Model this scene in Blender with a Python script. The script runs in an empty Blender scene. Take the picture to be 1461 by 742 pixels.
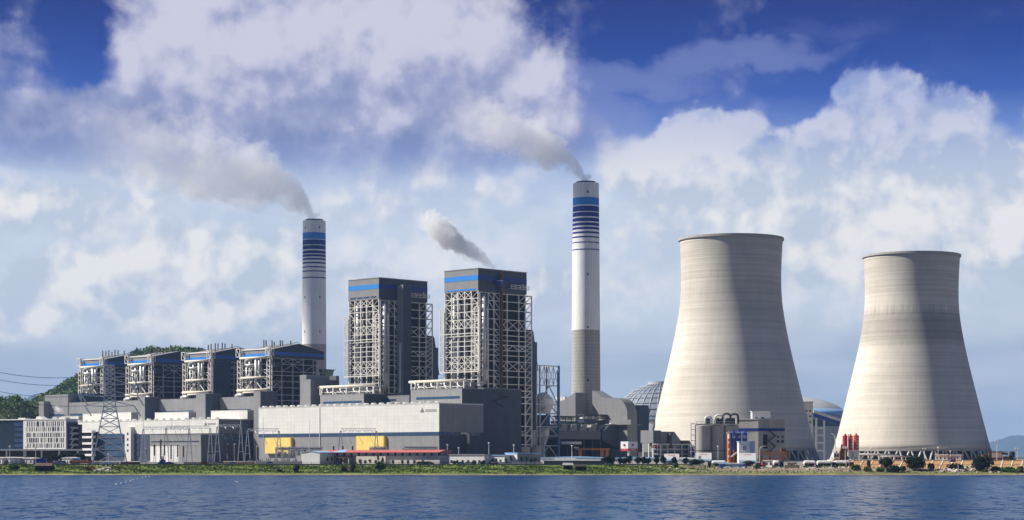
import bpy, math, random
import numpy as np
from mathutils import Vector
R = math.radians
random.seed(7)
rng = np.random.default_rng(11)
SC = bpy.context.scene
COL = SC.collection
# ------------------------------------------------------------ camera, sky, sun, exposure
F, CX, HY, EYE, G = 2800.0, 730.5, 652.0, 9.0, 6.0
cd = bpy.data.cameras.new('camera'); cam = bpy.data.objects.new('camera', cd); COL.objects.link(cam)
cam.location = (0, 0, EYE); cam.rotation_euler = (R(90), 0, 0)
cd.sensor_width = 36; cd.sensor_fit = 'HORIZONTAL'; cd.lens = 36 * F / 1461
cd.shift_y = (HY - 371) / 1461; cd.clip_start = 1; cd.clip_end = 90000
SC.camera = cam
SC.view_settings.view_transform = 'Standard'; SC.view_settings.look = 'None'
SC.view_settings.exposure = 0.5; SC.view_settings.gamma = 1.0
SC.view_settings.use_curve_mapping = False
try:
    SC.cycles.volume_max_steps = 512; SC.cycles.volume_step_rate = 0.2
    SC.cycles.max_bounces = 16; SC.cycles.diffuse_bounces = 4; SC.cycles.glossy_bounces = 4; SC.cycles.volume_bounces = 14; SC.cycles.transparent_max_bounces = 8
except Exception: pass
SUN_EL = R(42); SUN_H = Vector((-0.996, 0.07, 0)).normalized()      # where the sun stands
SUN = Vector((SUN_H.x * math.cos(SUN_EL), SUN_H.y * math.cos(SUN_EL), math.sin(SUN_EL)))
sd = bpy.data.lights.new('sun', 'SUN'); so = bpy.data.objects.new('sun', sd); COL.objects.link(so)
sd.energy = 5.0; sd.angle = R(0.5); sd.color = (1.0, 0.94, 0.84)
so.rotation_euler = SUN.to_track_quat('Z', 'Y').to_euler(); so.location = (-400, 300, 600)

def lin(*c):
    o = []
    for x in c:
        x /= 255.0
        o.append(x / 12.92 if x <= .04045 else ((x + .055) / 1.055) ** 2.4)
    return tuple(o) + (1.0,)

class NT:                                                            # little node-tree writer
    def __init__(s, tree): s.t = tree; s.n = tree.nodes; s.l = tree.links
    def put(s, sock, v):
        if isinstance(v, bpy.types.NodeSocket): s.l.new(v, sock)
        elif isinstance(v, (tuple, list)) and len(v) == 3 and sock.type == 'RGBA': sock.default_value = tuple(v) + (1,)
        else: sock.default_value = v
    def m(s, op, a, b=None, c=None, clamp=False):
        n = s.n.new('ShaderNodeMath'); n.operation = op; n.use_clamp = clamp
        for i, v in enumerate((a, b, c)):
            if v is not None: s.put(n.inputs[i], v)
        return n.outputs[0]
    def vm(s, op, a, b=None, out=0):
        n = s.n.new('ShaderNodeVectorMath'); n.operation = op
        s.put(n.inputs[0], a)
        if b is not None: s.put(n.inputs[1], b)
        return n.outputs[out]
    def mix(s, f, a, b, mode='MIX'):
        n = s.n.new('ShaderNodeMix'); n.data_type = 'RGBA'; n.blend_type = mode
        s.put(n.inputs[0], f); s.put(n.inputs[6], a); s.put(n.inputs[7], b)
        return n.outputs[2]
    def noise(s, vec, scale, detail=4, rough=.5, dist=0.0, out=0):
        n = s.n.new('ShaderNodeTexNoise')
        if vec is not None: s.put(n.inputs['Vector'], vec)
        n.inputs['Scale'].default_value = scale; n.inputs['Detail'].default_value = detail
        n.inputs['Roughness'].default_value = rough; n.inputs['Distortion'].default_value = dist
        return n.outputs[out]
    def smooth(s, v, a, b, lo=0.0, hi=1.0):
        n = s.n.new('ShaderNodeMapRange'); n.interpolation_type = 'SMOOTHSTEP'
        s.put(n.inputs[0], v)
        for i, x in zip((1, 2, 3, 4), (a, b, lo, hi)): n.inputs[i].default_value = x
        return n.outputs[0]
    def maprange(s, v, a, b, lo=0.0, hi=1.0):
        n = s.n.new('ShaderNodeMapRange'); s.put(n.inputs[0], v)
        for i, x in zip((1, 2, 3, 4), (a, b, lo, hi)): n.inputs[i].default_value = x
        return n.outputs[0]
    def ramp(s, f, stops, interp='LINEAR'):
        n = s.n.new('ShaderNodeValToRGB'); s.put(n.inputs[0], f); cr = n.color_ramp; cr.interpolation = interp
        while len(cr.elements) < len(stops): cr.elements.new(0.5)
        for e, (p, c) in zip(cr.elements, stops):
            e.position = p; e.color = tuple(c) if len(c) == 4 else tuple(c) + (1,)
        return n.outputs[0]
    def comb(s, x, y, z):
        n = s.n.new('ShaderNodeCombineXYZ')
        for i, v in enumerate((x, y, z)): s.put(n.inputs[i], v)
        return n.outputs[0]
    def sep(s, v):
        n = s.n.new('ShaderNodeSeparateXYZ'); s.put(n.inputs[0], v); return n.outputs

def build_world():
    w = bpy.data.worlds.new('World'); SC.world = w; w.use_nodes = True
    t = NT(w.node_tree); t.n.clear()
    out = t.n.new('ShaderNodeOutputWorld'); bg = t.n.new('ShaderNodeBackground')
    tc = t.n.new('ShaderNodeTexCoord'); d = tc.outputs['Generated']
    x, y, z = t.sep(d)
    az = t.m('ARCTAN2', x, y); el = t.m('ARCSINE', z)                # true sky directions: azimuth and elevation
    sky = t.n.new('ShaderNodeTexSky'); sky.sky_type = 'NISHITA'; sky.sun_disc = False
    sky.sun_elevation = SUN_EL; sky.sun_rotation = math.atan2(SUN_H.x, SUN_H.y); sky.altitude = 0
    sky.air_density = 1.0; sky.dust_density = 0.6; sky.ozone_density = 2.0
    # clear air between the clouds, by elevation
    K = 1 / 0.30
    E = lambda py: math.atan((HY - py) / F)
    stops = [(0, lin(184, 197, 214)), (E(600) * K, lin(180, 194, 212)), (E(500) * K, lin(186, 198, 216)), (E(420) * K, lin(196, 207, 223)),
             (E(330) * K, lin(190, 204, 228)), (E(255) * K, lin(172, 190, 226)), (E(200) * K, lin(112, 142, 208)), (E(140) * K, lin(50, 88, 176)),
             (E(80) * K, lin(26, 63, 152)), (E(0) * K, lin(14, 44, 126)), (0.98, lin(30, 70, 160))]
    band = t.ramp(t.m('MULTIPLY', el, K, clamp=True), stops)
    # warp the directions so that blobs get billowing edges
    w1 = t.noise(d, 11, 8, .60, 0.2, out=1)
    w2 = t.noise(d, 48, 5, .58, 0.0, out=1)
    wx, wy, wz = t.sep(t.vm('SUBTRACT', w1, (.5, .5, .5)))
    vx, vy, vz = t.sep(t.vm('SUBTRACT', w2, (.5, .5, .5)))
    A = t.m('ADD', az, t.m('ADD', t.m('MULTIPLY', wx, .075), t.m('MULTIPLY', vx, .016)))
    Ee = t.m('ADD', el, t.m('ADD', t.m('MULTIPLY', wy, .060), t.m('MULTIPLY', vy, .016)))
    def blob(px, py, rx, ry, wt, a=A, e=Ee, p=1.0):
        a0 = math.atan((px - CX) / F); e0 = E(py)
        u = t.m('MULTIPLY', t.m('SUBTRACT', a, a0), F / rx); v = t.m('MULTIPLY', t.m('SUBTRACT', e, e0), F / ry)
        r2 = t.m('ADD', t.m('MULTIPLY', u, u), t.m('MULTIPLY', v, v))
        return t.m('MULTIPLY', t.m('SUBTRACT', 1.0, r2, clamp=True), wt)
    def total(lst, **k):
        s = None
        for b in lst:
            o = blob(*b, **k); s = o if s is None else t.m('ADD', s, o)
        return s
    fb = t.noise(d, 23, 10, .57, .10)
    fb2 = t.noise(t.vm('ADD', d, (SUN.x * .012, 0, .013)), 23, 10, .57, .10)      # the same field a step sunward
    def billow(v):                                                   # rounded cauliflower heads, two sizes
        o = None
        for sc, am in ((46, .15), (110, .12)):
            n = t.n.new('ShaderNodeTexVoronoi'); n.feature = 'SMOOTH_F1'; n.inputs['Smoothness'].default_value = .35
            t.put(n.inputs['Vector'], v); n.inputs['Scale'].default_value = sc
            q = t.m('MULTIPLY', t.m('SUBTRACT', .42, n.outputs['Distance']), am); o = q if o is None else t.m('ADD', o, q)
        return o
    wob = t.vm('MULTIPLY', t.vm('SUBTRACT', w2, (.5, .5, .5)), (.012, .012, .012))
    fb = t.m('ADD', fb, billow(t.vm('ADD', d, wob)))
    fb2 = t.m('ADD', fb2, billow(t.vm('ADD', t.vm('ADD', d, wob), (SUN.x * .008, 0, .009))))
    relief = t.m('SUBTRACT', fb, fb2)
    # --- layer 1: the high grey-lilac bank
    c1 = total([(280, 80, 150, 130, .5), (380, 60, 230, 170, 1.1), (540, 80, 260, 170, 1.2), (660, 140, 190, 130, .8), (180, 215, 300, 60, .7),
                (330, 205, 420, 90, .9), (40, 185, 200, 75, .7), (640, 205, 320, 75, .7), (10, 95, 100, 45, .4)])
    c1 = t.smooth(t.m('ADD', c1, t.m('MULTIPLY', t.m('SUBTRACT', fb, .5), 1.3)), .04, .78)
    c1 = t.m('MULTIPLY', c1, t.smooth(el, E(290), E(175)))
    lo = t.noise(d, 10, 6, .58)
    dk = t.m('ADD', t.m('MULTIPLY', t.smooth(el, E(60), E(235)), .72), t.m('MULTIPLY', t.m('SUBTRACT', lo, .44), 1.0))
    dk = t.m('ADD', dk, t.m('ADD', t.m('MULTIPLY', t.smooth(az, math.atan((330 - CX) / F), math.atan((60 - CX) / F)), .24), t.m('MULTIPLY', relief, -2.4)), clamp=True)
    col1 = t.ramp(dk, [(0, lin(212, 211, 228)), (.22, lin(197, 198, 220)), (.55, lin(162, 167, 202)), (1, lin(128, 140, 184))])
    # --- layer 2: the cumulus on the right and low on the left
    c2 = total([(1262, 128, 70, 50, .7), (1290, 200, 150, 95, .9), (1210, 275, 210, 100, .8), (1420, 240, 150, 110, .9), (1350, 320, 330, 120, .9),
                (985, 180, 60, 50, .6), (1030, 215, 110, 60, .8), (950, 250, 160, 80, .8), (1100, 340, 260, 80, .6),
                (120, 440, 130, 62, .95), (225, 405, 100, 50, .85), (330, 400, 150, 75, .95), (25, 450, 100, 60, .9), (90, 350, 200, 60, .55), (160, 290, 260, 70, .6), (60, 400, 60, 30, .5), (400, 345, 80, 40, .6), (250, 470, 160, 40, .5),
                (515, 388, 62, 26, 1.0), (775, 420, 48, 44, .8), (1462, 372, 36, 42, .8), (570, 290, 240, 70, .55), (650, 400, 90, 60, .35), (880, 400, 120, 110, .35)])
    c2 = t.smooth(t.m('ADD', c2, t.m('MULTIPLY', t.m('SUBTRACT', fb, .5), 1.35)), .20, .66)
    top = t.smooth(el, E(300), E(120))
    white = t.mix(top, lin(243, 241, 239), lin(193, 199, 226))
    greyb = t.mix(top, lin(196, 206, 223), lin(150, 166, 212))
    lit = t.m('ADD', t.m('MULTIPLY', relief, 5.5), t.m('ADD', .42, t.m('MULTIPLY', t.m('SUBTRACT', t.noise(d, 9, 3, .5), .5), 1.5)), clamp=True)
    col2 = t.mix(lit, greyb, white)
    # --- layer 3: thin pale veil under the bank, dull stratus near the ground
    veil = t.m('MULTIPLY', t.smooth(el, E(215), E(300)), t.smooth(el, E(520), E(440)))
    veil = t.m('MULTIPLY', veil, t.maprange(t.noise(t.vm('MULTIPLY', d, (1, 1, 2.4)), 14, 6, .55), .35, .65, .25, .95), clamp=True)
    st = t.noise(t.vm('MULTIPLY', d, (1, 1, 6)), 10, 5, .5)
    stc = t.mix(t.smooth(st, .35, .65), lin(172, 186, 207), lin(198, 208, 222))
    strat = t.m('MULTIPLY', t.smooth(el, E(440), E(510)), .7)
    # --- layer 4: purple wisps in the blue
    wv = t.noise(t.vm('MULTIPLY', d, (1, 1, 3.0)), 22, 7, .6, .4)
    wb = total([(1070, 90, 170, 26, .8), (860, 120, 190, 30, .8), (820, 195, 130, 50, .8), (960, 150, 300, 70, .35), (760, 150, 120, 50, .7), (1250, 60, 200, 30, .2)])
    wsp = t.m('MULTIPLY', t.smooth(t.m('ADD', wb, t.m('SUBTRACT', wv, .5)), .0, .9), .48)
    c = t.mix(strat, band, stc)
    c = t.mix(veil, c, t.mix(lit, lin(212, 221, 235), lin(238, 239, 242)))
    c = t.mix(wsp, c, lin(138, 150, 204))
    c = t.mix(t.m('MULTIPLY', c2, .93), c, col2)
    c = t.mix(t.m('MULTIPLY', c1, .95), c, col1)
    c = t.vm('MULTIPLY', c, (10.0, 10.0, 10.0))                      # the Background works near 0.1
    hi = t.mix(t.smooth(t.noise(d, 3.2, 6, .6), .48, .70, 0, .55), sky.outputs[0], (6.5, 6.8, 7.4))
    hi = t.mix(0.45, hi, (0.8, 2.0, 5.0)); hi = t.vm('MULTIPLY', hi, (.62, .56, .52))
    clear = t.vm('MULTIPLY', t.mix(.35, sky.outputs[0], (0.7, 1.8, 4.6)), (.24, .32, .47))          # clear air behind and beside us
    fin = t.mix(t.smooth(el, .25, .50), c, hi)
    side = t.m('MAXIMUM', t.smooth(az, .42, .85), t.smooth(az, -.42, -.85))
    fin = t.mix(side, fin, t.mix(t.smooth(el, -.05, .0), (.22, .30, .42), clear))
    t.put(bg.inputs[0], fin); bg.inputs[1].default_value = 0.0707
    t.l.new(bg.outputs[0], out.inputs[0])
build_world()

# ------------------------------------------------------------ plant grid: u along the halls (towards us, right), v away
UD = (0.718, -0.696); VD = (0.696, 0.718); OX, OY = -23.0, 1333.0
TH = math.atan2(UD[1], UD[0])
def wp(u, v): return (OX + UD[0] * u + VD[0] * v, OY + UD[1] * u + VD[1] * v)
def ufor(px, v):
    k = (px - CX) / F
    return (k * (OY + VD[1] * v) - OX - VD[0] * v) / (UD[0] - UD[1] * k)
def vfor(px, u):
    k = (px - CX) / F
    return (k * (OY + UD[1] * u) - OX - UD[0] * u) / (VD[0] - VD[1] * k)
def zat(py, u, v): return EYE + (HY - py) * wp(u, v)[1] / F
def uvof(px, Y):
    dx, dy = (px - CX) * Y / F - OX, Y - OY
    return dx * UD[0] + dy * UD[1], dx * VD[0] + dy * VD[1]
def gz(x, Y):                                                         # height of the made ground
    if Y < 1008: return bank_z(x, Y)
    if x > 96 and Y < 1042: return 3.4
    return 5.0 if Y < 1062 else (G if Y > 1090 else 5.0 + (Y - 1062) / 28.0)
def xat(px, Y): return (px - CX) * Y / F
def zy(py, Y): return EYE + (HY - py) * Y / F
def wuv(u, v, z): p = wp(u, v); return (p[0], p[1], z)

# ------------------------------------------------------------ materials
MATS = {}
def mat(name, col, rough=.75, metal=0.0, var=.16, scale=.12, streak=0.0, panel=None, bump=0.0, spec=.3, emit=None):
    m = bpy.data.materials.new(name); m.use_nodes = True; t = NT(m.node_tree)
    b = t.n['Principled BSDF']
    b.inputs['Roughness'].default_value = rough; b.inputs['Metallic'].default_value = metal
    try: b.inputs['Specular IOR Level'].default_value = spec
    except Exception: pass
    tc = t.n.new('ShaderNodeTexCoord'); o = tc.outputs['Object']
    n = t.noise(o, scale, 5, .6); n2 = t.noise(o, scale * 9, 3, .6)
    f = t.maprange(t.m('ADD', t.m('MULTIPLY', n, .65), t.m('MULTIPLY', n2, .35)), .3, .7, 1 - var, 1 + var)
    if streak:
        sv = t.noise(t.vm('MULTIPLY', o, (1, 1, .06)), .55, 4, .6)
        f = t.m('MULTIPLY', f, t.maprange(sv, .35, .7, 1 + streak * .4, 1 - streak))
    if panel:
        x, y, z = t.sep(o)
        br = t.n.new('ShaderNodeTexBrick'); t.put(br.inputs['Vector'], t.comb(t.m('SUBTRACT', x, y), z, 0))
        br.offset = 0.0; br.inputs['Scale'].default_value = 1.0
        br.inputs['Brick Width'].default_value = panel[0]; br.inputs['Row Height'].default_value = panel[1]
        br.inputs['Mortar Size'].default_value = panel[2]
        br.inputs['Color1'].default_value = (1, 1, 1, 1); br.inputs['Color2'].default_value = (.94, .94, .94, 1)
        br.inputs['Mortar'].default_value = (panel[3],) * 3 + (1,)
        cc = t.mix(1.0, t.vm('MULTIPLY', br.outputs['Color'], col), t.comb(f, f, f), 'MULTIPLY')
    else:
        cc = t.mix(1.0, tuple(col), t.comb(f, f, f), 'MULTIPLY')
    t.put(b.inputs['Base Color'], cc)
    if bump:
        bn = t.n.new('ShaderNodeBump'); bn.inputs['Strength'].default_value = bump; bn.inputs['Distance'].default_value = .4
        t.put(bn.inputs['Height'], n2); t.l.new(bn.outputs[0], b.inputs['Normal'])
    MATS[name] = m; return m
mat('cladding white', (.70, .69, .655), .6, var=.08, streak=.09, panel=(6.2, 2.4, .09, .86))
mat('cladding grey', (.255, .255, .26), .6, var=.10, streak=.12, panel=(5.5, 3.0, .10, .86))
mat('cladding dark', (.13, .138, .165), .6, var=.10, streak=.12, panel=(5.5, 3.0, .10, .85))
mat('cladding slate', (.055, .068, .10), .6, var=.12, streak=.14, panel=(5.5, 3.0, .10, .82))  # dark walls, and right-hand faces with their shade put into the colour
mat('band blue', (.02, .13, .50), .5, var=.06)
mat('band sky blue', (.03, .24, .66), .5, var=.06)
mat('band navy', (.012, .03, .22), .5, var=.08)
mat('glass dark', (.018, .03, .05), .15, var=.35, scale=.5, spec=.6)
mat('glass blue', (.03, .07, .14), .15, var=.4, scale=.4, spec=.6)
mat('steel white', (.74, .71, .655), .55, var=.14, scale=.3, streak=.12)
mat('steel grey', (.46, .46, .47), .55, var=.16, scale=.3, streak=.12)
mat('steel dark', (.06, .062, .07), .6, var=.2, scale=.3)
mat('steel galvanised', (.68, .685, .69), .5, .1, var=.14, scale=.4)
mat('steel blue', (.06, .17, .34), .5, var=.15)
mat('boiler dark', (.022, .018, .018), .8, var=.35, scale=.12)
mat('boiler grey', (.10, .095, .095), .7, var=.3, scale=.12)
mat('casing blue', (.045, .075, .13), .6, var=.15, streak=.15, panel=(4, 4, .1, .8))
mat('pipe silver', (.58, .57, .55), .4, .25, var=.12, scale=.4)
mat('pipe cream', (.70, .63, .52), .6, var=.10, scale=.3, streak=.1)
mat('concrete', (.42, .395, .36), .85, var=.12, scale=.15, streak=.18)
mat('concrete pale', (.56, .54, .50), .85, var=.12, scale=.2, streak=.15)
mat('roof grey', (.30, .30, .30), .8, var=.18)
mat('paint white', (.74, .73, .70), .6, var=.10, scale=.3, streak=.10)
mat('paint cream', (.68, .63, .53), .7, var=.08, scale=.3, streak=.12)
mat('paint yellow', (.84, .61, .17), .65, var=.12, streak=.16)
mat('paint orange', (.52, .19, .035), .6, var=.18, scale=.4)
mat('paint red', (.52, .05, .045), .55, var=.14, scale=.4)
mat('paint crimson', (.36, .035, .04), .55, var=.2, scale=.35, streak=.15)
mat('paint blue', (.022, .06, .30), .5, var=.14, scale=.4)
mat('paint pale blue', (.32, .47, .66), .6, var=.10, scale=.4)
mat('roof red', (.56, .15, .125), .6, var=.10, scale=.3)
mat('roof blue', (.28, .47, .74), .5, var=.08, scale=.3)
mat('emblem grey', (.22, .21, .20), .7, var=.05)
mat('rust brown', (.16, .075, .03), .85, var=.35, scale=.5)
mat('timber dark', (.05, .036, .028), .9, var=.3, scale=.6)
mat('timber tan', (.48, .34, .19), .85, var=.25, scale=.6)
mat('tarp blue', (.10, .33, .70), .6, var=.2, scale=.8)
mat('rubber', (.02, .02, .02), .85)
mat('rock', (.36, .32, .28), .9, var=.3, scale=.8)
mat('rock pale', (.62, .55, .47), .9, var=.2, scale=.8)
mat('trunk', (.10, .075, .05), .9, var=.3, scale=2)
mat('insulator', (.05, .032, .028), .5)
mat('wire', (.13, .13, .14), .6)
mat('wall stone', (.20, .185, .165), .9, var=.3, scale=.5)
mat('buoy', (.8, .78, .74), .5)
def leafmat(name, c1, c2, c3, scale=.25):
    m = bpy.data.materials.new(name); m.use_nodes = True; t = NT(m.node_tree); b = t.n['Principled BSDF']
    tc = t.n.new('ShaderNodeTexCoord'); geo = t.n.new('ShaderNodeNewGeometry')
    n = t.noise(tc.outputs['Object'], scale, 4, .6)
    f = t.m('ADD', t.m('MULTIPLY', n, .8), t.m('MULTIPLY', geo.outputs['Random Per Island'], .45))
    t.put(b.inputs['Base Color'], t.ramp(f, [(.35, c1), (.62, c2), (.85, c3)]))
    b.inputs['Roughness'].default_value = .7
    try: b.inputs['Specular IOR Level'].default_value = .15
    except Exception: pass
    MATS[name] = m
leafmat('leaf dark', (.008, .018, .007), (.016, .036, .012), (.035, .062, .018))
leafmat('leaf green', (.022, .062, .012), (.05, .12, .02), (.11, .19, .03))
leafmat('leaf olive', (.045, .07, .014), (.10, .13, .028), (.19, .20, .05))
leafmat('leaf forest', (.025, .065, .012), (.075, .15, .022), (.19, .24, .05), .02)
leafmat('grass blades', (.035, .075, .008), (.09, .155, .014), (.22, .25, .04), .06)
leafmat('twig brown', (.03, .02, .012), (.06, .04, .022), (.11, .08, .04))

# ------------------------------------------------------------ mesh writer and object tree
class MB:
    def __init__(s): s.v = []; s.f = []; s.mi = []
    def add(s, verts, faces, m=0):
        b = len(s.v); s.v += [tuple(p) for p in verts]
        for f in faces: s.f.append(tuple(i + b for i in f)); s.mi.append(m)
        return s
    def box(s, x0, x1, y0, y1, z0, z1, m=0):
        v = [(x0, y0, z0), (x1, y0, z0), (x1, y1, z0), (x0, y1, z0), (x0, y0, z1), (x1, y0, z1), (x1, y1, z1), (x0, y1, z1)]
        return s.add(v, [(3, 2, 1, 0), (4, 5, 6, 7), (0, 1, 5, 4), (1, 2, 6, 5), (2, 3, 7, 6), (3, 0, 4, 7)], m)
    def beam(s, p, q, w=.5, m=0, h=None):
        p, q = Vector(p), Vector(q); d = q - p
        if d.length < 1e-6: return s
        d.normalize(); up = Vector((0, 0, 1)) if abs(d.z) < .95 else Vector((1, 0, 0))
        a = d.cross(up).normalized(); b = a.cross(d).normalized(); a *= w / 2; b *= (h or w) / 2
        v = [p - a - b, p + a - b, p + a + b, p - a + b, q - a - b, q + a - b, q + a + b, q - a + b]
        return s.add(v, [(0, 3, 2, 1), (4, 5, 6, 7), (0, 1, 5, 4), (1, 2, 6, 5), (2, 3, 7, 6), (3, 0, 4, 7)], m)
    def cyl(s, p, q, r, n=10, m=0, r2=None, caps=True):
        p, q = Vector(p), Vector(q); d = (q - p).normalized(); r2 = r if r2 is None else r2
        up = Vector((0, 0, 1)) if abs(d.z) < .95 else Vector((1, 0, 0))
        a = d.cross(up).normalized(); b = d.cross(a).normalized(); v = []
        for c, rr in ((p, r), (q, r2)):
            for i in range(n):
                t = 2 * math.pi * i / n; v.append(c + a * (rr * math.cos(t)) + b * (rr * math.sin(t)))
        f = [(i, i + n, (i + 1) % n + n, (i + 1) % n) for i in range(n)]
        if caps: f += [tuple(range(n)), tuple(range(2 * n - 1, n - 1, -1))]
        return s.add(v, f, m)
    def tube(s, pts, r, n=8, m=0):
        pts = [Vector(p) for p in pts]; v = []
        for i, p in enumerate(pts):
            d = (pts[min(i + 1, len(pts) - 1)] - pts[max(i - 1, 0)]).normalized()
            up = Vector((0, 0, 1)) if abs(d.z) < .9 else Vector((1, 0, 0))
            if i == 0: a = d.cross(up).normalized()
            else: a = (a - d * a.dot(d)).normalized()
            b = d.cross(a); rr = r[i] if isinstance(r, (list, tuple)) else r
            for k in range(n):
                t = 2 * math.pi * k / n; v.append(p + a * (rr * math.cos(t)) + b * (rr * math.sin(t)))
        f = []
        for i in range(len(pts) - 1):
            for k in range(n): f.append((i * n + k, i * n + (k + 1) % n, (i + 1) * n + (k + 1) % n, (i + 1) * n + k))
        f += [tuple(range(n - 1, -1, -1)), tuple(range((len(pts) - 1) * n, len(pts) * n))]
        return s.add(v, f, m)
    def lathe(s, prof, n=32, c=(0, 0), m=0, close=False):
        v = []; f = []
        for r, z in prof:
            for k in range(n):
                t = 2 * math.pi * k / n; v.append((c[0] + r * math.cos(t), c[1] + r * math.sin(t), z))
        P = len(prof)
        for i in range(P if close else P - 1):
            j = (i + 1) % P
            for k in range(n): f.append((i * n + k, i * n + (k + 1) % n, j * n + (k + 1) % n, j * n + k))
        if not close:
            if prof[0][0] > 0: f.append(tuple(range(n - 1, -1, -1)))
            if prof[-1][0] > 0: f.append(tuple(range((P - 1) * n, P * n)))
        return s.add(v, f, m)
    def prism(s, ring, vec, m=0):
        n = len(ring); vec = Vector(vec); a = [Vector(p) for p in ring]; v = a + [p + vec for p in a]
        f = [tuple(range(n)), tuple(range(2 * n - 1, n - 1, -1))] + [(i, i + n, (i + 1) % n + n, (i + 1) % n) for i in range(n)]
        return s.add(v, f, m)
    def leaves(s, c, rad, n, size, m=0, shell=.45, flat=0.0):
        c = np.array(c, float); rad = np.array(rad, float)
        d = rng.normal(size=(n, 3)); d /= np.linalg.norm(d, axis=1)[:, None]
        rr = shell + (1 - shell) * rng.random(n) ** .6
        p = c + d * rad * rr[:, None]
        if flat: p[:, 2] = np.maximum(p[:, 2], c[2] - rad[2] * flat)
        a = rng.normal(size=(n, 3)) + d * .3; a /= np.linalg.norm(a, axis=1)[:, None]
        b = np.cross(a, d + rng.normal(size=(n, 3)) * .6); b /= np.linalg.norm(b, axis=1)[:, None] + 1e-9
        sz = size * (.6 + .8 * rng.random(n))[:, None]
        q = np.stack([p - a * sz, p + b * sz * .7, p + a * sz, p - b * sz * .7], 1).reshape(-1, 3)
        base = len(s.v); s.v += [tuple(x) for x in q.tolist()]
        for i in range(n): s.f.append((base + 4 * i, base + 4 * i + 1, base + 4 * i + 2, base + 4 * i + 3)); s.mi.append(m)
        return s

ORG = {}
def _mesh(name, mb, mats, org, smooth):
    me = bpy.data.meshes.new(name)
    v = np.array(mb.v, float).reshape(-1, 3) - np.array(org, float)
    me.from_pydata(v.tolist(), [], mb.f)
    for k in (mats if isinstance(mats, (list, tuple)) else [mats]): me.materials.append(MATS[k])
    if len(mb.mi) == len(me.polygons): me.polygons.foreach_set('material_index', mb.mi)
    if smooth: me.polygons.foreach_set('use_smooth', [True] * len(me.polygons))
    me.update(); return me
def tag(o, label=None, cat=None, group=None, kind=None):
    if label: o['label'] = label
    if cat: o['category'] = cat
    if group: o['group'] = group
    if kind: o['kind'] = kind
    return o
def place(o, org, frame):
    if frame == 'p': o.location = wuv(org[0], org[1], org[2]); o.rotation_euler = (0, 0, TH)
    else: o.location = org
    ORG[o.name] = tuple(org)
def thing(name, label, cat, org, frame='w', group=None):
    o = bpy.data.objects.new(name, None); COL.objects.link(o); o.empty_display_size = 2
    place(o, org, frame); return tag(o, label, cat, group)
def part(parent, name, mb, mats, label=None, smooth=False, kind=None):
    org = ORG[parent.name]
    o = bpy.data.objects.new(name, _mesh(name, mb, mats, org, smooth)); COL.objects.link(o)
    o.parent = parent; ORG[o.name] = org; return tag(o, label, kind=kind)
def spot(name, label, cat, px, Y, rz=0.0, z=None, group=None):
    x = xat(px, Y); o = bpy.data.objects.new(name, None); COL.objects.link(o); o.empty_display_size = 1
    o.location = (x, Y, gz(x, Y) if z is None else z); o.rotation_euler = (0, 0, R(rz)); ORG[o.name] = (0, 0, 0)
    return tag(o, label, cat, group)
def sspot(name, label, cat, mb, mats, px, Y, rz=0.0, z=None, group=None, smooth=False):
    x = xat(px, Y); o = bpy.data.objects.new(name, _mesh(name, mb, mats, (0, 0, 0), smooth)); COL.objects.link(o)
    o.location = (x, Y, gz(x, Y) if z is None else z); o.rotation_euler = (0, 0, R(rz)); ORG[o.name] = (0, 0, 0)
    return tag(o, label, cat, group)
def solo(name, label, cat, mb, mats, org, frame='w', group=None, smooth=False, kind=None):
    o = bpy.data.objects.new(name, _mesh(name, mb, mats, org, smooth)); COL.objects.link(o)
    place(o, org, frame); return tag(o, label, cat, group, kind)
def struct(name, mb, mats, org=(0, 0, 0), smooth=False, kind='structure'):
    o = bpy.data.objects.new(name, _mesh(name, mb, mats, org, smooth)); COL.objects.link(o)
    o.location = org; return tag(o, kind=kind)
def dup(o, loc=None, rz=None, label=None, parent=None, scale=None):
    c = o.copy(); COL.objects.link(c)
    if parent: c.parent = parent
    if loc is not None: c.location = loc
    if rz is not None: c.rotation_euler = (0, 0, rz)
    if scale is not None: c.scale = scale
    if label: c['label'] = label
    for ch in list(o.children): dup(ch, parent=c)
    return c
ORDN = ['first', 'second', 'third', 'fourth', 'fifth', 'sixth', 'seventh', 'eighth', 'ninth', 'tenth', 'eleventh', 'twelfth', 'thirteenth', 'fourteenth', 'fifteenth', 'sixteenth']
# ------------------------------------------------------------ setting: water, ground, hills, haze
def water_mat():
    m = bpy.data.materials.new('sea water'); m.use_nodes = True; t = NT(m.node_tree); b = t.n['Principled BSDF']
    o = t.n.new('ShaderNodeTexCoord').outputs['Object']
    geo = t.n.new('ShaderNodeNewGeometry')
    def chop(sx, sy, det, amp):                                       # facet tilt of one wave size
        c = t.noise(t.vm('MULTIPLY', o, (sx, sy, 1)), 1.0, det, .6, .3, out=1)
        return t.vm('MULTIPLY', t.vm('SUBTRACT', c, (.5, .5, .5)), (amp * .6, amp, 0))
    tilt = t.vm('ADD', t.vm('ADD', chop(.10, .03, 2, .20), chop(.42, .13, 3, 1.15)), chop(1.8, .8, 2, .9))
    nrm = t.vm('NORMALIZE', t.vm('ADD', geo.outputs['Normal'], tilt))
    t.l.new(nrm, b.inputs['Normal'])
    big = t.noise(t.vm('MULTIPLY', o, (.012, .006, 1)), .8, 3, .5)
    t.put(b.inputs['Base Color'], t.mix(t.smooth(big, .35, .65), (.006, .040, .108), (.010, .054, .138)))
    b.inputs['Roughness'].default_value = .22; b.inputs['IOR'].default_value = 1.16
    try: b.inputs['Specular IOR Level'].default_value = .13
    except Exception: pass
    MATS['sea water'] = m
water_mat()
mb = MB(); mb.box(-9000, 9000, -300, 25000, -3, 0); mb.f = [mb.f[1]]; mb.mi = [0]
struct('water', mb, 'sea water')

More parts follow.
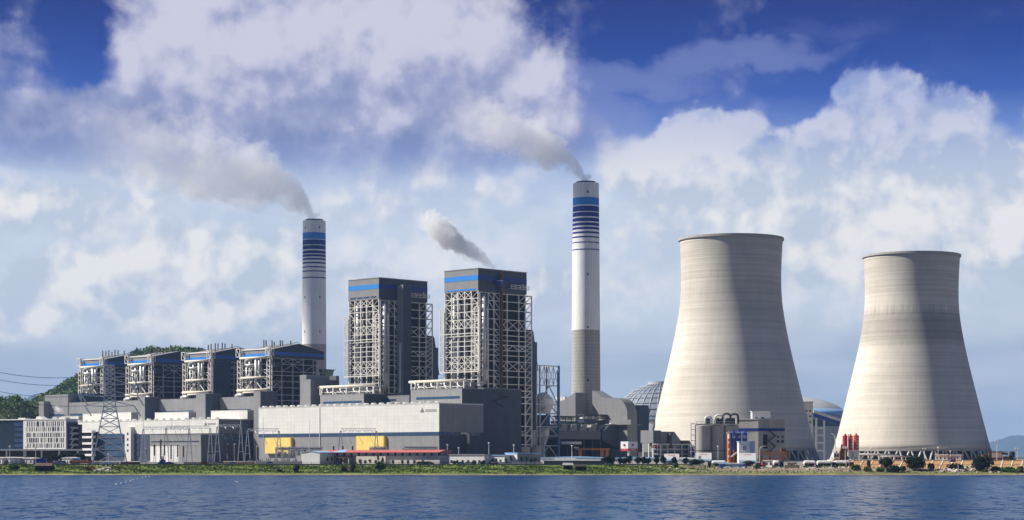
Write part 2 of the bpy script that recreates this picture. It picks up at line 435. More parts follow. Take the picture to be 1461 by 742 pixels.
def ground_mat():
    m = bpy.data.materials.new('ground soil'); m.use_nodes = True; t = NT(m.node_tree); b = t.n['Principled BSDF']
    o = t.n.new('ShaderNodeTexCoord').outputs['Object']; x, y, z = t.sep(o)
    n = t.noise(o, .09, 6, .6); n2 = t.noise(o, .6, 4, .6); n3 = t.noise(t.vm('MULTIPLY', o, (.4, 1, 1)), .05, 4, .6)
    soil = t.ramp(t.m('ADD', t.m('MULTIPLY', n, .6), t.m('MULTIPLY', n2, .4)), [(.3, (.12, .085, .055)), (.5, (.24, .18, .12)), (.7, (.40, .31, .21))])
    grass = t.ramp(t.m('ADD', t.m('MULTIPLY', n, .5), t.m('MULTIPLY', n2, .5)), [(.3, (.05, .08, .014)), (.5, (.11, .17, .02)), (.7, (.24, .25, .05))])
    dry = t.smooth(t.m('ADD', x, t.m('MULTIPLY', t.m('SUBTRACT', n3, .5), 140)), 40, 110)
    low = t.smooth(z, .9, 2.4)
    gm = t.m('MULTIPLY', t.m('SUBTRACT', 1.0, t.m('MULTIPLY', dry, t.m('ADD', .25, t.m('MULTIPLY', low, .75)))), t.smooth(z, .25, .7))
    bank = t.mix(gm, soil, grass)
    yard = t.ramp(t.m('ADD', t.m('MULTIPLY', n, .5), t.m('MULTIPLY', n2, .5)), [(.3, (.17, .16, .145)), (.6, (.30, .28, .25)), (.8, (.38, .35, .30))])
    far = t.mix(t.smooth(y, 2200, 3200), yard, (.05, .075, .03))
    t.put(b.inputs['Base Color'], t.mix(t.smooth(y, 1006, 1012), bank, far))
    b.inputs['Roughness'].default_value = .95
    MATS['ground soil'] = m
ground_mat()
def shore(x):                                                         # small bays along the waterline
    return 2.2 * math.sin(x * .021 + 1) + 1.3 * math.sin(x * .057) + .7 * math.sin(x * .13 + 2)
def bank_z(x, y):
    s = shore(x); d = y - 972 - s * .5
    if d < 0: return max(-2.0, d * .25)
    z = .55 * min(d, 1.5) + max(0, min(d, 34) - 1.5) * .115
    z += .25 * math.sin(x * .11 + d * .3) * min(1, d / 8) + .18 * math.sin(x * .31 + 1.7 * d * .2) * min(1, d / 8)
    return z
xs = sorted(set([-9000, -5000, -2500, -1200, -800] + list(range(-520, 521, 4)) + [800, 1200, 2500, 5000, 9000]))
ys = [940, 960, 966, 970, 972, 973.5, 975, 978, 981, 984, 987, 990, 994, 998, 1002, 1005, 1007.5]
mb = MB(); v = []; nx = len(xs)
for y in ys:
    for x in xs: v.append((x, y, min(bank_z(x, y), 4.6 if x < 90 else 3.4)))
for y in (1008.2, 1041.5, 1042.5, 1062, 1090, 1500, 2500, 6000, 26000):
    for x in xs: v.append((x, y, gz(x, y)))
fs = []
for j in range(len(ys) + 8):
    for i in range(nx - 1): fs.append((j * nx + i, j * nx + i + 1, (j + 1) * nx + i + 1, (j + 1) * nx + i))
mb.add(v, fs); struct('ground', mb, 'ground soil', smooth=True)

# a tarmac road along the top of the bank
mat('asphalt', (.06, .06, .062), .9, var=.2, scale=.3); mat('kerb concrete', (.38, .37, .35), .9)
mb = MB(); mb.box(-700, 92, 1012, 1019, 4.6, 5.006); struct('road', mb, 'asphalt')
mb = MB(); mb.box(-700, 92, 1011.6, 1012, 4.6, 5.13); mb.box(-700, 92, 1019, 1019.4, 4.6, 5.13); struct('kerb', mb, 'kerb concrete')

def hill_h(x, y):
    def g(cx, cy, sx, sy, h): return h * math.exp(-((x - cx) / sx) ** 2 / 2 - ((y - cy) / sy) ** 2 / 2)
    h2 = g(-440, 2620, 158, 230, 143)
    e = 1 / (1 + math.exp((x + 430) / 6.0))
    h1 = e * (g(-600, 1800, 260, 90, 62))
    r = 3 * math.sin(x * .05 + 1) * math.sin(y * .037) + 2 * math.sin(x * .11 + y * .06)
    h = h1 + h2
    return G - .6 + h + r * min(1, h / 40)
mat('hillside earth', (.08, .11, .03), .95, var=.4, scale=.02)
mb = MB(); gx = np.linspace(-1150, -60, 90); gy = np.linspace(1560, 3500, 80)
v = [(x, y, hill_h(x, y)) for y in gy for x in gx]
f = [(j * 90 + i, j * 90 + i + 1, (j + 1) * 90 + i + 1, (j + 1) * 90 + i) for j in range(79) for i in range(89)]
mb.add(v, f); struct('hill', mb, 'hillside earth', smooth=True)
# the wood that covers it, one mass of leaf clumps
mb = MB(); mb2 = MB(); cnt = 0
for k in range(30000):
    x = rng.uniform(-760, -150); y = rng.uniform(1600, 2640)
    h = hill_h(x, y) - G
    if h < 8: continue
    pxx = CX + F * x / y
    if pxx < -40 or pxx > 350: continue
    near = y < 2000
    if near:
        dens = math.sin(x * .035 + y * .02) + math.sin(y * .05 + 1.0) * .8
        tall = dens > .35
        if rng.random() > .75: continue
        rr = rng.uniform(2.2, 4.2) if tall else rng.uniform(1.0, 1.8)
        (mb if tall else mb2).leaves((x, y, h + G + rr * .7), (rr, rr, rr * 1.0), 26 if tall else 12, rr * .30)
    else:
        if rng.random() > .42: continue
        rr = rng.uniform(3.2, 6.0)
        mb.leaves((x, y, h + G + rr * .7), (rr, rr, rr * .95), 20, rr * .36)
    cnt += 1
struct('forest', mb, 'leaf forest', kind='stuff'); tag(bpy.data.objects['forest'], 'dark green wood covering the round hills behind the plant', 'wood')
struct('scrub', mb2, 'leaf olive', kind='stuff'); tag(bpy.data.objects['scrub'], 'olive green scrub on the nearer hillside at the left', 'scrub')

# far mountains, real ridges many kilometres off
mat('mountain rock', (.035, .055, .075), .95, var=.25, scale=.001)
def ridge(pts, Y, depth, n=70):
    mb = MB(); px = np.linspace(pts[0][0], pts[-1][0], n)
    z = np.interp(px, [p[0] for p in pts], [p[1] for p in pts])
    rows = []
    for s, k in ((-1, 0), (-.6, .45), (-.25, .85), (0, 1), (.5, .6), (1, 0)):
        for i in range(n):
            zz = EYE + (HY - z[i]) * Y / F
            wob = 1 + .03 * math.sin(i * .9 + s * 7) + .02 * math.sin(i * 2.3 + s * 3)
            rows.append((xat(px[i], Y) + s * 40, Y + s * depth, max(1, zz * k * wob)))
    f = [(j * n + i, j * n + i + 1, (j + 1) * n + i + 1, (j + 1) * n + i) for j in range(5) for i in range(n - 1)]
    return mb.add(rows, f)
struct('mountain', ridge([(-300, 600), (-60, 580), (40, 566), (70, 560), (84, 554), (100, 550), (130, 545), (180, 546), (260, 560), (420, 590), (560, 640)], 14000, 1500), 'mountain rock', smooth=True)
struct('mountain', ridge([(1180, 650), (1300, 646), (1385, 640), (1412, 631), (1428, 626), (1442, 622.5), (1461, 622), (1500, 617), (1560, 612), (1640, 606), (1800, 612), (2000, 640)], 21000, 2000), 'mountain rock', smooth=True)

def haze():
    m = bpy.data.materials.new('haze air'); m.use_nodes = True; t = NT(m.node_tree); t.n.clear()
    o = t.n.new('ShaderNodeOutputMaterial'); p = t.n.new('ShaderNodeVolumePrincipled')
    p.inputs['Color'].default_value = (.40, .62, 1.0, 1); p.inputs['Density'].default_value = 3.8e-5; p.inputs['Anisotropy'].default_value = .1
    t.l.new(p.outputs[0], o.inputs['Volume']); MATS['haze air'] = m
    mb = MB(); mb.box(-9800, 9800, -600, 27000, -4.5, 640); struct('haze', mb, 'haze air', kind='stuff')
haze()

# grass along the bank: one mass of blades
mb = MB(); n = 46000
X = rng.uniform(-420, 330, n); Y = rng.uniform(974, 1007, n); keep = rng.random(n); vv = []; ff = []
for i in range(n):
    x, y = X[i], Y[i]; pxx = CX + F * x / y
    dry = min(1, max(0, (pxx - 880) / 160)); d = y - 972
    if keep[i] < dry * (.80 if d < 11 else .95): continue
    patch = math.sin(x * .09 + 2) * math.sin(y * .35 + x * .03) + .5 * math.sin(x * .27 + y * .2)
    if patch < -.55 and keep[i] < .75: continue
    z = bank_z(x, y)
    if z < .45: continue
    h = (.22 + .40 * rng.random()) * (1 + .5 * max(0, patch)); w = .2 + .28 * rng.random(); a = rng.uniform(0, 3.14)
    dx, dy = w * math.cos(a), w * math.sin(a) * .5; lx = rng.normal() * .25
    b = len(vv); vv += [(x - dx, y - dy, z - .1), (x + dx, y + dy, z - .1), (x + dx * .5 + lx, y + dy, z + h), (x - dx * .4 + lx, y - dy, z + h * .8)]
    ff.append((b, b + 1, b + 2, b + 3))
mb.add(vv, ff); struct('grass', mb, 'grass blades', kind='stuff'); tag(bpy.data.objects['grass'], 'rough green grass growing along the bank above the water', 'grass')

# ------------------------------------------------------------ cooling towers
def tower_mat(name, org_z, stain):
    m = bpy.data.materials.new(name); m.use_nodes = True; t = NT(m.node_tree); b = t.n['Principled BSDF']
    o = t.n.new('ShaderNodeTexCoord').outputs['Object']; x, y, z = t.sep(o)
    rings = t.noise(t.vm('MULTIPLY', o, (.006, .006, .55)), 1.0, 5, .7)
    lift = t.m('FRACT', t.m('DIVIDE', z, 1.5)); line = t.m('LESS_THAN', lift, .16)
    ang = t.m('ARCTAN2', y, x)
    blk = t.noise(t.comb(t.m('MULTIPLY', ang, 60), t.m('FLOOR', t.m('DIVIDE', z, 1.5)), 0), 1.0, 2, .6)
    strk = t.noise(t.comb(t.m('MULTIPLY', ang, 34), t.m('MULTIPLY', z, .03), 0), 1.0, 5, .65)
    big = t.noise(o, .02, 4, .6)
    f = t.m('ADD', t.maprange(rings, .3, .7, -.15, .15), t.maprange(blk, .3, .7, -.06, .06))
    f = t.m('ADD', f, t.m('ADD', t.maprange(strk, .3, .7, -.055, .055), t.maprange(big, .3, .7, -.12, .12)))
    f = t.m('SUBTRACT', f, t.m('MULTIPLY', line, .10))
    # darker towards the rim, and a weathered belt round the throat
    zr = t.m('ADD', z, t.m('MULTIPLY', t.m('SUBTRACT', strk, .5), 13))
    rim = t.m('MULTIPLY', t.smooth(zr, 112, 146), .12)
    f = t.m('SUBTRACT', f, rim)
    if stain:
        belt = t.m('MULTIPLY', t.smooth(zr, 78, 92), t.smooth(zr, 114, 105)); f = t.m('SUBTRACT', f, t.m('MULTIPLY', belt, .36))
    else:
        belt = t.m('MULTIPLY', t.smooth(zr, 84, 104), t.smooth(zr, 128, 112)); f = t.m('SUBTRACT', f, t.m('MULTIPLY', belt, .15))
    f = t.m('ADD', f, 1.0)
    t.put(b.inputs['Base Color'], t.mix(1.0, (.62, .575, .50), t.comb(f, f, f), 'MULTIPLY'))
    b.inputs['Roughness'].default_value = .9
    bn = t.n.new('ShaderNodeBump'); bn.inputs['Strength'].default_value = .4; bn.inputs['Distance'].default_value = .15
    t.put(bn.inputs['Height'], t.m('SUBTRACT', rings, t.m('MULTIPLY', line, .4))); t.l.new(bn.outputs[0], b.inputs['Normal'])
    MATS[name] = m
tower_mat('tower concrete', G, False); tower_mat('tower concrete weathered', G, True)
TP = [(341, 73.5), (352, 72.6), (370, 71.6), (390, 71.0), (407, 71.0), (425, 71.7), (441, 73.4), (457, 76), (480, 80.2), (503, 85.2), (526, 90.6), (549, 96.2), (572, 101.8), (595, 107.5), (618, 113.4), (641, 119.5)]
def cooling_tower(px, Y, label, matname):
    k = 1333 / F; cx = xat(px, Y)
    t = thing('cooling_tower', label, 'cooling tower', (cx, Y, G), 'w', 'hyperbolic concrete cooling towers')
    prof = [(h * k, EYE + (HY - y) * k) for y, h in TP][::-1]
    # smooth the profile
    zs = np.linspace(prof[0][1], prof[-1][1], 40); rs = np.interp(zs, [p[1] for p in prof], [p[0] for p in prof])
    for _ in range(2): rs[1:-1] = (rs[:-2] + 2 * rs[1:-1] + rs[2:]) / 4
    outer = list(zip(rs, zs)); inner = [(r - .9, z) for r, z in outer][::-1]
    part(t, 'shell', MB().lathe(outer + inner, 144, (cx, Y), close=True), matname, smooth=True)
    r, z = outer[-1]
    part(t, 'rim', MB().lathe([(r + .01, z - 1.6), (r + .75, z - 1.5), (r + .75, z), (r - 1.2, z), (r - 1.2, z - 1.6)], 128, (cx, Y), close=True), 'concrete')
    r0, z0 = outer[0]
    part(t, 'base_ring', MB().lathe([(r0 + .35, z0 - 1.0), (r0 + .35, z0 + .6), (r0 - 1.1, z0 + .6), (r0 - 1.1, z0 - 1.0)], 128, (cx, Y), close=True), 'concrete')
    part(t, 'basin', MB().lathe([(r0 + 4.5, G), (r0 + 4.5, G + 1.1), (r0 + 3.9, G + 1.1), (r0 + 3.9, G)], 96, (cx, Y), close=True), 'concrete pale')
    part(t, 'fill_pack', MB().lathe([(r0 - 7, G), (r0 - 7, z0 - .4)], 64, (cx, Y)), 'steel dark')  # dark drum for the fill, interior shade behind the columns put into its colour
    n = 44; first = None
    for i in range(n):
        for s in (-1, 1):
            if first is None or s != last:
                pass
            a0 = 2 * math.pi * i / n
            if (i, s) in ((0, -1), (0, 1)):
                mb = MB().beam((cx + (r0 + 2.6) * math.cos(s * .012), Y + (r0 + 2.6) * math.sin(s * .012), G), (cx + (r0 - .3) * math.cos(s * .058), Y + (r0 - .3) * math.sin(s * .058), z0 - .8), .95)
                o = part(t, 'support_column', mb, 'concrete pale')
                if s < 0: ca = o
                else: cb = o
            else:
                c = (ca if s < 0 else cb).copy(); COL.objects.link(c); c.parent = t; c.rotation_euler = (0, 0, a0)
            last = s
    return t
cooling_tower(1043, 1333, 'taller nearer grey concrete cooling tower standing behind the grey ash silos', 'tower concrete')
cooling_tower(1300.5, 1444, 'concrete cooling tower with dark weathered belt standing behind three small red silos', 'tower concrete weathered')

# ------------------------------------------------------------ chimneys
def chimney(px, Y, ytop, ysplit, hw_t, hw_b, bands, label, wins):
    k = Y / F; cx = xat(px, Y); Z = lambda y: zy(y, Y); zt = Z(ytop)
    rad = lambda z: (hw_b + (hw_t - hw_b) * min(1, (z - G) / (zt - G))) * k
    t = thing('chimney', label, 'chimney', (cx, Y, G), 'w', 'tall striped power station chimneys')
    zs = Z(ysplit)
    part(t, 'concrete_shaft', MB().lathe([(rad(G), G), (rad(zs), zs)], 48, (cx, Y)), 'chimney concrete')
    part(t, 'painted_shaft', MB().lathe([(rad(zs) + .12, zs), (rad(zt) + .12, zt), (rad(zt) - .5, zt), (rad(zt) - .5, zt - 3)], 48, (cx, Y)), 'chimney white')
    part(t, 'flue_liner', MB().lathe([(rad(zt) - 2.4, zt - 4), (rad(zt) - 2.4, zt + 1.4), (rad(zt) - 2.9, zt + 1.4), (rad(zt) - 2.9, zt - 4)], 32, (cx, Y), close=True), 'steel dark')
    for i, (a, b) in enumerate(bands):
        z1, z0 = Z(a), Z(b)
        part(t, 'painted_band', MB().lathe([(rad(z0) + .2, z0), (rad(z1) + .2, z1), (rad(z1) + .05, z1), (rad(z0) + .05, z0)], 48, (cx, Y), close=True), 'band sky blue' if i == 0 else 'band navy')
    for y, off in wins:
        z = Z(y); r = rad(z); a = math.asin(off); wx, wy = cx + math.sin(a) * r, Y - math.cos(a) * r
        part(t, 'window', MB().box(wx - .55, wx + .55, wy - .35, wy + .6, z - .8, z + .8), 'glass dark')
mat('chimney white', (.83, .83, .82), .6, var=.07, scale=.05, streak=.12)
mat('chimney concrete', (.40, .385, .36), .9, var=.12, scale=.3, streak=.12)
def _rings():                                                         # pour lines on the bare shaft
    m = MATS['chimney concrete']; t = NT(m.node_tree); b = t.n['Principled BSDF']; old = b.inputs['Base Color'].links[0].from_socket
    z = t.sep(t.n.new('ShaderNodeTexCoord').outputs['Object'])[2]
    ln = t.m('LESS_THAN', t.m('FRACT', t.m('DIVIDE', z, 2.5)), .18); g = t.m('SUBTRACT', 1.0, t.m('MULTIPLY', ln, .2))
    t.put(b.inputs['Base Color'], t.mix(1.0, old, t.comb(g, g, g), 'MULTIPLY'))
_rings()
chimney(836, 1486, 262, 471.5, 18.2, 21.5, [(283.3, 294), (295.7, 303.3), (304.6, 310.6), (312.6, 317.6), (319.6, 323.6), (325.7, 328.9), (332, 334.7), (338.7, 340.7), (346.6, 348), (356.6, 358)],
        'tall chimney with blue stripes rising beside the pale arched building', [(276, .1), (393, .1), (468, .1), (543, .1)])
chimney(448.3, 1720, 315.5, 491.5, 16.0, 18.0, [(333, 342.3), (343.3, 350.3), (351.4, 356.9), (358.8, 363), (364.2, 367.5), (369.5, 372), (375.2, 377.3), (381.3, 383), (387.2, 388.8), (396.4, 397.9)],
        'shorter looking striped chimney behind the row of low boiler houses', [(326, -.7), (326, .55), (376, -.7), (376, .55), (425, -.7), (425, .55), (474, -.7), (474, .55)])
mat('steel inner', (.19, .185, .18), .6, var=.2, scale=.3)  # steel behind the front layer, interior shade put into the colour
# ------------------------------------------------------------ the plant's halls
def pbox(u0, u1, v0, v1, z0, z1, m=0): return MB().box(u0, u1, v0, v1, z0, z1, m)
def strip_windows(t, u0, u1, v, z0, z1, name='window_band', step=3.4, depth=.25, m='glass dark', label=None):
    """a ribbon of panes along a front face (plane v), with its own mullions as a sub-part"""
    o = part(t, name, pbox(u0, u1, v - .12, v + depth, z0, z1), m, label)
    mb = MB(); n = max(1, int((u1 - u0) / step))
    for i in range(1, n): x = u0 + (u1 - u0) * i / n; mb.box(x - .16, x + .16, v - .2, v - .125, z0, z1)
    part(o, 'mullions', mb, 'casing blue'); return o
def side_windows(t, v0, v1, u, z0, z1, name='window_band', step=3.4, m='glass dark'):
    o = part(t, name, pbox(u - .25, u + .12, v0, v1, z0, z1), m)
    mb = MB(); n = max(1, int((v1 - v0) / step))
    for i in range(1, n): y = v0 + (v1 - v0) * i / n; mb.box(u + .125, u + .2, y - .16, y + .16, z0, z1)
    part(o, 'mullions', mb, 'casing blue'); return o
def emblem(t, u, v, z, s):
    """grey triangle mark with a short row of small characters, as on the hall"""
    mb = MB(); y = v - .1
    def tri(x0, z0, w, h): mb.prism([(x0 - w / 2, y, z0), (x0 + w / 2, y, z0), (x0, y, z0 + h)], (0, .08, 0))
    tri(u, z + s * .62, s * .42, s * .45)
    tri(u - s * .34, z, s * .62, s * .62); tri(u + s * .34, z, s * .62, s * .62)
    mb.prism([(u - s * .3, y, z + s * .58), (u + s * .3, y, z + s * .58), (u, y, z + s * .1)], (0, .08, 0))
    part(t, 'emblem', mb, 'emblem grey')
    mb = MB(); x = u + s * 1.0; c = s * .52
    random.seed(3)
    for k in range(6):
        x0 = x + k * c * 1.12
        for zz in (0, .45, .9): mb.box(x0, x0 + c * .82, y, y + .08, z + .1 * s + zz * c, z + .1 * s + zz * c + c * .13)
        for xx in ((0, .7) if k % 2 == 0 else (.35,)): mb.box(x0 + xx * c, x0 + (xx + .13) * c, y - .01, y + .07, z + .1 * s, z + .1 * s + c)
    part(t, 'lettering', mb, 'emblem grey')
def roof_vents(t, u0, u1, v0, v1, z, n, name='roof_vent', m='paint white'):
    for i in range(n):
        u = u0 + (u1 - u0) * (i + .5) / n
        mb = MB().box(u - 1.1, u + 1.1, v0 + .6, v1, z, z + .5); mb.prism([(u - 1.5, v0 + .3, z + .5), (u + 1.5, v0 + .3, z + .5), (u, v0 + .3, z + 1.2)], (0, v1 - v0, 0))
        part(t, name, mb, m)
# --- the big cream turbine hall
uA0, uA1, vA0, vA1 = ufor(369, -105), ufor(626.5, -105), -105, -66.5
zA, zb1, zb0 = zat(575.5, uA1, vA0), zat(616, uA1, vA0), zat(621, uA1, vA0)
t = thing('turbine_hall', 'long cream turbine hall with grey lower wall and two yellow bays', 'turbine hall', (uA1, vA0, G), 'p')
part(t, 'upper_wall', pbox(uA0, uA1, vA0, vA1, zb1, zA), 'cladding white')
part(t, 'side_cladding', pbox(uA1 + .02, uA1 + .14, vA0 + .35, vA1, zb1 + .02, zA - .4), 'cladding grey')  # greyer sheet over the white end wall, shade painted into its colour
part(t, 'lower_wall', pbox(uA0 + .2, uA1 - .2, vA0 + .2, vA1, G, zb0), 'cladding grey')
part(t, 'side_plinth', pbox(uA1 - .18, uA1 - .06, vA0 + .5, vA1, G, zb0), 'cladding slate')  # lower end wall again, darkened for the side away from the sun
strip_windows(t, uA0 + .1, uA1 - .15, vA0 + .1, zb0, zb1, step=3.0, m='glass blue')
side_windows(t, vA0 + .3, vA1 - 3, uA1 - .15, zb0, zb1, m='glass blue')
part(t, 'roof', pbox(uA0 - .2, uA1 + .25, vA0 - .2, vA1, zA, zA + .35), 'paint white')
roof_vents(t, uA0, uA1, vA0 + .5, vA0 + 3.5, zA + .35, 24)
for s0 in (378, 508):
    u0, u1 = ufor(s0, vA0 - 2), ufor(s0 + (37 if s0 < 400 else 40), vA0 - 2)
    zt, z0 = zat(624.5 if s0 < 400 else 622, u1, vA0 - 2), zat(647, u1, vA0 - 2)
    mb = MB().prism([(u0, vA0 - 2, z0), (u1 - .9, vA0 - 2, z0), (u1 - .25, vA0 - 1.75, z0), (u1, vA0 - 1.2, z0), (u1, vA0 + .1, z0), (u0, vA0 + .1, z0)], (0, 0, zt - z0))
    part(t, 'yellow_bay', mb, 'paint yellow')
emblem(t, ufor(602.5, vA0), vA0, zat(588.5, ufor(602, vA0), vA0), 3.0)
v_ = vfor(665, uA1)                                                   # exhaust duct on the end wall
mb = MB().tube([(uA1 + .1, v_ - 5, zat(618, uA1, v_)), (uA1 + 1.5, v_ - 2, zat(618, uA1, v_)), (uA1 + 1.8, v_ - .4, zat(619.5, uA1, v_)), (uA1 + 1.8, v_, zat(624, uA1, v_)), (uA1 + 1.8, v_, zat(634, uA1, v_))], .85, 10)
o = part(t, 'exhaust_duct', mb, 'pipe silver', smooth=True)
part(t, 'exhaust_grating', pbox(uA1, uA1 + 2.6, v_ - 2.2, v_ + 2.2, G, zat(634, uA1, v_)), 'steel dark')
part(t, 'downpipe', MB().beam((ufor(456, vA0 - .2), vA0 - .2, G + 1), (ufor(456, vA0 - .2), vA0 - .2, zA), .35), 'steel galvanised')

# --- the older, farther hall in the same line
uB1 = ufor(312, vA0); uB0 = ufor(86, vA0); zB = zat(598, uB1, vA0); zBm = zat(618, uB1, vA0); vB1 = -70.5
t = thing('turbine_hall', 'older whitish turbine hall with dark grey end wall, left of the cream one', 'turbine hall', (uB1, vA0, G), 'p')
part(t, 'upper_wall', pbox(uB0, uB1, vA0, vB1, zBm, zB), 'cladding white')
part(t, 'end_cladding', pbox(uB1 + .02, uB1 + .14, vA0 + .3, vB1, zBm + .02, zB - .3), 'cladding dark')  # end wall sheet with the shade of the right face painted in
part(t, 'lower_wall', pbox(uB0 + .3, uB1 - .2, vA0 + .4, vB1, G, zBm), 'cladding slate')
part(t, 'end_window_band', pbox(uB1 - .21, uB1 - .1, vA0 + .6, vB1 - 1, zat(627, uB1, -90), zat(624, uB1, -90)), 'glass blue')
part(t, 'roof', pbox(uB0 - .2, uB1 + .2, vA0 - .2, vB1, zB, zB + .35), 'paint white')
roof_vents(t, uB0, uB1, vA0 + .5, vA0 + 3, zB + .35, 22)
emblem(t, ufor(293.5, vA0), vA0, zat(607, ufor(293, vA0), vA0), 2.6)
for (a, b) in ((178, 186.5),):                                         # the lit stair bay with four square windows
    u0, u1 = ufor(a, vA0 - 3), ufor(b, vA0 - 3)
    o = part(t, 'stair_bay', pbox(u0, u1, vA0 - 3, vA0 + 1, G, zat(609, u1, vA0)), 'cladding white')
    for y in (619, 627, 635, 643):
        z = zat(y, (u0 + u1) / 2, vA0 - 3); part(o, 'window', pbox((u0 + u1) / 2 - .9, (u0 + u1) / 2 + .9, vA0 - 3.1, vA0 - 2.9, z - .9, z + .9), 'glass dark')
for (a, b) in ((134, 176), (188, 198)):                                # big panes either side of it
    u0, u1 = ufor(a, vA0), ufor(b, vA0)
    for y0, y1 in ((618.5, 625), (627, 634), (635.5, 642), (643.5, 651)):
        strip_windows(t, u0, u1, vA0 + .1, zat(y1, u1, vA0), zat(y0, u1, vA0), step=3, m='glass blue')
# --- balcony block in front of its left end
u0, u1 = ufor(114, -110), ufor(133, -110)
t = thing('balcony_building', 'white block with three open balcony floors, left of the pylon', 'building', (u1, -110, G), 'p')
part(t, 'wall', pbox(u0, u1, -108.5, -105.3, G, zat(616, u1, -110)), 'boiler dark')
for y in (617, 625, 634, 642.5, 650.5):
    z = zat(y, u1, -110); part(t, 'balcony', pbox(u0 - .3, u1 + .3, -111.5, -108, z - .1, z + 1.5), 'paint white')
for s in (u0 - .2, u1 - .6): part(t, 'corner_post', pbox(s, s + .8, -111, -110.2, G, zat(616, u1, -110)), 'paint white')

# --- grey bunker bay behind the old hall, with three stair towers
vK = -70; uK1 = ufor(376, vK); uK0 = ufor(96, vK)
zK = zat(565, uK1, vK)
t = thing('bunker_building', 'long grey bunker building with three stair towers above the older hall', 'bunker building', (uK1, vK, G), 'p')
part(t, 'wall', pbox(uK0, uK1, vK, vfor(396, uK1), G, zK), 'cladding grey')
part(t, 'end_cladding', pbox(uK1 + .02, uK1 + .15, vK + .3, vfor(396, uK1), G, zK - .3), 'cladding slate')  # dark sheet on the end wall, painting the shade it lies in
zk = zat(585.5, ufor(345, vK), vK)
for a, b in ((128, 192), (216, 276), (300, 358)):
    strip_windows(t, ufor(a, vK), ufor(b, vK), vK, zk - .9, zk + .9, m='glass blue')
strip_windows(t, ufor(100, vK), ufor(126, vK), vK, zk - .9, zk + .9, m='glass blue')
for a, b, c, y in ((197, 206.5, 213, 566), (280, 293, 301, 561.5), (362, 371.5, 380, 558)):
    u1 = ufor(b, vK - 13); u0 = ufor(a, vK - 13)
    o = part(t, 'stair_tower', pbox(u0, u1, vK - 13, vK + 2, G, zat(y, u1, vK - 13)), 'cladding grey')
    part(o, 'side_cladding', pbox(u1 + .02, u1 + .12, vK - 12.8, vK + 2, G, zat(y, u1, vK - 13) - .3), 'cladding slate')  # right side of the grey tower, its shade put into a darker colour
    for j in range(5):
        z = zat(y + 10 + j * 8, u1, vK - 8); part(o, 'window', pbox(u1 + .1, u1 + .2, vK - 8.5, vK - 7, z - .9, z + .9), 'glass blue')
# stepped left end of that bay
u1 = ufor(97, vK - .5); u0 = ufor(64, vK - .5); zz = zat(562.5, u1, vK)
t = thing('transfer_building', 'stepped grey block closing the far left end of the bunker building', 'building', (u1, vK, G), 'p')
part(t, 'wall', pbox(u0, u1, vK - .5, vK + 26, G, zz), 'cladding grey')
part(t, 'dark_block', pbox(u1 + .1, ufor(117, vK + 8), vK + 8, vK + 30, zK + .1, zat(561, ufor(117, vK + 8), vK + 8)), 'casing blue')
part(t, 'annex', pbox(ufor(55.5, vK - 6), ufor(62.5, vK - 6), vK - 6, vK - .6, G, zat(573, u0, vK)), 'cladding grey')
strip_windows(t, ufor(68, vK - .5), ufor(92, vK - .5), vK - .5, zk - .8, zk + .9, m='glass blue')
# white roof houses standing behind the old hall's front wall
for i, (a, b, c, y0, nm) in enumerate(((118, 152, 163, 590, 'leftmost white roof house above the older hall'), (88, 112, 120, 594, 'small white block at the far left end of the older hall'), (152.5, 187, 198, 588.5, 'white roof house right of the pylon legs above the older hall'), (221, 269, 279, 588, 'long white roof house midway along the older hall'), (301, 353, 362, 585.5, 'long white roof house at the right end of the older hall'))):
    v0 = vB1 - 14; u0, u1 = ufor(a, v0), ufor(b, v0); z1 = zat(y0, u1, v0)
    t = thing('roof_house', nm, 'roof house', (u1, v0, zB + .35), 'p', 'white houses on the roof of the older hall')
    part(t, 'wall', pbox(u0, u1, v0, v0 + 12, zB + .35, z1), 'cladding white')
    part(t, 'end_wall', pbox(u1 + .02, u1 + .15, v0 + .2, v0 + 12, zB + .35, z1 - .2), 'cladding grey')  # same white wall seen on its shaded side, painted grey
    part(t, 'roof', pbox(u0 - .2, u1 + .2, v0 - .2, v0 + 12.2, z1, z1 + .3), 'paint white')

# --- bunker bays of the new units, behind the cream hall
def bay(pxl, pxr, v0, v1, ytop, label, win=None, m='cladding grey'):
    u0, u1 = ufor(pxl, v0), ufor(pxr, v0); z1 = zat(ytop, u1, v0)
    t = thing('bunker_building', label, 'bunker building', (u1, v0, G), 'p')
    part(t, 'wall', pbox(u0, u1, v0, v1, G, z1), m)
    part(t, 'end_cladding', pbox(u1 + .02, u1 + .14, v0 + .2, v1, G, z1 - .2), 'cladding slate')  # grey end wall covered by a darker sheet, shade put into the colour
    part(t, 'parapet', pbox(u0 - .1, u1 + .25, v0 - .12, v1, z1, z1 + .4), m)
    if win:
        strip_windows(t, ufor(win[0], v0), ufor(win[1], v0), v0, zat(win[3], u1, v0), zat(win[2], u1, v0), m='glass blue')
    return t, u0, u1, z1
bay(586, 659, -66, -46.2, 554.5, 'grey bunker building in front of the nearer boiler tower', (594, 656, 565, 568.5))
t, u0, u1, z1 = bay(671, 690, -46, -11, 554, 'grey block with tall dark end wall below the nearer boiler tower', (673, 683, 564, 567))
mb = MB()                                                              # zigzag stair on its end wall
zz = [zat(y, u1, -30) for y in (559, 566, 573, 580)]
mb.beam((u1 + 1, -36, zz[0]), (u1 + 1, -24, zz[1]), .5); mb.beam((u1 + 1, -24, zz[1]), (u1 + 1, -36, zz[2]), .5); mb.beam((u1 + 1, -36, zz[2]), (u1 + 1, -28, zz[3]), .5)
mb.box(u1 + .1, u1 + 2, -38, -35, zz[0] - .2, zz[0]); mb.box(u1 + .1, u1 + 2, -26, -22, zz[1] - .2, zz[1]); mb.box(u1 + .1, u1 + 2, -38, -34, zz[2] - .2, zz[2])
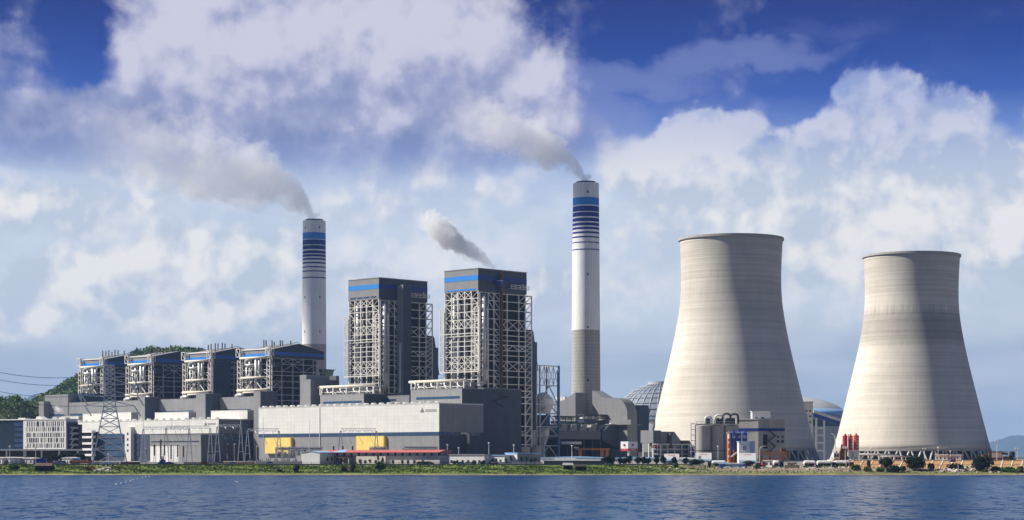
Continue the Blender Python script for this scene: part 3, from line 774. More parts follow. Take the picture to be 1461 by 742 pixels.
part(t, 'outside_stair', mb, 'steel dark')
bay(457.5, 519, -66, -46.2, 562, 'grey bunker building below the farther boiler tower', (461, 516, 571.5, 574.5))
bay(519.5, 584, -46, -11, 564.5, 'long grey block between the two bunker buildings', (546, 565, 568.5, 571.5))
# end tower of the new row
u1 = ufor(443, -66); u0 = ufor(428, -66)
t = thing('stair_building', 'tall grey end block left of the pipe racks, beside the last low boiler house', 'building', (u1, -66, G), 'p')
z1 = zat(541, u1, -66)
part(t, 'wall', pbox(u0, u1, -66, -40, G, z1), 'cladding grey')
part(t, 'end_cladding', pbox(u1 + .02, u1 + .15, -65.7, -40, G, z1 - .2), 'cladding dark')  # painted shade on the end wall facing away from the sun
part(t, 'upper_block', pbox(u0 - .1, ufor(437, -66), -66.1, -45, z1 - .5, zat(534.5, u1, -66)), 'cladding grey')
part(t, 'rear_wing', pbox(u0 + 4, u1 - .2, -39.9, vfor(480, u1), zat(552, u1, -30), zat(537.5, u1, -20)), 'cladding dark')
part(t, 'rear_base', pbox(u0 + 5, u1 - 4, -39.9, vfor(476, u1), G, zat(552, u1, -30)), 'cladding slate')

# --- steam pipe racks on the bay roofs
def pipe_rack(pxl, pxr, v0, ytop, ybot, label, riser_px):
    u0, u1 = ufor(pxl, v0), ufor(pxr, v0); zt, zb = zat(ytop, u1, v0), zat(ybot, u1, v0)
    t = thing('pipe_rack', label, 'pipe rack', (u0, v0, zb), 'p', 'cream steam pipe racks on the bunker roofs')
    n = 5
    for i in range(n):
        u = u0 + (u1 - u0) * i / (n - 1)
        mb = MB(); mb.beam((u, v0, zb), (u, v0, zt - 1.2), .7); mb.beam((u, v0 + 6, zb), (u, v0 + 6, zt - 1.2), .7); mb.beam((u, v0, zt - 1.4), (u, v0 + 6, zt - 1.4), .6)
        part(t, 'trestle', mb, 'steel white')
    part(t, 'header_pipe', MB().tube([(u0 - 3, v0 + 1, zt - .3), (u1 + 1, v0 + 1, zt - .3)], .95, 10), 'pipe cream', smooth=True)
    part(t, 'header_pipe', MB().tube([(u0, v0 + 4, zt - 3.2), (u1, v0 + 4, zt - 3.2)], .7, 8), 'pipe silver', smooth=True)
    for i in range(n - 1):
        u = u0 + (u1 - u0) * (i + .45) / (n - 1)
        part(t, 'valve_loop', MB().tube([(u, v0 + 1.2, zt - 1), (u, v0 + 1, zt - 3), (u + 1, v0 + .6, zb + 2), (u + 2.6, v0 + .6, zb + 1.4), (u + 3.2, v0 + 1, zb + .2)], .55, 7), 'pipe silver', smooth=True)
        part(t, 'silencer', MB().cyl((u + 5, v0 + 2.4, zb), (u + 5, v0 + 2.4, zb + 2.8), 1.0, 10), 'pipe silver', smooth=False)
    random.seed(int(pxl))
    for i in range(12):
        u = u0 + 2 + (u1 - u0 - 4) * random.random(); zc = zb + (zt - zb) * random.uniform(.25, .8); l = random.uniform(2, 6)
        part(t, 'branch_pipe', MB().tube([(u, v0 + random.uniform(.2, 4), zc), (u + l * .6, v0 + 2, zc), (u + l, v0 + 2.4, zc - 1.2), (u + l, v0 + 2.4, zb)], random.uniform(.22, .45), 6), random.choice(('pipe silver', 'steel galvanised', 'pipe cream')), smooth=True)
        if i % 3 == 0: part(t, 'valve_box', pbox(u, u + 1.8, v0 + 2, v0 + 4, zb, zb + random.uniform(1.2, 3)), random.choice(('steel grey', 'steel dark')))
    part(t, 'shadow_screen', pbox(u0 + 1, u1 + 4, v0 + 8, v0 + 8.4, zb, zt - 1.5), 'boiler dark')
    part(t, 'deck_beam', MB().beam((u0, v0 + .2, zt - 4.2), (u1, v0 + .2, zt - 4.2), .4), 'steel white')
    ur = ufor(riser_px, v0 - 1)
    part(t, 'riser_pipe', MB().tube([(u0 + 1, v0 + 1, zt - .6), (ur + .8, v0 - .6, zt - 2), (ur, v0 - 1.2, zb - .5), (ur, v0 - 1.2, zb - 9)], .5, 8), 'pipe cream', smooth=True)
pipe_rack(457, 533, -62, 549, 561.5, 'pipe rack with cream header below the farther boiler tower', 458.5)
pipe_rack(587, 662, -62, 541.5, 554, 'pipe rack with cream header below the nearer boiler tower', 591.5)

# ------------------------------------------------------------ steel frames
def grid_frame(t, axis, plane, pos, zs, w=.62, bw=.5, braces=(), m='steel white', tagname='', mats=None):
    """one vertical plane of steelwork: each column and each floor line is a part; braces of one row are a part.
    axis 'u': columns stand at u in pos on plane v; axis 'v': at v in pos on plane u.  braces: (bay, row, kind)"""
    P = (lambda s, z: (s, plane, z)) if axis == 'u' else (lambda s, z: (plane, s, z))
    for s in pos: part(t, tagname + 'column', MB().beam(P(s, zs[0]), P(s, zs[-1]), w), m)
    for z in zs: part(t, tagname + 'floor_beam', MB().beam(P(pos[0], z), P(pos[-1], z), bw), m)
    rows = {}
    for b, r, kd in braces:
        mb = rows.setdefault((r, b), MB()); a0, a1 = pos[b], pos[b + 1]; z0, z1 = zs[r], zs[r + 1]
        if kd in 'x/': mb.beam(P(a0, z0), P(a1, z1), bw * .8)
        if kd in 'x\\': mb.beam(P(a0, z1), P(a1, z0), bw * .8)
        if kd == 'k': mb.beam(P(a0, z0), P((a0 + a1) / 2, z1), bw * .8); mb.beam(P(a1, z0), P((a0 + a1) / 2, z1), bw * .8)
    for r, mb in rows.items(): part(t, tagname + 'bracing', mb, m)
def boiler_tower(u0, label, lift):
    """tower boiler house: front face 32 m wide on the plane v=0, right face 48 m deep on the plane u=u0"""
    L = lambda u: u + u0
    Z = lambda y: EYE + (HY - y) * OY / F + 0.0                       # heights read off the nearer tower's corner
    W, D = 33.0, 47.5; zt, zc = Z(383), Z(414.5)
    t = thing('boiler_house', label, 'boiler house', (u0, 0, G), 'p', 'tall tower boilers with blue banded tops')
    part(t, 'top_casing', pbox(L(-W), L(0), 0, D, zc, zt), 'cladding grey')
    part(t, 'side_casing', pbox(L(.02), L(.2), .3, D, zc + .1, zt - .3), 'cladding slate')  # shaded copy of the grey casing on the right face
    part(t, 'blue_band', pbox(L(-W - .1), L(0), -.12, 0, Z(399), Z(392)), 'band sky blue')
    part(t, 'blue_band', pbox(L(.21), L(.34), .1, D, Z(399), Z(392)), 'band navy')  # the same band on the right face, painted darker for shade
    if lift: 
        for i in range(4): part(t, 'louvre', pbox(L(-W + 2 + i * 7.4), L(-W + 8 + i * 7.4), -.15, 0, Z(412), Z(410)), 'glass blue')
    else: part(t, 'thin_blue_band', pbox(L(-W + 2), L(-2), -.15, 0, Z(413), Z(411)), 'band sky blue')
    part(t, 'roof', pbox(L(-W - .3), L(.5), -.3, D + .3, zt, zt + .5), 'roof grey')
    # inner bodies
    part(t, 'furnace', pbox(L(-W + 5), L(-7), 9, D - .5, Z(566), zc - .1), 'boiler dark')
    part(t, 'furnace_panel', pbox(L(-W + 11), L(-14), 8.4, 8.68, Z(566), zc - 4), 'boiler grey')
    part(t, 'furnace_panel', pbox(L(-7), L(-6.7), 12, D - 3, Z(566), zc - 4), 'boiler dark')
    part(t, 'rear_casing', pbox(L(-W + 1), L(-3), D + 1.2, D + 14, G, Z(470) - 6), 'casing blue')
    ur = L(-3)
    mb = MB().prism([(ur + .1, D + 1.3, Z(475)), (ur + .1, D + 10, Z(475)), (ur + .1, D + 8.5, Z(473)), (ur + .1, D + 1.3, Z(473))], (-W + 5, 0, 0))
    mb = MB().prism([(ur + .2, D + .8, Z(525)), (ur + .2, D + 15, Z(525)), (ur + .2, D + 13, Z(500)), (ur + .2, D + 10, Z(468)), (ur + .2, D + 9, Z(465)), (ur + .2, D + .8, Z(465))], (-W + 4, 0, 0))
    part(t, 'flue_casing', mb, 'casing blue')
    part(t, 'rear_wall', pbox(L(-W + 2), L(-.9), 45.9, 47.2, Z(566), zc - .1), 'boiler dark')
    part(t, 'front_void', pbox(L(-W + 5), L(-6.9), 8.7, 8.95, Z(566), Z(425)), 'boiler dark')  # dark sheet, shade of the depth behind the steel put into its colour
    # front steel
    uc = [L(-W + .3 + i * (W - .6) / 5) for i in range(6)]
    zs = [Z(y) for y in (555, 541, 527, 517, 508, 500.5, 493, 486, 478.5, 467, 455, 444, 433, 425, 414.6)]
    br = []
    for r in range(len(zs) - 1):
        if r >= 2: br += [(0, r, '\\' if r % 2 else '/'), (4, r, '/' if r % 2 else '\\')]
        if r in (2, 9, 13): br += [(b, r, 'x') for b in (1, 2, 3)]
        elif r == 3: br += [(1, r, 'x'), (2, r, 'k'), (3, r, 'x')]
        elif r in (10,): br += [(1, r, '/'), (3, r, '\\')]
    br += [(0, 13, '\\'), (4, 13, '/')]
    grid_frame(t, 'u', .4, uc, zs, .66, .44, br)
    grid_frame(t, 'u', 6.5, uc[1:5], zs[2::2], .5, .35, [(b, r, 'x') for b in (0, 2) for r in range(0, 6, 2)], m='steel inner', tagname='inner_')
    # outer bay in front, a little lower
    zo = [Z(y) for y in (530, 519, 507.5, 497, 486, 475, 462, 449, 438)]
    uo = [L(-W - 2.2), uc[0] + .9]; ub = [uc[5] - .9, L(2.6)]
    grid_frame(t, 'u', -1.8, uo, zo, .58, .4, [(0, r, '/' if r % 2 else '\\') for r in range(8)], tagname='outer_')
    grid_frame(t, 'u', -1.8, ub, zo, .58, .4, [(0, r, '\\' if r % 2 else '/') for r in range(8)], tagname='outer_')
    part(t, 'outer_girder', MB().beam((uo[0], -1.8, zo[0]), (ub[1], -1.8, zo[0]), .7), 'steel white')
    for v in (-1.8,): part(t, 'outer_girder', MB().beam((uo[0], v, zo[5]), (ub[1], v, zo[5]), .5), 'steel white')
    for u in (uo[0], ub[1]):
        for z in zo: part(t, 'outer_tie', MB().beam((u, -1.8, z), (u, .4, z), .45), 'steel white')
    part(t, 'side_blade', pbox(L(-W - 3), L(-W - 1.2), 3, 12, Z(553), Z(402)), 'cladding grey')
    # pipes and drums behind the front steel
    for i, (du, r_, y0, y1) in enumerate(((-26.5, 1.5, 548, 421), (-21, .7, 545, 430), (-17.5, .7, 545, 425), (-14, .6, 545, 428), (-8.5, 1.4, 545, 425), (-30, 1.0, 545, 440))):
        part(t, 'downcomer_pipe', MB().tube([(L(du), 3.6, Z(y0)), (L(du), 3.6, Z(y1))], r_, 10), 'pipe silver' if i in (0, 4) else 'steel inner', smooth=True)
    for y in (441, 456, 470, 484, 498, 512, 526, 540):
        part(t, 'platform', pbox(L(-W + 1), L(-2), 2.2, 8.4, Z(y) - .25, Z(y)), 'steel dark')
        o = part(t, 'burner_box', pbox(L(-27 + (y * 7 % 11)), L(-23 + (y * 7 % 11)), 4, 8, Z(y), Z(y) + 2.4), 'boiler grey')
    random.seed(int(u0) + 5)
    for k in range(20):
        y = random.uniform(432, 545); u = L(random.uniform(-29, -5)); l = random.uniform(2, 7)
        if k % 2: part(t, 'pipe', MB().tube([(u, 4.6, Z(y)), (u, 3, Z(y)), (u, 3, Z(y) - l)], random.uniform(.25, .5), 6), 'pipe silver' if k % 4 == 1 else 'steel inner', smooth=True)
        else: part(t, 'equipment_box', pbox(u, u + l * .7, 4.5, 6.3, Z(y), Z(y) + random.uniform(1.5, 3)), random.choice(['steel inner', 'boiler grey', 'steel dark']))
    part(t, 'bent_duct', MB().tube([(L(2.0), 3.5, Z(520)), (L(2.0), 5.5, Z(530)), (L(1.6), 5.8, Z(540)), (L(1.2), 3.5, Z(546)), (L(.4), 1.0, Z(551)), (L(-3.5), -2, Z(552))], 1.15, 10), 'pipe silver', smooth=True)
    # right face
    g = 'steel grey' if not lift else 'steel white'
    vs = [1.0, 9, 14.5, 20.5, 27.5, 39, 45.6, 52.0]
    zr = [Z(y) for y in (556, 547, 536, 527.5, 514, 505.5, 498, 490.5, 484, 476.5, 468.5, 453.5, 440, 427.5, 416.5)]
    br = []
    for r in range(14):
        br.append((6, r, '/')); br.append((2, r, '\\'))
        if r in (3, 10): br += [(3, r, 'x'), (4, r, 'x'), (5, r, 'x')]
        if r in (6,): br += [(3, r, 'k'), (4, r, 'k'), (5, r, 'x')]
        if r in (12, 13): br += [(1, r, '\\'), (5, r, '/')]
    grid_frame(t, 'v', L(.6), vs, zr, .66, .46, br, m='steel white', tagname='side_')
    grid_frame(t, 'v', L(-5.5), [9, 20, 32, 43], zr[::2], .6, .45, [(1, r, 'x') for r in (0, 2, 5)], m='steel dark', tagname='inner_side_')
    for y in zr[1::2]: part(t, 'side_platform', pbox(L(-5), L(.2), 2, D, y - .3, y - .05), 'steel dark')
    for z in zr[2:13:2]: part(t, 'corner_platform', pbox(L(-6), L(1.6), 1.2, 13, z - .12, z + .12), 'steel white')
    for v, r_ in ((4.4, 1.5), (7.6, .6)):
        part(t, 'corner_pipe', MB().tube([(L(1.3), v, Z(548)), (L(1.3), v, Z(418))], r_, 12), 'pipe silver', smooth=True)
    part(t, 'roof_platform', pbox(L(.4), L(3.2), 29, 47, Z(408.5), Z(407.5)), 'steel grey')
    mb = MB()
    for v in (29, 33.5, 38, 42.5, 47): mb.beam((L(3), v, Z(408)), (L(3), v, Z(403)), .3)
    for y in (405.5, 403): mb.beam((L(3), 29, Z(y)), (L(3), 47, Z(y)), .3)
    part(t, 'railing', mb, 'steel white')
    part(t, 'roof_mast', MB().beam((L(1), 43, Z(408)), (L(1), 43, Z(399)), .5), 'steel white')
    # outrigger posts at the far corner, open to the sky
    grid_frame(t, 'u', 52, [L(-6), L(.6)], zr[3:], .6, .45, [(0, r, '/') for r in range(11)], m='steel white', tagname='rear_')
    for r in range(3, 15): part(t, 'rear_tie', MB().beam((L(.6), 45.6, zr[r]), (L(.6), 52, zr[r]), .5), 'steel grey')
    if lift:
        o = part(t, 'lift_shaft', pbox(L(.8), L(7.0), 17.0, 25.0, Z(566), Z(392)), 'cladding grey')
        part(o, 'side_cladding', pbox(L(7.02), L(7.15), 17.2, 25, Z(566), Z(392.5)), 'cladding slate')  # shaded side of the grey shaft, painted darker
        part(o, 'front_rib', pbox(L(3), L(5), 16.6, 17, Z(555), Z(480)), 'steel galvanised')
    else:
        part(t, 'lift_mast', MB().beam((L(2.2), 20.5, Z(640)), (L(2.2), 20.5, Z(387)), 1.5), 'rust brown')
        o = part(t, 'lift_cabin', pbox(L(1.6), L(4.4), 16.6, 19.6, Z(405), Z(399)), 'paint blue')
        part(o, 'cabin_roof', pbox(L(1.5), L(4.5), 16.5, 19.7, Z(399), Z(398.2)), 'paint white')
    return t, L, Z
boiler_tower(-100.5, 'farther tall steel boiler tower with a grey lift shaft up its side', True)
tB, L, Z = boiler_tower(0, 'nearer tall steel boiler tower, the highest building, with a brown lift mast', False)
# lower right face of the nearer tower, seen down to the ground
vs = [20.5, 27.5, 39, 45.6, 52.0]
zr = [Z(y) for y in (655, 634, 621, 607.5, 589.5, 574, 565, 556)]
grid_frame(tB, 'v', .6, vs, zr, .9, .7, [(3, r, '/') for r in range(7)], m='steel white', tagname='base_')
part(tB, 'base_core', pbox(-26, -7, 12, 46, G, Z(566)), 'boiler dark')
o = part(tB, 'switch_gallery', pbox(.9, 2.6, 21.5, 44, Z(619.5), Z(614.5)), 'steel grey')
for k in range(4): part(o, 'window', pbox(2.61, 2.7, 23 + k * 5.6, 26.4 + k * 5.6, Z(618), Z(616)), 'glass dark')
for v, r_, y0, y1, mm in ((30, 2.4, 572, 562, 'casing blue'), (38, 2.6, 572, 561, 'pipe silver'), (35, 2.2, 604, 590, 'boiler grey'), (26, 2.6, 606, 576, 'steel dark')):
    part(tB, 'vessel', MB().cyl((-3.5, v, Z(y0)), (-3.5, v, Z(y1)), r_, 14), mm)
for y in (574, 589.5, 607.5): part(tB, 'base_platform', pbox(-6, .2, 21, 51, Z(y) - .3, Z(y)), 'steel dark')
for px in (748, 765): 
    v = vfor(px, 6); part(tB, 'tank', MB().cyl((6, v, G), (6, v, Z(637)), 4.0, 20), 'concrete')
# the annex frame with hoppers right of it
u0 = 2.0; va, vb = vfor(765.5, u0), vfor(796, u0)
t = thing('hopper_frame', 'open steel frame holding grey hoppers, right of the nearer boiler tower', 'steel frame', (u0, va, G), 'p')
zz = [zat(y, u0, (va + vb) / 2) for y in (655, 636, 622, 609, 590, 577, 550, 522)]
vm1 = vfor(770, u0); vm2 = vfor(784, u0)
for v in (va, vm1, vb): part(t, 'column', MB().beam((u0, v, G), (u0, v, zz[-1]), .85), 'steel grey' if v < vb else 'steel blue')
for u in (u0 - 11,):
    for v in (va, vm1, vb): part(t, 'column', MB().beam((u, v, G), (u, v, zz[-1]), .8), 'steel dark')
for z in zz[1:]: part(t, 'floor_beam', MB().beam((u0, va, z), (u0, vb, z), .6), 'steel grey'); part(t, 'cross_beam', MB().beam((u0, vb, z), (u0 - 11, vb, z), .5), 'steel grey')
mb = MB()
vv = np.linspace(vm1, vb, 5)
for i in range(5): mb.beam((u0, vv[i], zz[6]), (u0, vv[i], zz[7]), .35)
for k in range(1, 3): z = zz[6] + (zz[7] - zz[6]) * k / 3; mb.beam((u0, vm1, z), (u0, vb, z), .3)
for i in range(4): mb.beam((u0, vv[i], zz[6]), (u0, vv[i + 1], zz[7]), .3); mb.beam((u0, vv[i], zz[7]), (u0, vv[i + 1], zz[6]), .3)
part(t, 'top_lattice', mb, 'steel white')
for r in (0, 2, 3, 4, 5):
    mb = MB().beam((u0, vm1, zz[r]), (u0, (vm1 + vb) / 2, zz[r + 1]), .6); mb.beam((u0, vb, zz[r]), (u0, (vm1 + vb) / 2, zz[r + 1]), .6); part(t, 'bracing', mb, 'steel grey')
vc = (vm1 + vb) / 2
hop = MB().lathe([(1.5, zz[0] + 1), (1.5, zz[1]), (4.2, zz[2]), (4.6, zz[3] - 1)], 20, (u0 - 5.5, vc)); part(t, 'hopper', hop, 'steel galvanised', smooth=False)
part(t, 'vessel', MB().cyl((u0 - 5.5, vc, zz[3]), (u0 - 5.5, vc, zz[4] - 1), 4.9, 20), 'casing blue')
part(t, 'vessel', MB().lathe([(4.8, zz[4]), (7.4, zz[5]), (7.2, zz[5] + 4), (3.0, zz[5] + 8), (.5, zz[5] + 8.6)], 20, (u0 - 5.5, vc)), 'steel galvanised')
part(t, 'vessel', MB().cyl((u0 - 4, va + 1, zz[1]), (u0 - 4, va + 1, zz[2] + 4), 2.6, 14), 'steel galvanised')
part(t, 'post_cladding', pbox(u0 + .5, u0 + 1.3, vb - .6, vb + .7, G, zz[-1] + .5), 'steel blue')

# ------------------------------------------------------------ the four older boiler houses
vU = -30.0
def old_unit(pxl, pxc, pxr, ycorner, label, shaft, i):
    u1, u0 = ufor(pxc, vU), ufor(pxl, vU); W = u1 - u0; D = vfor(462, ufor(388, vU)) - vU
    v1 = vU + D; z = lambda y: zat(y, ufor(388, vU), vU)              # same heights for all four
    zt, zc = z(498), z(510.5)
    t = thing('boiler_house', label, 'boiler house', (u1, vU, G), 'p', 'low older boiler houses with gabled blue banded tops')
    vm = vU + D * .52; zr = zt + 5.0
    ring = [(u1, vU, zc), (u1, v1, zc), (u1, v1, zt), (u1, vm, zr), (u1, vU, zt)]
    part(t, 'top_casing', MB().prism(ring, (-W, 0, 0)), 'cladding grey')
    k = .25; ring2 = [(u1 + .12, vU + k, zc + k), (u1 + .12, v1, zc + k), (u1 + .12, v1, zt - k), (u1 + .12, vm, zr - k), (u1 + .12, vU + k, zt - k)]
    part(t, 'gable_cladding', MB().prism(ring2, (-.1, 0, 0)), 'cladding slate')  # darker sheet on the gable, its shade painted into the colour
    part(t, 'blue_band', pbox(u1 + .13, u1 + .24, vU, v1, z(506.3), z(501.5)), 'band blue')  # darker copy of the front band, shade of the gable painted in
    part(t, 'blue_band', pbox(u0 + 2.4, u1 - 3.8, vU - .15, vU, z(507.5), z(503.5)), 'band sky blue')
    part(t, 'furnace', pbox(u0 + 5, u1 - 8, vU + 9, v1 - 1, G, zc - .1), 'boiler dark')
    part(t, 'furnace_panel', pbox(u0 + 7, u1 - 10, vU + 8.6, vU + 9, z(585), zc - 3), 'boiler dark')
    zs = [z(y) for y in (600, 590, 580, 571, 563, 552.5, 543.5, 535, 529.5, 519, 510.6)]
    vs = [vU + .6 + (D - 1.2) * q for q in (0, .185, .40, .61, .81, 1)]
    grid_frame(t, 'v', u1 - .5, vs, zs, .7, .5, [(1, 8, '/'), (2, 8, '\\'), (1, 9, 'x'), (2, 9, 'x'), (3, 8, '/'), (4, 8, '/'), (0, 5, 'x'), (0, 4, '/')], m='steel grey', tagname='side_')
    grid_frame(t, 'v', u1 - 6, vs[1:5], zs[1::2], .5, .4, [(0, 2, 'x'), (2, 1, '/')], m='steel dark', tagname='inner_side_')
    us = [u0 + .5, u0 + 2.6, u0 + W * .35, u0 + W * .65, u1 - 2.8, u1 - .5]
    zf = [z(y) for y in (585, 572, 562, 553.5, 544, 536.5, 527, 519, 510.6)]
    grid_frame(t, 'u', vU + .5, us, zf, .58, .4, [(1, 3, '/'), (3, 3, '\\'), (1, 4, '/'), (3, 4, '\\'), (2, 3, 'k'), (1, 6, '/'), (3, 5, '\\')])
    if not shaft: part(t, 'control_box', pbox(u1 - .2, u1 + 1.8, vU + 1, vU + 8, z(523.5), z(516.5)), 'casing blue')
    else:
        o = part(t, 'stair_shaft', pbox(u1 - 4.5, u1 + 1.4, vU - .4, vU + 16, G, z(510.8)), 'cladding grey')
        part(o, 'side_cladding', pbox(u1 + 1.42, u1 + 1.55, vU, vU + 16, G, z(511)), 'casing blue')  # dark blue sheet painting the shaded side of the grey shaft
    # ducts and header pipes on the front
    c = (u0 + u1) / 2
    for y, l, r_ in ((509.5, .80, .9), (538, .72, .9), (556, .98, 1.0), (559, .6, .7)):
        part(t, 'header_pipe', MB().tube([(c - W * l / 2, vU - 2.6, z(y)), (c + W * l / 2, vU - 2.6, z(y))], r_, 8), 'pipe cream', smooth=True)
    part(t, 'duct_loop', MB().tube([(c - 2, vU - 2, z(511)), (c - 7, vU - 2.2, z(511.5)), (c - 9, vU - 2.2, z(514)), (c - 9, vU - 2.2, z(518)), (c - 7.4, vU - 2.2, z(520)), (c + 1, vU - 2.2, z(520))], 1.15, 8), 'pipe silver', smooth=True)
    for du, y0, y1, r_ in ((-5, 557, 511, .9), (2.5, 557, 511, 1.3), (6, 540, 511, .8), (-9, 557, 522, .6)):
        part(t, 'riser_pipe', MB().tube([(c + du, vU - 1.4, z(y0)), (c + du, vU - 1.4, z(y1))], r_, 8), 'pipe silver', smooth=True)
    for s in (-1, 1): part(t, 'stay', MB().beam((c + s * 1.5, vU - 1.6, z(541)), (c + s * 10, vU - 1.6, z(556)), .7), 'steel white')
    for s in (-1, 1): part(t, 'hanger', MB().beam((c + s * 1, vU - 1.6, z(522)), (c + s * 8, vU - 1.6, z(537)), .6), 'steel white')
    part(t, 'fan_housing', MB().tube([(u0 - .5, vU - 2.5, z(564)), (u0 + 4, vU - 3, z(562.5)), (u0 + 9, vU - 3, z(564))], 1.8, 9), 'pipe silver', smooth=True)
    part(t, 'fan_housing', MB().tube([(u1 - 7, vU - 2.5, z(562)), (u1 - 3, vU - 3, z(561)), (u1 + .5, vU - 3, z(563.5))], 1.6, 9), 'pipe silver', smooth=True)
    for k in range(3):
        part(t, 'front_platform', pbox(u0 + 1, u1 - 1, vU + .8, vU + 7.5, z(529 + 12 * k) - .25, z(529 + 12 * k)), 'steel dark')
    # lattice cages at the roof corners
    for uc in (u0 + 1.0, u1 - 2.2):
        mb = MB(); x0, x1, y0, y1, z0, z1 = uc - 2.0, uc + 2.4, vU - 2.5, vU + 1.5, z(507), z(495.5)
        for x in (x0, x1):
            for y in (y0, y1): mb.beam((x, y, z0), (x, y, z1), .5)
        for zz_ in (z0, z1):
            for y in (y0, y1): mb.beam((x0, y, zz_), (x1, y, zz_), .5)
            for x in (x0, x1): mb.beam((x, y0, zz_), (x, y1, zz_), .5)
        mb.beam((x0, y0, z1), (x1, y0, z0), .4); mb.beam((x1, y0, z1), (x1, y1, z0), .4)
        part(t, 'corner_cage', mb, 'steel white')
        mb = MB()
        for dx in (-1.6, 1.8): mb.beam((uc + dx, vU - 1.5, z(512)), (uc + dx, vU - 1.5, z(585)), .6)
        for j in range(9): mb.beam((uc - 1.6, vU - 1.5, z(512 + 8 * j)), (uc + 1.8, vU - 1.5, z(516 + 8 * j)), .4)
        part(t, 'ladder_tower', mb, 'steel white')
    part(t, 'front_parapet', pbox(u0 + 3, u1 - 4, vU - .6, vU + .6, zt, zt + .9), 'paint white')
    # safety valve stacks along the ridge
    random.seed(20 + i)
    for k in range(7):
        uu = u0 + 4 + (W - 9) * k / 6; part(t, 'vent_stack', MB().cyl((uu, vm - 4 - 6 * (k % 2), zt + 1), (uu, vm - 4 - 6 * (k % 2), zr + 2.2 + random.random() * 1.6), .45, 8), random.choice(['rust brown', 'steel dark', 'rust brown']))
    part(t, 'ridge_rail', MB().beam((u1 - 1, vU + 2, zt + 1.4), (u1 - 1, vm, zr + 1.2), .3), 'steel dark')
    return t, u0, u1, v1, z
old_unit(115, 150, 183, 0, 'low boiler house at the far left end of the row, behind the pylon', False, 0)
old_unit(183, 219, 264, 0, 'second low boiler house from the left, below the wooded hilltop', False, 1)
old_unit(264, 304, 341, 0, 'third low boiler house from the left, with a grey stair shaft on its corner', True, 2)
t, u0, u1, v1, z = old_unit(342, 388, 462, 0, 'low boiler house nearest the striped chimney, right end of the row', False, 3)
# green glazed crane cab hanging on its right end
vq = v1 + 6; mb = MB().prism([(u1 - 1, v1 + 1, z(524.5)), (u1 - 1, v1 + 11, z(524.5)), (u1 - 1, v1 + 9.4, z(534)), (u1 - 1, v1 + 2.6, z(534))], (-6, 0, 0))
o = part(t, 'control_cab', mb, 'cab green') if 'cab green' in MATS else part(t, 'control_cab', mb, (mat('cab green', (.05, .17, .14), .25, var=.2, spec=.6), 'cab green')[1])
part(o, 'cab_roof', pbox(u1 - 8, u1, v1 + .2, v1 + 12, z(524.4), z(523.6)), 'steel dark')
part(o, 'cab_base', pbox(u1 - 7, u1 - 1, v1 + 3, v1 + 9, z(537), z(534.1)), 'steel dark')
part(o, 'cab_bracket', MB().beam((u1 - 4, v1 - 2, z(534)), (u1 - 4, v1 + 4, z(535)), 1.2), 'steel grey')
# ------------------------------------------------------------ gas cleaning plant round the right chimney
ue = -5.0
va, vb, vc = vfor(800, ue), vfor(859, ue), vfor(914.5, ue)
Zp = lambda y: zat(y, ue, (va + vc) / 2)
t = thing('precipitator', 'dark slate dust filter block with slanting underside behind the red and white sign', 'filter plant', (ue, vc, G), 'p')
P = lambda px, y: (ue, vfor(px, ue), Zp(y))
part(t, 'end_wall', MB().prism([P(871, 606), P(914.5, 606), P(914.5, 657), P(897, 657), P(897, 645), P(877, 638), P(859, 627.5), P(859, 616.5)], (-45, 0, 0)), 'cladding slate')
part(t, 'side_duct', pbox(ue - 30, ue - 1, va, vb - .1, Zp(627), Zp(615.5)), 'cladding dark')
for i in range(6):
    v = va + (vb - va) * i / 5; part(t, 'column', MB().beam((ue - 2, v, G), (ue - 2, v, Zp(627)), .8), 'steel dark')
for px in (884, 905): part(t, 'column', MB().beam((ue + .6, vfor(px, ue), G), (ue + .6, vfor(px, ue), Zp(640)), .8), 'steel dark')
part(t, 'rear_wall', pbox(ue - 34, ue - 31, va - 4, vc, G, Zp(620)), 'boiler dark')  # black backing, shade of the void under the duct put into the colour
part(t, 'duct_pipe', MB().tube([(ue + .5, va, Zp(632.5)), (ue + .5, vfor(828, ue), Zp(632.5))], 1.1, 10), 'steel galvanised', smooth=True)
for i in range(5):                                                     # slanting transition hoods, sunlit on the left
    v = va + 2 + (vb + 8 - va) * i / 5; w = (vb + 8 - va) / 5 - 1.0
    part(t, 'hood', MB().prism([(ue - 30, v, Zp(616)), (ue - 30, v + w, Zp(616)), (ue - 30, v + w, Zp(605.5)), (ue - 30, v + w * .45, Zp(606.5))], (26, 0, 0)), 'cladding grey')
part(t, 'roof', pbox(ue - 46, ue + .4, vfor(869, ue), vc + .3, Zp(606) + .02, Zp(606) + .6), 'roof grey')
for k in range(4):
    v = vfor(875 + 10 * k, ue); part(t, 'roof_vent', pbox(ue - 4, ue - 2, v, v + 1.6, Zp(606) + .6, Zp(606) + 1.6), 'paint white')
part(t, 'flood_lamp', MB().box(ue + .2, ue + 1, vfor(894, ue), vfor(897, ue), Zp(620), Zp(618.4)), 'paint white')
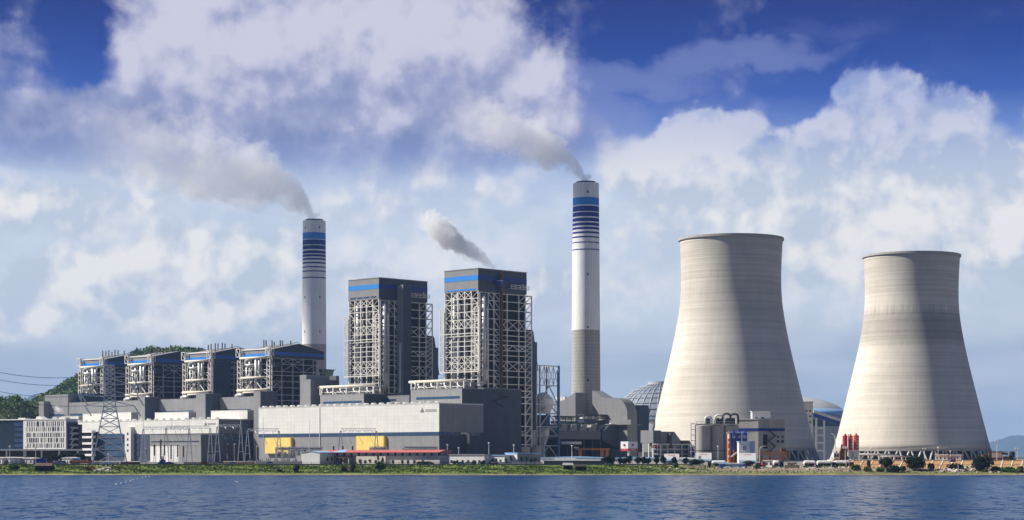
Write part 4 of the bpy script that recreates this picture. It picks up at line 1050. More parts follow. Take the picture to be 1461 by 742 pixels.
def walkway(pxa, pxb, u, y0, y1, label):
    a, b = vfor(pxa, u), vfor(pxb, u); Zq = lambda y: zat(y, u, (a + b) / 2)
    t = thing('roof_canopy', label, 'canopy', (u, a, Zq(y0)), 'p', 'canopies on the filter plant roof')
    part(t, 'roof', pbox(u - 7, u + .4, a, b, Zq(y1 + 1.6), Zq(y1)), 'steel dark')
    n = max(3, int((b - a) / 7))
    for i in range(n + 1):
        v = a + .5 + (b - a - 1) * i / n; part(t, 'post', MB().beam((u, v, Zq(y0)), (u, v, Zq(y1 + 1.5)), .4), 'steel dark')
    for i in range(n):
        v = a + 1 + (b - a - 1) * i / n; part(t, 'transformer_box', pbox(u - 5, u - 2, v, v + (b - a) / n * .7, Zq(y0 - 2), Zq(y0 - 6)), 'paint white')
    part(t, 'deck', pbox(u - 8, u + .6, a - .5, b + .5, Zq(y0 + 3.5), Zq(y0)), 'casing blue')
    part(t, 'leg', MB().beam((u - 3, a + 3, Zp(616)), (u - 3, a + 3, Zq(y0 + 3.4)), .8), 'steel dark'); part(t, 'leg', MB().beam((u - 3, b - 3, Zp(612)), (u - 3, b - 3, Zq(y0 + 3.4)), .8), 'steel dark')
walkway(798, 824, ue - 11, 601, 593.5, 'short dark canopy left of the chimney foot')
walkway(833, 892, ue - 11, 600, 591.5, 'long dark canopy with white boxes in front of the chimney foot')
# arched duct house
vf = 151; u1 = ufor(895, vf); u0 = ufor(845, vf); zt, zb = zat(567, u1, vf), G; r = 12.5
ring = [(u0, vf, zb), (u1, vf, zb)] + [(u1 - r + r * math.cos(a), vf, zt - r + r * math.sin(a)) for a in np.linspace(0, math.pi / 2, 12)] + [(u0 + 12, vf, zt), (u0 + .5, vf, zat(557.5, u0, vf)), (u0, vf, zat(557.5, u0, vf))]
t = thing('duct_house', 'pale grey arched flue duct house right of the taller chimney', 'duct house', (u1, vf, G), 'p')
part(t, 'wall', MB().prism(ring, (0, 11, 0)), 'cladding grey')
part(t, 'lower_duct', pbox(u0 + 6, u1 + 6, vf - 3, vf - .1, zat(606, u1, vf), zat(599, u1, vf)), 'cladding grey')
t = thing('duct_house', 'small dark block between the arched duct house and the coal dome', 'duct house', (ufor(906, 192), 192, G), 'p')
part(t, 'wall', pbox(ufor(898, 192), ufor(911, 192), 192, 204, G, zat(578, ufor(906, 192), 192)), 'cladding dark'); part(t, 'side_cladding', pbox(ufor(911, 192) + .02, ufor(911, 192) + .2, 192.2, 204, G, zat(578.4, ufor(906, 192), 192)), 'casing blue')  # right side painted darker than the front, for its shade
t = thing('duct_house', 'pale grey sloping duct house left of the taller chimney', 'duct house', (ufor(800, 140), 140, G), 'p')
a, b = ufor(790, 140), ufor(821, 140)
part(t, 'wall', MB().prism([(a, 140, G), (b, 140, G), (b, 140, zat(560, b, 140)), (a + 9, 140, zat(572, a, 140)), (a, 140, zat(572, a, 140))], (0, 12, 0)), 'cladding grey')
for k in range(4): part(t, 'roof_cowl', pbox(a + 1 + 2.6 * k, a + 3 + 2.6 * k, 140.5, 143, zat(572, a, 140), zat(566.5, a, 140)), 'paint white')

# ------------------------------------------------------------ coal dome
mat('dome sheet', (.23, .27, .33), .5, var=.15, panel=(5, 4, .25, .7)); mat('dome steel', (.42, .44, .46), .5)
YD = 1900; cx = xat(945, YD); kz = lambda y: zy(y, YD); zb, zt = kz(604), kz(547); rb = 52.0; hc = zt - zb; Rs = (rb * rb + hc * hc) / (2 * hc); cz = zt - Rs
amax = math.asin(min(1, rb / Rs))
t = thing('storage_dome', 'big grey lattice coal dome half hidden behind the taller cooling tower', 'dome', (cx, YD, G))
pr = [(max(.01, Rs * math.sin(a)), cz + Rs * math.cos(a)) for a in np.linspace(amax, .02, 16)]
part(t, 'skin', MB().lathe(pr, 64, (cx, YD)), 'dome sheet', smooth=True)
for i in range(36):
    a = 2 * math.pi * i / 36
    part(t, 'rib', MB().tube([(cx + (r + .5) * math.cos(a), YD + (r + .5) * math.sin(a), z + .4) for r, z in pr[::3] + pr[-1:]], .38, 4), 'dome steel')
for a_ in np.linspace(amax, .25, 9):
    r, z = Rs * math.sin(a_) + .5, cz + Rs * math.cos(a_) + .4
    part(t, 'ring_beam', MB().lathe([(r - .35, z - .3), (r + .35, z - .3), (r + .35, z + .3), (r - .35, z + .3)], 48, (cx, YD), close=True), 'dome steel')
part(t, 'crown_cap', MB().lathe([(14, zt - 1.5), (14, zt + 1.6), (1, zt + 2.2)], 32, (cx, YD)), 'dome steel')
part(t, 'ring_wall', MB().lathe([(rb + .5, G), (rb + .5, zb), (rb - .5, zb)], 64, (cx, YD)), 'paint white')

# second white dome and coal gallery between the towers
YE = 1690; k = YE / F
t = thing('storage_dome', 'white and blue coal dome peeping out between the two cooling towers', 'dome', (xat(1140, 1850), 1850, G))
mat('dome white', (.42, .43, .44), .5); cx = xat(1135, 1850); zb = zy(605, 1850); zt = zy(566, 1850)
pr = [(52 * math.cos(a), zb + (zt - zb) * math.sin(a)) for a in np.linspace(0, 1.55, 12)]
part(t, 'skin', MB().lathe(pr, 56, (cx, 1850)), 'dome white', smooth=True)
r_ = 52 * math.cos(.55)
part(t, 'blue_panel', MB().lathe([(52.3 * math.cos(a), zb + (zt - zb) * math.sin(a) + .2) for a in (.30, .42, .55)], 56, (cx, 1850)), 'roof blue', smooth=True)
part(t, 'ring_wall', MB().lathe([(52.6, G), (52.6, zb + .1), (51, zb + .1)], 56, (cx, 1850)), 'paint white')
t = spot('transfer_tower', 'cream coal transfer tower with square windows beside the blue edged conveyor gallery', 'transfer tower', 1147, YE)
hh = zy(574, YE) - G; w = 26 * k / 2
part(t, 'wall', MB().box(-w, w, 0, 14, 0, hh), 'paint cream')
part(t, 'roof', MB().box(-w - .3, w + .3, -.3, 14.3, hh, hh + .6), 'roof grey')
for y, x in ((586.5, 3.5), (594, 9), (586.5, 9), (602.5, 9), (594, 3.5)): part(t, 'window', MB().box((x - 1.4) * k, (x + 1.4) * k, -.1, .1, zy(y + 1.3, YE) - G, zy(y - 1.3, YE) - G), 'glass dark')
t = spot('conveyor_gallery', 'sloping coal conveyor gallery with blue side on a white trestle', 'conveyor', 1160, YE)
g0, g1 = (0, zy(592, YE) - G), (60 * k, zy(612, YE) - G)
part(t, 'gallery', MB().prism([(g0[0], -3, g0[1] - 2.5 * k), (g1[0], -3, g1[1] - 2.5 * k), (g1[0], -3, g1[1] + 3.0 * k), (g0[0], -3, g0[1] + 3.0 * k)], (0, 6, 0)), 'paint blue')
part(t, 'roof', MB().prism([(g0[0], -3.4, g0[1] + 3.0 * k), (g1[0], -3.4, g1[1] + 3.0 * k), (g1[0], -3.4, g1[1] + 7.2 * k), (g0[0], -3.4, g0[1] + 7.0 * k)], (0, 6.8, 0)), 'cladding white')
for x in (4.5, 15.5): part(t, 'trestle_leg', MB().beam((x * k, -1, 0), (x * k, -1, g0[1] - (2.5 + x * .33) * k), 2.4 * k, 0), 'paint white')
for y in (611, 621, 632, 643): part(t, 'trestle_tie', MB().beam((4.5 * k, -1, zy(y, YE) - G), (15.5 * k, -1, zy(y, YE) - G), 2.2 * k), 'paint white')
mat('shed grey blue', (.30, .34, .40), .7)
t = spot('coal_shed', 'pale blue grey shed standing beyond the conveyor trestle between the towers', 'shed', 1168, 1790)
part(t, 'wall', MB().box(-8, 26, 0, 30, 0, zy(608, 1790) - G), 'shed grey blue'); part(t, 'upper_wall', MB().box(-7, 26.1, .1, 30, zy(608, 1790) - G, zy(598, 1790) - G), 'casing blue')
sspot('street_lamp', 'white curved lamp arm beside the left edge of the red silo tower', 'lamp', MB().tube([(0, 0, 0), (0, 0, 16), (-1, 0, 19), (-3, 0, 20)], .35, 6), 'paint white', 1192, 1420)

# ------------------------------------------------------------ grey block, flags and racks left of the first tower
u, v = uvof(932, 1262)
Zg = lambda y: zat(y, u, v)
t = thing('pump_house', 'grey stepped process building below the coal dome', 'process building', (u, v, G), 'p')
part(t, 'wall', pbox(ufor(914, v), u, v, vfor(943, u), Zg(632), Zg(614)), 'cladding grey')
part(t, 'end_cladding', pbox(u + .02, u + .15, v + .2, vfor(943, u), Zg(632), Zg(614.4)), 'cladding dark')  # end wall sheet, darker to paint the shade of the right face
v2 = vfor(943.2, u); v3 = vfor(963, u); v4 = vfor(972, u)
part(t, 'sloping_wing', MB().prism([(u - .5, v2, Zg(645)), (u - .5, v4, Zg(645)), (u - .5, v4, Zg(628)), (u - .5, v3, Zg(615.5)), (u - .5, v2, Zg(615.5))], (-14, 0, 0)), 'cladding grey')
part(t, 'dark_flue', MB().tube([(u + 1, vfor(954, u), Zg(640)), (u + 1, vfor(954, u), Zg(625)), (u + 1.2, vfor(955, u), Zg(618))], 1.4, 8), 'steel dark', smooth=True)
part(t, 'rear_box', pbox(u - 12, u + .3, v4 + .1, vfor(984, u), Zg(650), Zg(628)), 'steel dark')
for px in (917, 925, 931): part(t, 'leg', MB().beam((ufor(px, v), v + .6, G), (ufor(px, v), v + .6, Zg(632)), .7), 'steel galvanised')
for px in (940, 950, 960, 970, 980): part(t, 'leg', MB().beam((u + 1.5, vfor(px, u), G), (u + 1.5, vfor(px, u), Zg(634)), .6), 'steel galvanised')
for y in (634, 641, 648): part(t, 'pipe_run', MB().tube([(u + 1.5, v, Zg(y)), (u + 1.5, vfor(985, u), Zg(y))], .45, 6), 'pipe silver', smooth=True)
part(t, 'base_wall', pbox(u - 13, u - .6, v + .5, vfor(984, u), G, Zg(645)), 'steel dark')
t = spot('flag_pole', 'pole flying one yellow and red flag beside the grey process building', 'flag', 930.5, 1060)
h = 28 * 1060 / F; part(t, 'pole', MB().cyl((0, 0, 0), (0, 0, h), .12, 6), 'steel galvanised'); part(t, 'flag', MB().box(.12, 1.5, -.04, .04, h - 1.8, h - .2), 'paint yellow'); part(t, 'flag_end', MB().box(1.5, 2.7, -.05, .05, h - 1.7, h - .1), 'paint red')
t = spot('flag_pole', 'pole flying one dark blue flag beside the yellow and red one', 'flag', 938, 1060)
part(t, 'pole', MB().cyl((0, 0, 0), (0, 0, h), .12, 6), 'steel galvanised'); part(t, 'flag', MB().box(-1.2, -.12, -.04, .04, h - 2.4, h - .3), 'paint blue')

# ------------------------------------------------------------ ash silos and their control block
YS = 1185; k = YS / F; H = lambda y: zy(y, YS) - G
t = spot('silo_block', 'three grey concrete ash silos with goose neck pipes on their roof', 'silos', 1019, YS)
for x, r in ((-15.5, 11.5), (6, 10.5), (26, 10.5)):
    part(t, 'silo', MB().lathe([(r * k, 0), (r * k, H(607.5)), (r * k - .4, H(606.6)), (.01, H(606))], 32, (x * k, 6 if x > 0 else 4)), 'concrete', smooth=False)
part(t, 'infill', MB().box(-22 * k, 30 * k, 6.5, 11, 0, H(609)), 'boiler dark')  # black box in the gaps between silos, their shade put into its colour
part(t, 'ring_beam', MB().box(-26 * k, 34 * k, 1, 10, H(606), H(604.5)), 'concrete pale')
for x in np.linspace(-25, 33, 10): part(t, 'rail_post', MB().beam((x * k, 1, H(604.5)), (x * k, 1, H(601.5)), .18), 'steel galvanised')
part(t, 'rail', MB().beam((-26 * k, 1, H(601.6)), (34 * k, 1, H(601.6)), .18), 'steel galvanised')
for x, top, dx in ((-12, 594, 9), (2, 592, 12), (13, 590, 11), (24, 590.5, 11)):
    pts = [(x * k, 3, H(604.5))] + [((x + dx / 2 - dx / 2 * math.cos(a)) * k, 3, H(top + 4) + 4 * k * math.sin(a) * 1.0) for a in np.linspace(.1, math.pi - .1, 7)] + [((x + dx) * k, 3, H(604.5))]
    part(t, 'goose_neck', MB().tube(pts, .62, 8), 'steel galvanised' if x < 10 else 'steel dark', smooth=True)
for x in (-8, 6, 12, 20, 28):
    part(t, 'filter_unit', MB().cyl((x * k, 4.5, H(604.5)), (x * k, 4.5, H(597.5)), 1.5, 10), 'steel dark'); part(t, 'motor', MB().box((x - 2) * k, (x + 2.4) * k, 2.6, 4, H(599.5), H(596.4)), 'steel dark')
for j in range(6):
    part(t, 'ladder_stage', MB().box(-33 * k, -26 * k, 2, 5, H(645 - 8 * j), H(644 - 8 * j)), 'steel galvanised')
for x in (-32.6, -26.4): part(t, 'ladder_post', MB().beam((x * k, 2, 0), (x * k, 2, H(604)), .4), 'steel galvanised')
part(t, 'pipe_bridge', MB().box(-30 * k, 36 * k, -2, -1, H(644), H(642.8)), 'steel dark')
YS2 = 1215; k = YS2 / F; H = lambda y: zy(y, YS2) - G
t = spot('ash_building', 'grey block with a blue stripe and an outside stair, right of the ash silos', 'building', 1082, YS2, 0)
part(t, 'wall', MB().prism([(-30 * k, 5, 0), (0, 0, 0), (39 * k, 4, 0), (39 * k, 22, 0), (-30 * k, 22, 0)], (0, 0, H(598.5))), 'concrete')
part(t, 'blue_band', MB().prism([(-30.1 * k, 4.85, H(615)), (0, -.15, H(615)), (39.1 * k, 3.85, H(615)), (39.1 * k, 22, H(615)), (-30.1 * k, 22, H(615))], (0, 0, 4 * k)), 'band navy')
part(t, 'roof', MB().prism([(-30.4 * k, 4.6, H(598.5)), (0, -.4, H(598.5)), (39.4 * k, 3.6, H(598.5)), (39.4 * k, 22, H(598.5)), (-30.4 * k, 22, H(598.5))], (0, 0, .5)), 'concrete pale')
o = part(t, 'penthouse', MB().box(-7 * k, 19 * k, 6, 14, H(598) + .3, H(587)), 'paint white')
part(o, 'roof', MB().box(-8 * k, 20 * k, 5.5, 14.5, H(587), H(586)), 'steel galvanised')
for x in (-1, 8): part(o, 'window', MB().box((x - 2) * k, (x + 2) * k, 5.9, 6.1, H(598), H(595)), 'glass dark')
yy = lambda x: 4 * max(0, x) / 39 - 5 * min(0, x) / 30
part(t, 'doorway', MB().box(7 * k, 13 * k, yy(7) - .1, yy(13) + 1, H(640), H(620)), 'boiler dark')
for x, y in ((29, 623.3), (35.5, 623.3), (29, 630), (35.5, 630)): part(t, 'window', MB().box((x - 1.9) * k, (x + 1.9) * k, yy(x) - .35, yy(x) + 1, H(y + (1 if y < 625 else 2)), H(y - (1 if y < 625 else 2))), 'glass dark')
z5 = [H(y) for y in (614, 622, 629, 637, 645)]; mb = MB()
for i in range(4): mb.beam(((15 if i % 2 == 0 else 24) * k, 0, z5[i]), ((24 if i % 2 == 0 else 15) * k, 0, z5[i + 1]), .8); mb.box((13 if i % 2 else 22) * k, (17 if i % 2 else 26) * k, -.7, 1.6, z5[i + 1] - .1, z5[i + 1] + .15)
part(t, 'outside_stair', mb, 'steel dark')
part(t, 'vent_cowl', MB().cyl((25 * k, 9, H(598)), (25 * k, 9, H(595)), 1.3, 10), 'paint white')
part(t, 'vent_cowl', MB().cyl((12 * k, 4, H(618)), (12 * k, 4, H(613)), .9, 10), 'paint white')

# ------------------------------------------------------------ concrete mixing plant
YC = 1085; k = YC / F; z0 = gz(xat(1050, YC), YC); H = lambda y: zy(y, YC) - z0
t = spot('mixing_plant', 'blue topped concrete mixing plant with a red and white mast', 'mixing plant', 1050, YC)
for x, y0 in ((-3.5, 0), (4.5, 1), (12.5, 0)):
    o = part(t, 'silo', MB().lathe([(1.2, H(645)), (3.6 * k, H(638)), (3.6 * k, H(617.5)), (.6, H(615.5))], 18, (x * k, y0)), 'paint blue')
    part(o, 'round_emblem', MB().cyl((x * k, y0 - 3.6 * k - .15, H(623.5)), (x * k, y0 - 3.6 * k + .3, H(623.5)), 2.0 * k, 14), 'paint white')
    part(o, 'emblem_ring', MB().cyl((x * k, y0 - 3.6 * k - .2, H(623.5)), (x * k, y0 - 3.6 * k - .1, H(623.5)), 1.1 * k, 12), 'paint blue')
    part(o, 'filter_cap', MB().cyl((x * k, y0, H(615.8)), (x * k, y0, H(613)), 1.3 * k, 10), 'paint blue')
part(t, 'orange_silo', MB().lathe([(3.6 * k, 0), (3.6 * k, H(618)), (.5, H(616))], 16, (-8.5 * k, 2)), 'paint orange')
for x in (-4, 4, 12, 17): part(t, 'leg', MB().beam((x * k, -1, 0), (x * k, -1, H(634)), .5), 'paint orange')
part(t, 'gantry', MB().box(-13 * k, 22 * k, -1, 1, H(618), H(616.8)), 'steel galvanised')
mb = MB(); 
for i in range(9): part(t, 'mast_section', MB().box(-11 * k, -9.2 * k, -1.2, -.2, H(656) + i * (H(626) - H(656)) / 9, H(656) + (i + .93) * (H(626) - H(656)) / 9), 'paint red' if i % 3 != 1 else 'paint white')
part(t, 'mast_head', MB().cyl((-10 * k, -.7, H(626)), (-10 * k, -.7, H(619)), .7, 10), 'paint white')
part(t, 'dark_bin', MB().box(-6 * k, 16 * k, .5, 5, 0, H(640)), 'rust brown')
part(t, 'chute', MB().beam((-8 * k, -2.5, H(652)), (5 * k, -2.5, H(642)), .8), 'steel galvanised')
t = spot('kiosk_tower', 'pale blue square bin house with a round blue emblem, right of the mixing plant', 'bin house', 1062, 1072)
k = 1072 / F; z0 = t.location.z; H = lambda y: zy(y, 1072) - z0
part(t, 'wall', MB().prism([(-7.5 * k, 1, 0), (7.5 * k, 0, 0), (16 * k, 4, 0), (16 * k, 9, 0), (-7.5 * k, 9, 0)], (0, 0, H(631.5))), 'paint white')
part(t, 'side_cladding', MB().prism([(7.55 * k, -.02, 0), (16.1 * k, 3.95, 0), (16.1 * k, 4.4, 0), (7.6 * k, .3, 0)], (0, 0, H(631.6))), 'paint pale blue')
part(t, 'roof', MB().prism([(-8 * k, .6, H(631.5)), (7.5 * k, -.4, H(631.5)), (16.5 * k, 4, H(631.5)), (16.5 * k, 9.4, H(631.5)), (-8 * k, 9.4, H(631.5))], (0, 0, .8)), 'paint pale blue')
o = part(t, 'round_emblem', MB().cyl((0, .2, H(639.5)), (0, .8, H(639.5)), 2.7 * k, 16), 'paint blue'); part(o, 'emblem_centre', MB().cyl((0, .1, H(639.5)), (0, .3, H(639.5)), 1.4 * k, 12), 'paint white')
# orange gantries right of it
t = spot('travelling_crane', 'long orange gantry crane frame below the grey block with the blue stripe', 'gantry crane', 1100, 1075)
k = 1075 / F; z0 = t.location.z; H = lambda y: zy(y, 1075) - z0
for y in (645, 648): part(t, 'girder', MB().beam((-18 * k, 0, H(y)), (24 * k, 0, H(y)), .7), 'paint orange')
for x in (-15, -2, 14, 22):
    part(t, 'leg', MB().beam((x * k, 0, 0), ((x + 1) * k, 0, H(645)), .6), 'paint orange'); part(t, 'brace', MB().beam((x * k, 0, H(657)), ((x + 5) * k, 0, H(648)), .4), 'paint orange')
part(t, 'trolley', MB().box(14 * k, 20 * k, -1.5, 1.5, H(644), H(640)), 'rust brown')
part(t, 'lower_girder', MB().box(-20 * k, 15 * k, -2, -1, H(658), H(654.5)), 'paint orange')
t = spot('travelling_crane', 'orange gantry crane in front of the dark filter block', 'gantry crane', 845, 1300)
k = 1300 / F; H = lambda y: zy(y, 1300) - G
part(t, 'girder', MB().box(-23 * k, 25 * k, -1, 1, H(642), H(639.6)), 'paint orange')
for x in (-17, 14, 21): part(t, 'leg', MB().prism([((x - 2.5) * k, -.8, H(642)), ((x + 2.5) * k, -.8, H(642)), ((x + 1.2) * k, -.8, 0), ((x - 1.2) * k, -.8, 0)], (0, 1.6, 0)), 'paint orange')
part(t, 'trolley', MB().box(-25 * k, -19 * k, -1.5, 1.5, H(639.5), H(637.8)), 'paint white')

# ------------------------------------------------------------ red silos
YR = 1110; k = YR / F
for i, (px, yt, c, nm) in enumerate(((1206, 619, 'paint crimson', 'dark crimson cement silo, leftmost of the three'), (1213.5, 619, 'paint red', 'narrow red cement silo between the other two'), (1221.5, 618.5, 'silo orange', 'orange red cement silo with white base, rightmost of the three'))):
    if c == 'silo orange': mat(c, (.52, .075, .03), .55, var=.2, scale=.35, streak=.15)
    t = spot('cement_silo', nm, 'silo', px, YR + (2 if i == 1 else 0), 0, None, 'red cement silos'); z0 = t.location.z; H = lambda y: zy(y, YR) - z0; r = (4.0 if i != 1 else 3.3) * k
    part(t, 'shell', MB().lathe([(r, H(642)), (r, H(yt + 3)), (r * .5, H(yt + 2)), (r * .35, H(yt + 2)), (r * .35, H(yt)), (.01, H(yt - .4))], 20), c)
    part(t, 'lower_shell', MB().lathe([(.4, H(655)), (r, H(650)), (r, H(642) - .02)], 20), 'paint white' if i else 'rust brown')
    for a in (.7, 2.3, 3.9, 5.5): part(t, 'leg', MB().beam((r * .9 * math.cos(a), r * .9 * math.sin(a), 0), (r * .9 * math.cos(a), r * .9 * math.sin(a), H(650)), .3), 'steel galvanised')
    if i:
        for j in range(4):
            o = part(t, 'character', MB().box(-.15 + .3, .75, -r - .1, -r + .35, H(626.5 + 4.2 * j), H(624 + 4.2 * j)), 'paint white')
t = spot('vent_pipe', 'slim white pipe standing between the crimson and the narrow red silo', 'pipe', 1209.8, YR - 4); H = lambda y: zy(y, YR) - t.location.z
part(t, 'pipe', MB().cyl((0, 0, 0), (0, 0, H(619)), .32, 8), 'paint white'); part(t, 'pipe_elbow', MB().tube([(0, 0, H(639)), (-1, 0, H(638)), (-3, 0, H(638))], .3, 6), 'paint white')
t = spot('mixer_rig', 'rusty brown mixer rig with a white cab at the foot of the red silos', 'mixer', 1197, 1050, 0, 5.0); k = 1050 / F; H = lambda y: zy(y, 1050) - 5
part(t, 'frame', MB().box(2 * k, 9 * k, 0, 3, H(660), H(646)), 'rust brown'); part(t, 'hopper', MB().prism([(1 * k, 0, H(646)), (10 * k, 0, H(646)), (8 * k, 0, H(640)), (4 * k, 0, H(638))], (0, 3, 0)), 'rust brown')
part(t, 'boom', MB().beam((8 * k, 1, H(658)), (14 * k, 1, H(652)), 1.4), 'rust brown'); part(t, 'mast', MB().beam((4 * k, 1, H(638)), (5 * k, 1, H(634)), .8), 'rust brown')
o = part(t, 'cab', MB().box(-8 * k, 0, -1, 2, H(656), H(646)), 'paint white'); part(o, 'window', MB().box(-7 * k, -4.5 * k, -1.1, -.9, H(652), H(648)), 'glass dark'); part(o, 'window', MB().box(-3.5 * k, -1 * k, -1.1, -.9, H(652), H(648)), 'glass dark'); part(o, 'cab_base', MB().box(-8.5 * k, .5 * k, -1.2, 2.2, 0, H(656)), 'rust brown')
# ------------------------------------------------------------ shoreline: office block, pylon, switchyard
YO = 1150; k = YO / F; H = lambda y: zy(y, YO) - G; X = lambda px: (px - 34) * k / (.8660 + .5 * (px - CX) / F)
t = spot('office_building', 'office block with black glass wing and white facade of narrow slot windows', 'office building', 34, YO, -30)
part(t, 'dark_wing', MB().box(X(-40), X(33), .6, 10, H(641), H(599.5)), 'glass dark')
part(t, 'lower_storey', MB().box(X(-38), X(94), 3, 9.5, 0, H(641.2)), 'boiler dark')
part(t, 'facade', MB().box(X(33.2), X(94), 0, 10, H(641), H(599.3)), 'paint white')
part(t, 'roof_edge', MB().box(X(-41), X(94.5), -.3, 10.3, H(599.3), H(598)), 'paint white')
part(t, 'base_edge', MB().box(X(-41), X(94.5), -.3, 10.3, H(642.6), H(641)), 'paint white')
for r, (y0, y1) in enumerate(((601.5, 608.8), (609.7, 615.7), (617.6, 623.8), (625, 631.5), (632.8, 638.9))):
    o = part(t, 'pale_window', MB().box(X(20), X(32.3), .45, .59, H(y1 - 1), H(y0 + 1)), 'glass blue')
random.seed(5)
for y0, y1 in ((601.5, 608.8), (609.7, 615.7), (617.6, 623.8), (625, 631.5), (632.8, 638.9)):
    for j in range(20):
        x = 37.4 + 54.2 * (j + random.uniform(.1, .6)) / 20; w = random.choice((.9, 1.0, 1.3, 1.7))
        part(t, 'slot_window', MB().box(X(x), X(x + w), -.06, .2, H(y1), H(y0)), random.choice(('glass dark', 'steel dark', 'glass dark', 'boiler grey')))
for i, (a, b) in enumerate(((19, 29), (68, 74), (77, 86))): part(t, 'roof_unit', MB().box(X(a), X(b), 4, 8, H(598), H(596 - i % 2)), 'paint white' if i != 1 else 'steel grey')
part(t, 'roof_skylight', MB().prism([(X(44), 4, H(598)), (X(56), 4, H(598)), (X(49), 4, H(594)), (X(45), 4, H(594.5))], (0, 4, 0)), 'paint white')
part(t, 'side_wall', MB().box(X(94) + .02, X(96), 1, 9, H(641), H(603)), 'casing blue')
for j in range(4): part(t, 'side_balcony', MB().box(X(96), X(100), 2, 7, H(612 + 8 * j), H(609.5 + 8 * j)), 'steel grey'); part(t, 'side_stair', MB().beam((X(97), 2.4, H(617 + 8 * j)), (X(101), 2.4, H(612 + 8 * j)), .5), 'steel grey')
part(t, 'stair_core', MB().box(X(96), X(101), 7, 9.5, 0, H(606)), 'steel dark')
t = spot('entrance_canopy', 'long flat white canopy on columns in front of the office block', 'canopy', 55, 1105); k = 1105 / F; H = lambda y: zy(y, 1105) - t.location.z
part(t, 'roof', MB().box(-75 * k, 60 * k, -2, 5, H(643), H(640.8)), 'paint white')
for x in (-70, -45, -20, 5, 30, 56.5): part(t, 'column', MB().box((x - .8) * k, (x + .8) * k, -1.5, -.8, 0, H(643)), 'paint white')

def pylon():
    YP = 1066; k = YP / F; z0 = gz(xat(156, YP), YP); H = lambda y: zy(y, YP) - z0
    t = spot('transmission_tower', 'tall grey lattice pylon carrying power lines at the left', 'pylon', 156.5, YP, 12)
    hb, hm, ht = 9.2, 3.1, 2.3; zm, zt = H(580), H(521)
    wz = lambda z: hb + (hm - hb) * z / zm if z < zm else hm + (ht - hm) * (z - zm) / (zt - zm)
    lv = [0, H(641), H(624), H(609), H(597), H(587), zm, H(572), H(564), H(556), H(548), H(540), H(533), H(527), zt]
    for sx in (-1, 1):
        for sy in (-1, 1): part(t, 'leg', MB().beam((sx * hb, sy * hb, 0), (sx * hm, sy * hm, zm), .55).beam((sx * hm, sy * hm, zm), (sx * ht, sy * ht, zt), .45), 'steel galvanised')
    for a, b in zip(lv, lv[1:]):
        mb = MB(); wa, wb = wz(a), wz(b)
        for s in (-1, 1):
            for (p, q) in (((-wa, s * wa, a), (wb, s * wb, b)), ((wa, s * wa, a), (-wb, s * wb, b)), ((s * wa, -wa, a), (s * wb, wb, b)), ((s * wa, wa, a), (s * wb, -wb, b))): mb.beam(p, q, .28)
            mb.beam((-wb, s * wb, b), (wb, s * wb, b), .3); mb.beam((s * wb, -wb, b), (s * wb, wb, b), .3)
        part(t, 'bracing', mb, 'steel galvanised')
    ends = []
    for y, l in ((538, 9.5), (549, 9), (565.5, 12), (580, 10)):
        z = H(y); w = wz(z)
        for s in (-1, 1):
            mb = MB()
            for sy in (-1, 1): mb.beam((s * w, sy * w * .9, z), (s * (w + l), 0, z + .5), .35); mb.beam((s * w, sy * w * .9, z + 2.6), (s * (w + l), 0, z + .5), .3)
            part(t, 'cross_arm', mb, 'steel galvanised'); ends.append((s * (w + l), z + .4))
            dx = 3.4
            o = part(t, 'insulator_string', MB().beam((s * (w + l), 0, z + .4), (s * (w + l) + dx, -1, z - 5.2), .55), 'paint white')
    return t, ends, YP
tp, ends, YP = pylon()
xp = xat(156.5, YP); z0 = tp.location.z
def cable(label, p, q, sag, r=.13, cat='cable', group=None):
    pts = [(p[0] + (q[0] - p[0]) * s, p[1] + (q[1] - p[1]) * s, p[2] + (q[2] - p[2]) * s - 4 * sag * s * (1 - s)) for s in np.linspace(0, 1, 25)]
    return solo('power_line', label, cat, MB().tube(pts, r, 5), 'wire', p, 'w', group)
g = 'power lines strung to the pylon'
lefts = [(522.5, 539, 'uppermost power line sagging in from the left edge to the pylon'), (533, 541, 'second power line from the top, left of the pylon'), (549, 566, 'third power line from the top, crossing the wooded hill'), (556, 580, 'lowest power line crossing low in front of the wooded hill')]
for i, (yl, yr, nm) in enumerate(lefts):
    l = ends[[0, 2, 4, 6][i]] if False else [e for e in ends if e[0] < 0][i]
    cable(nm, (xat(-60, 1010), 1010, zy(yl - 6, 1010)), (xp + l[0], YP, z0 + l[1]), 3.6, .13, group=g)

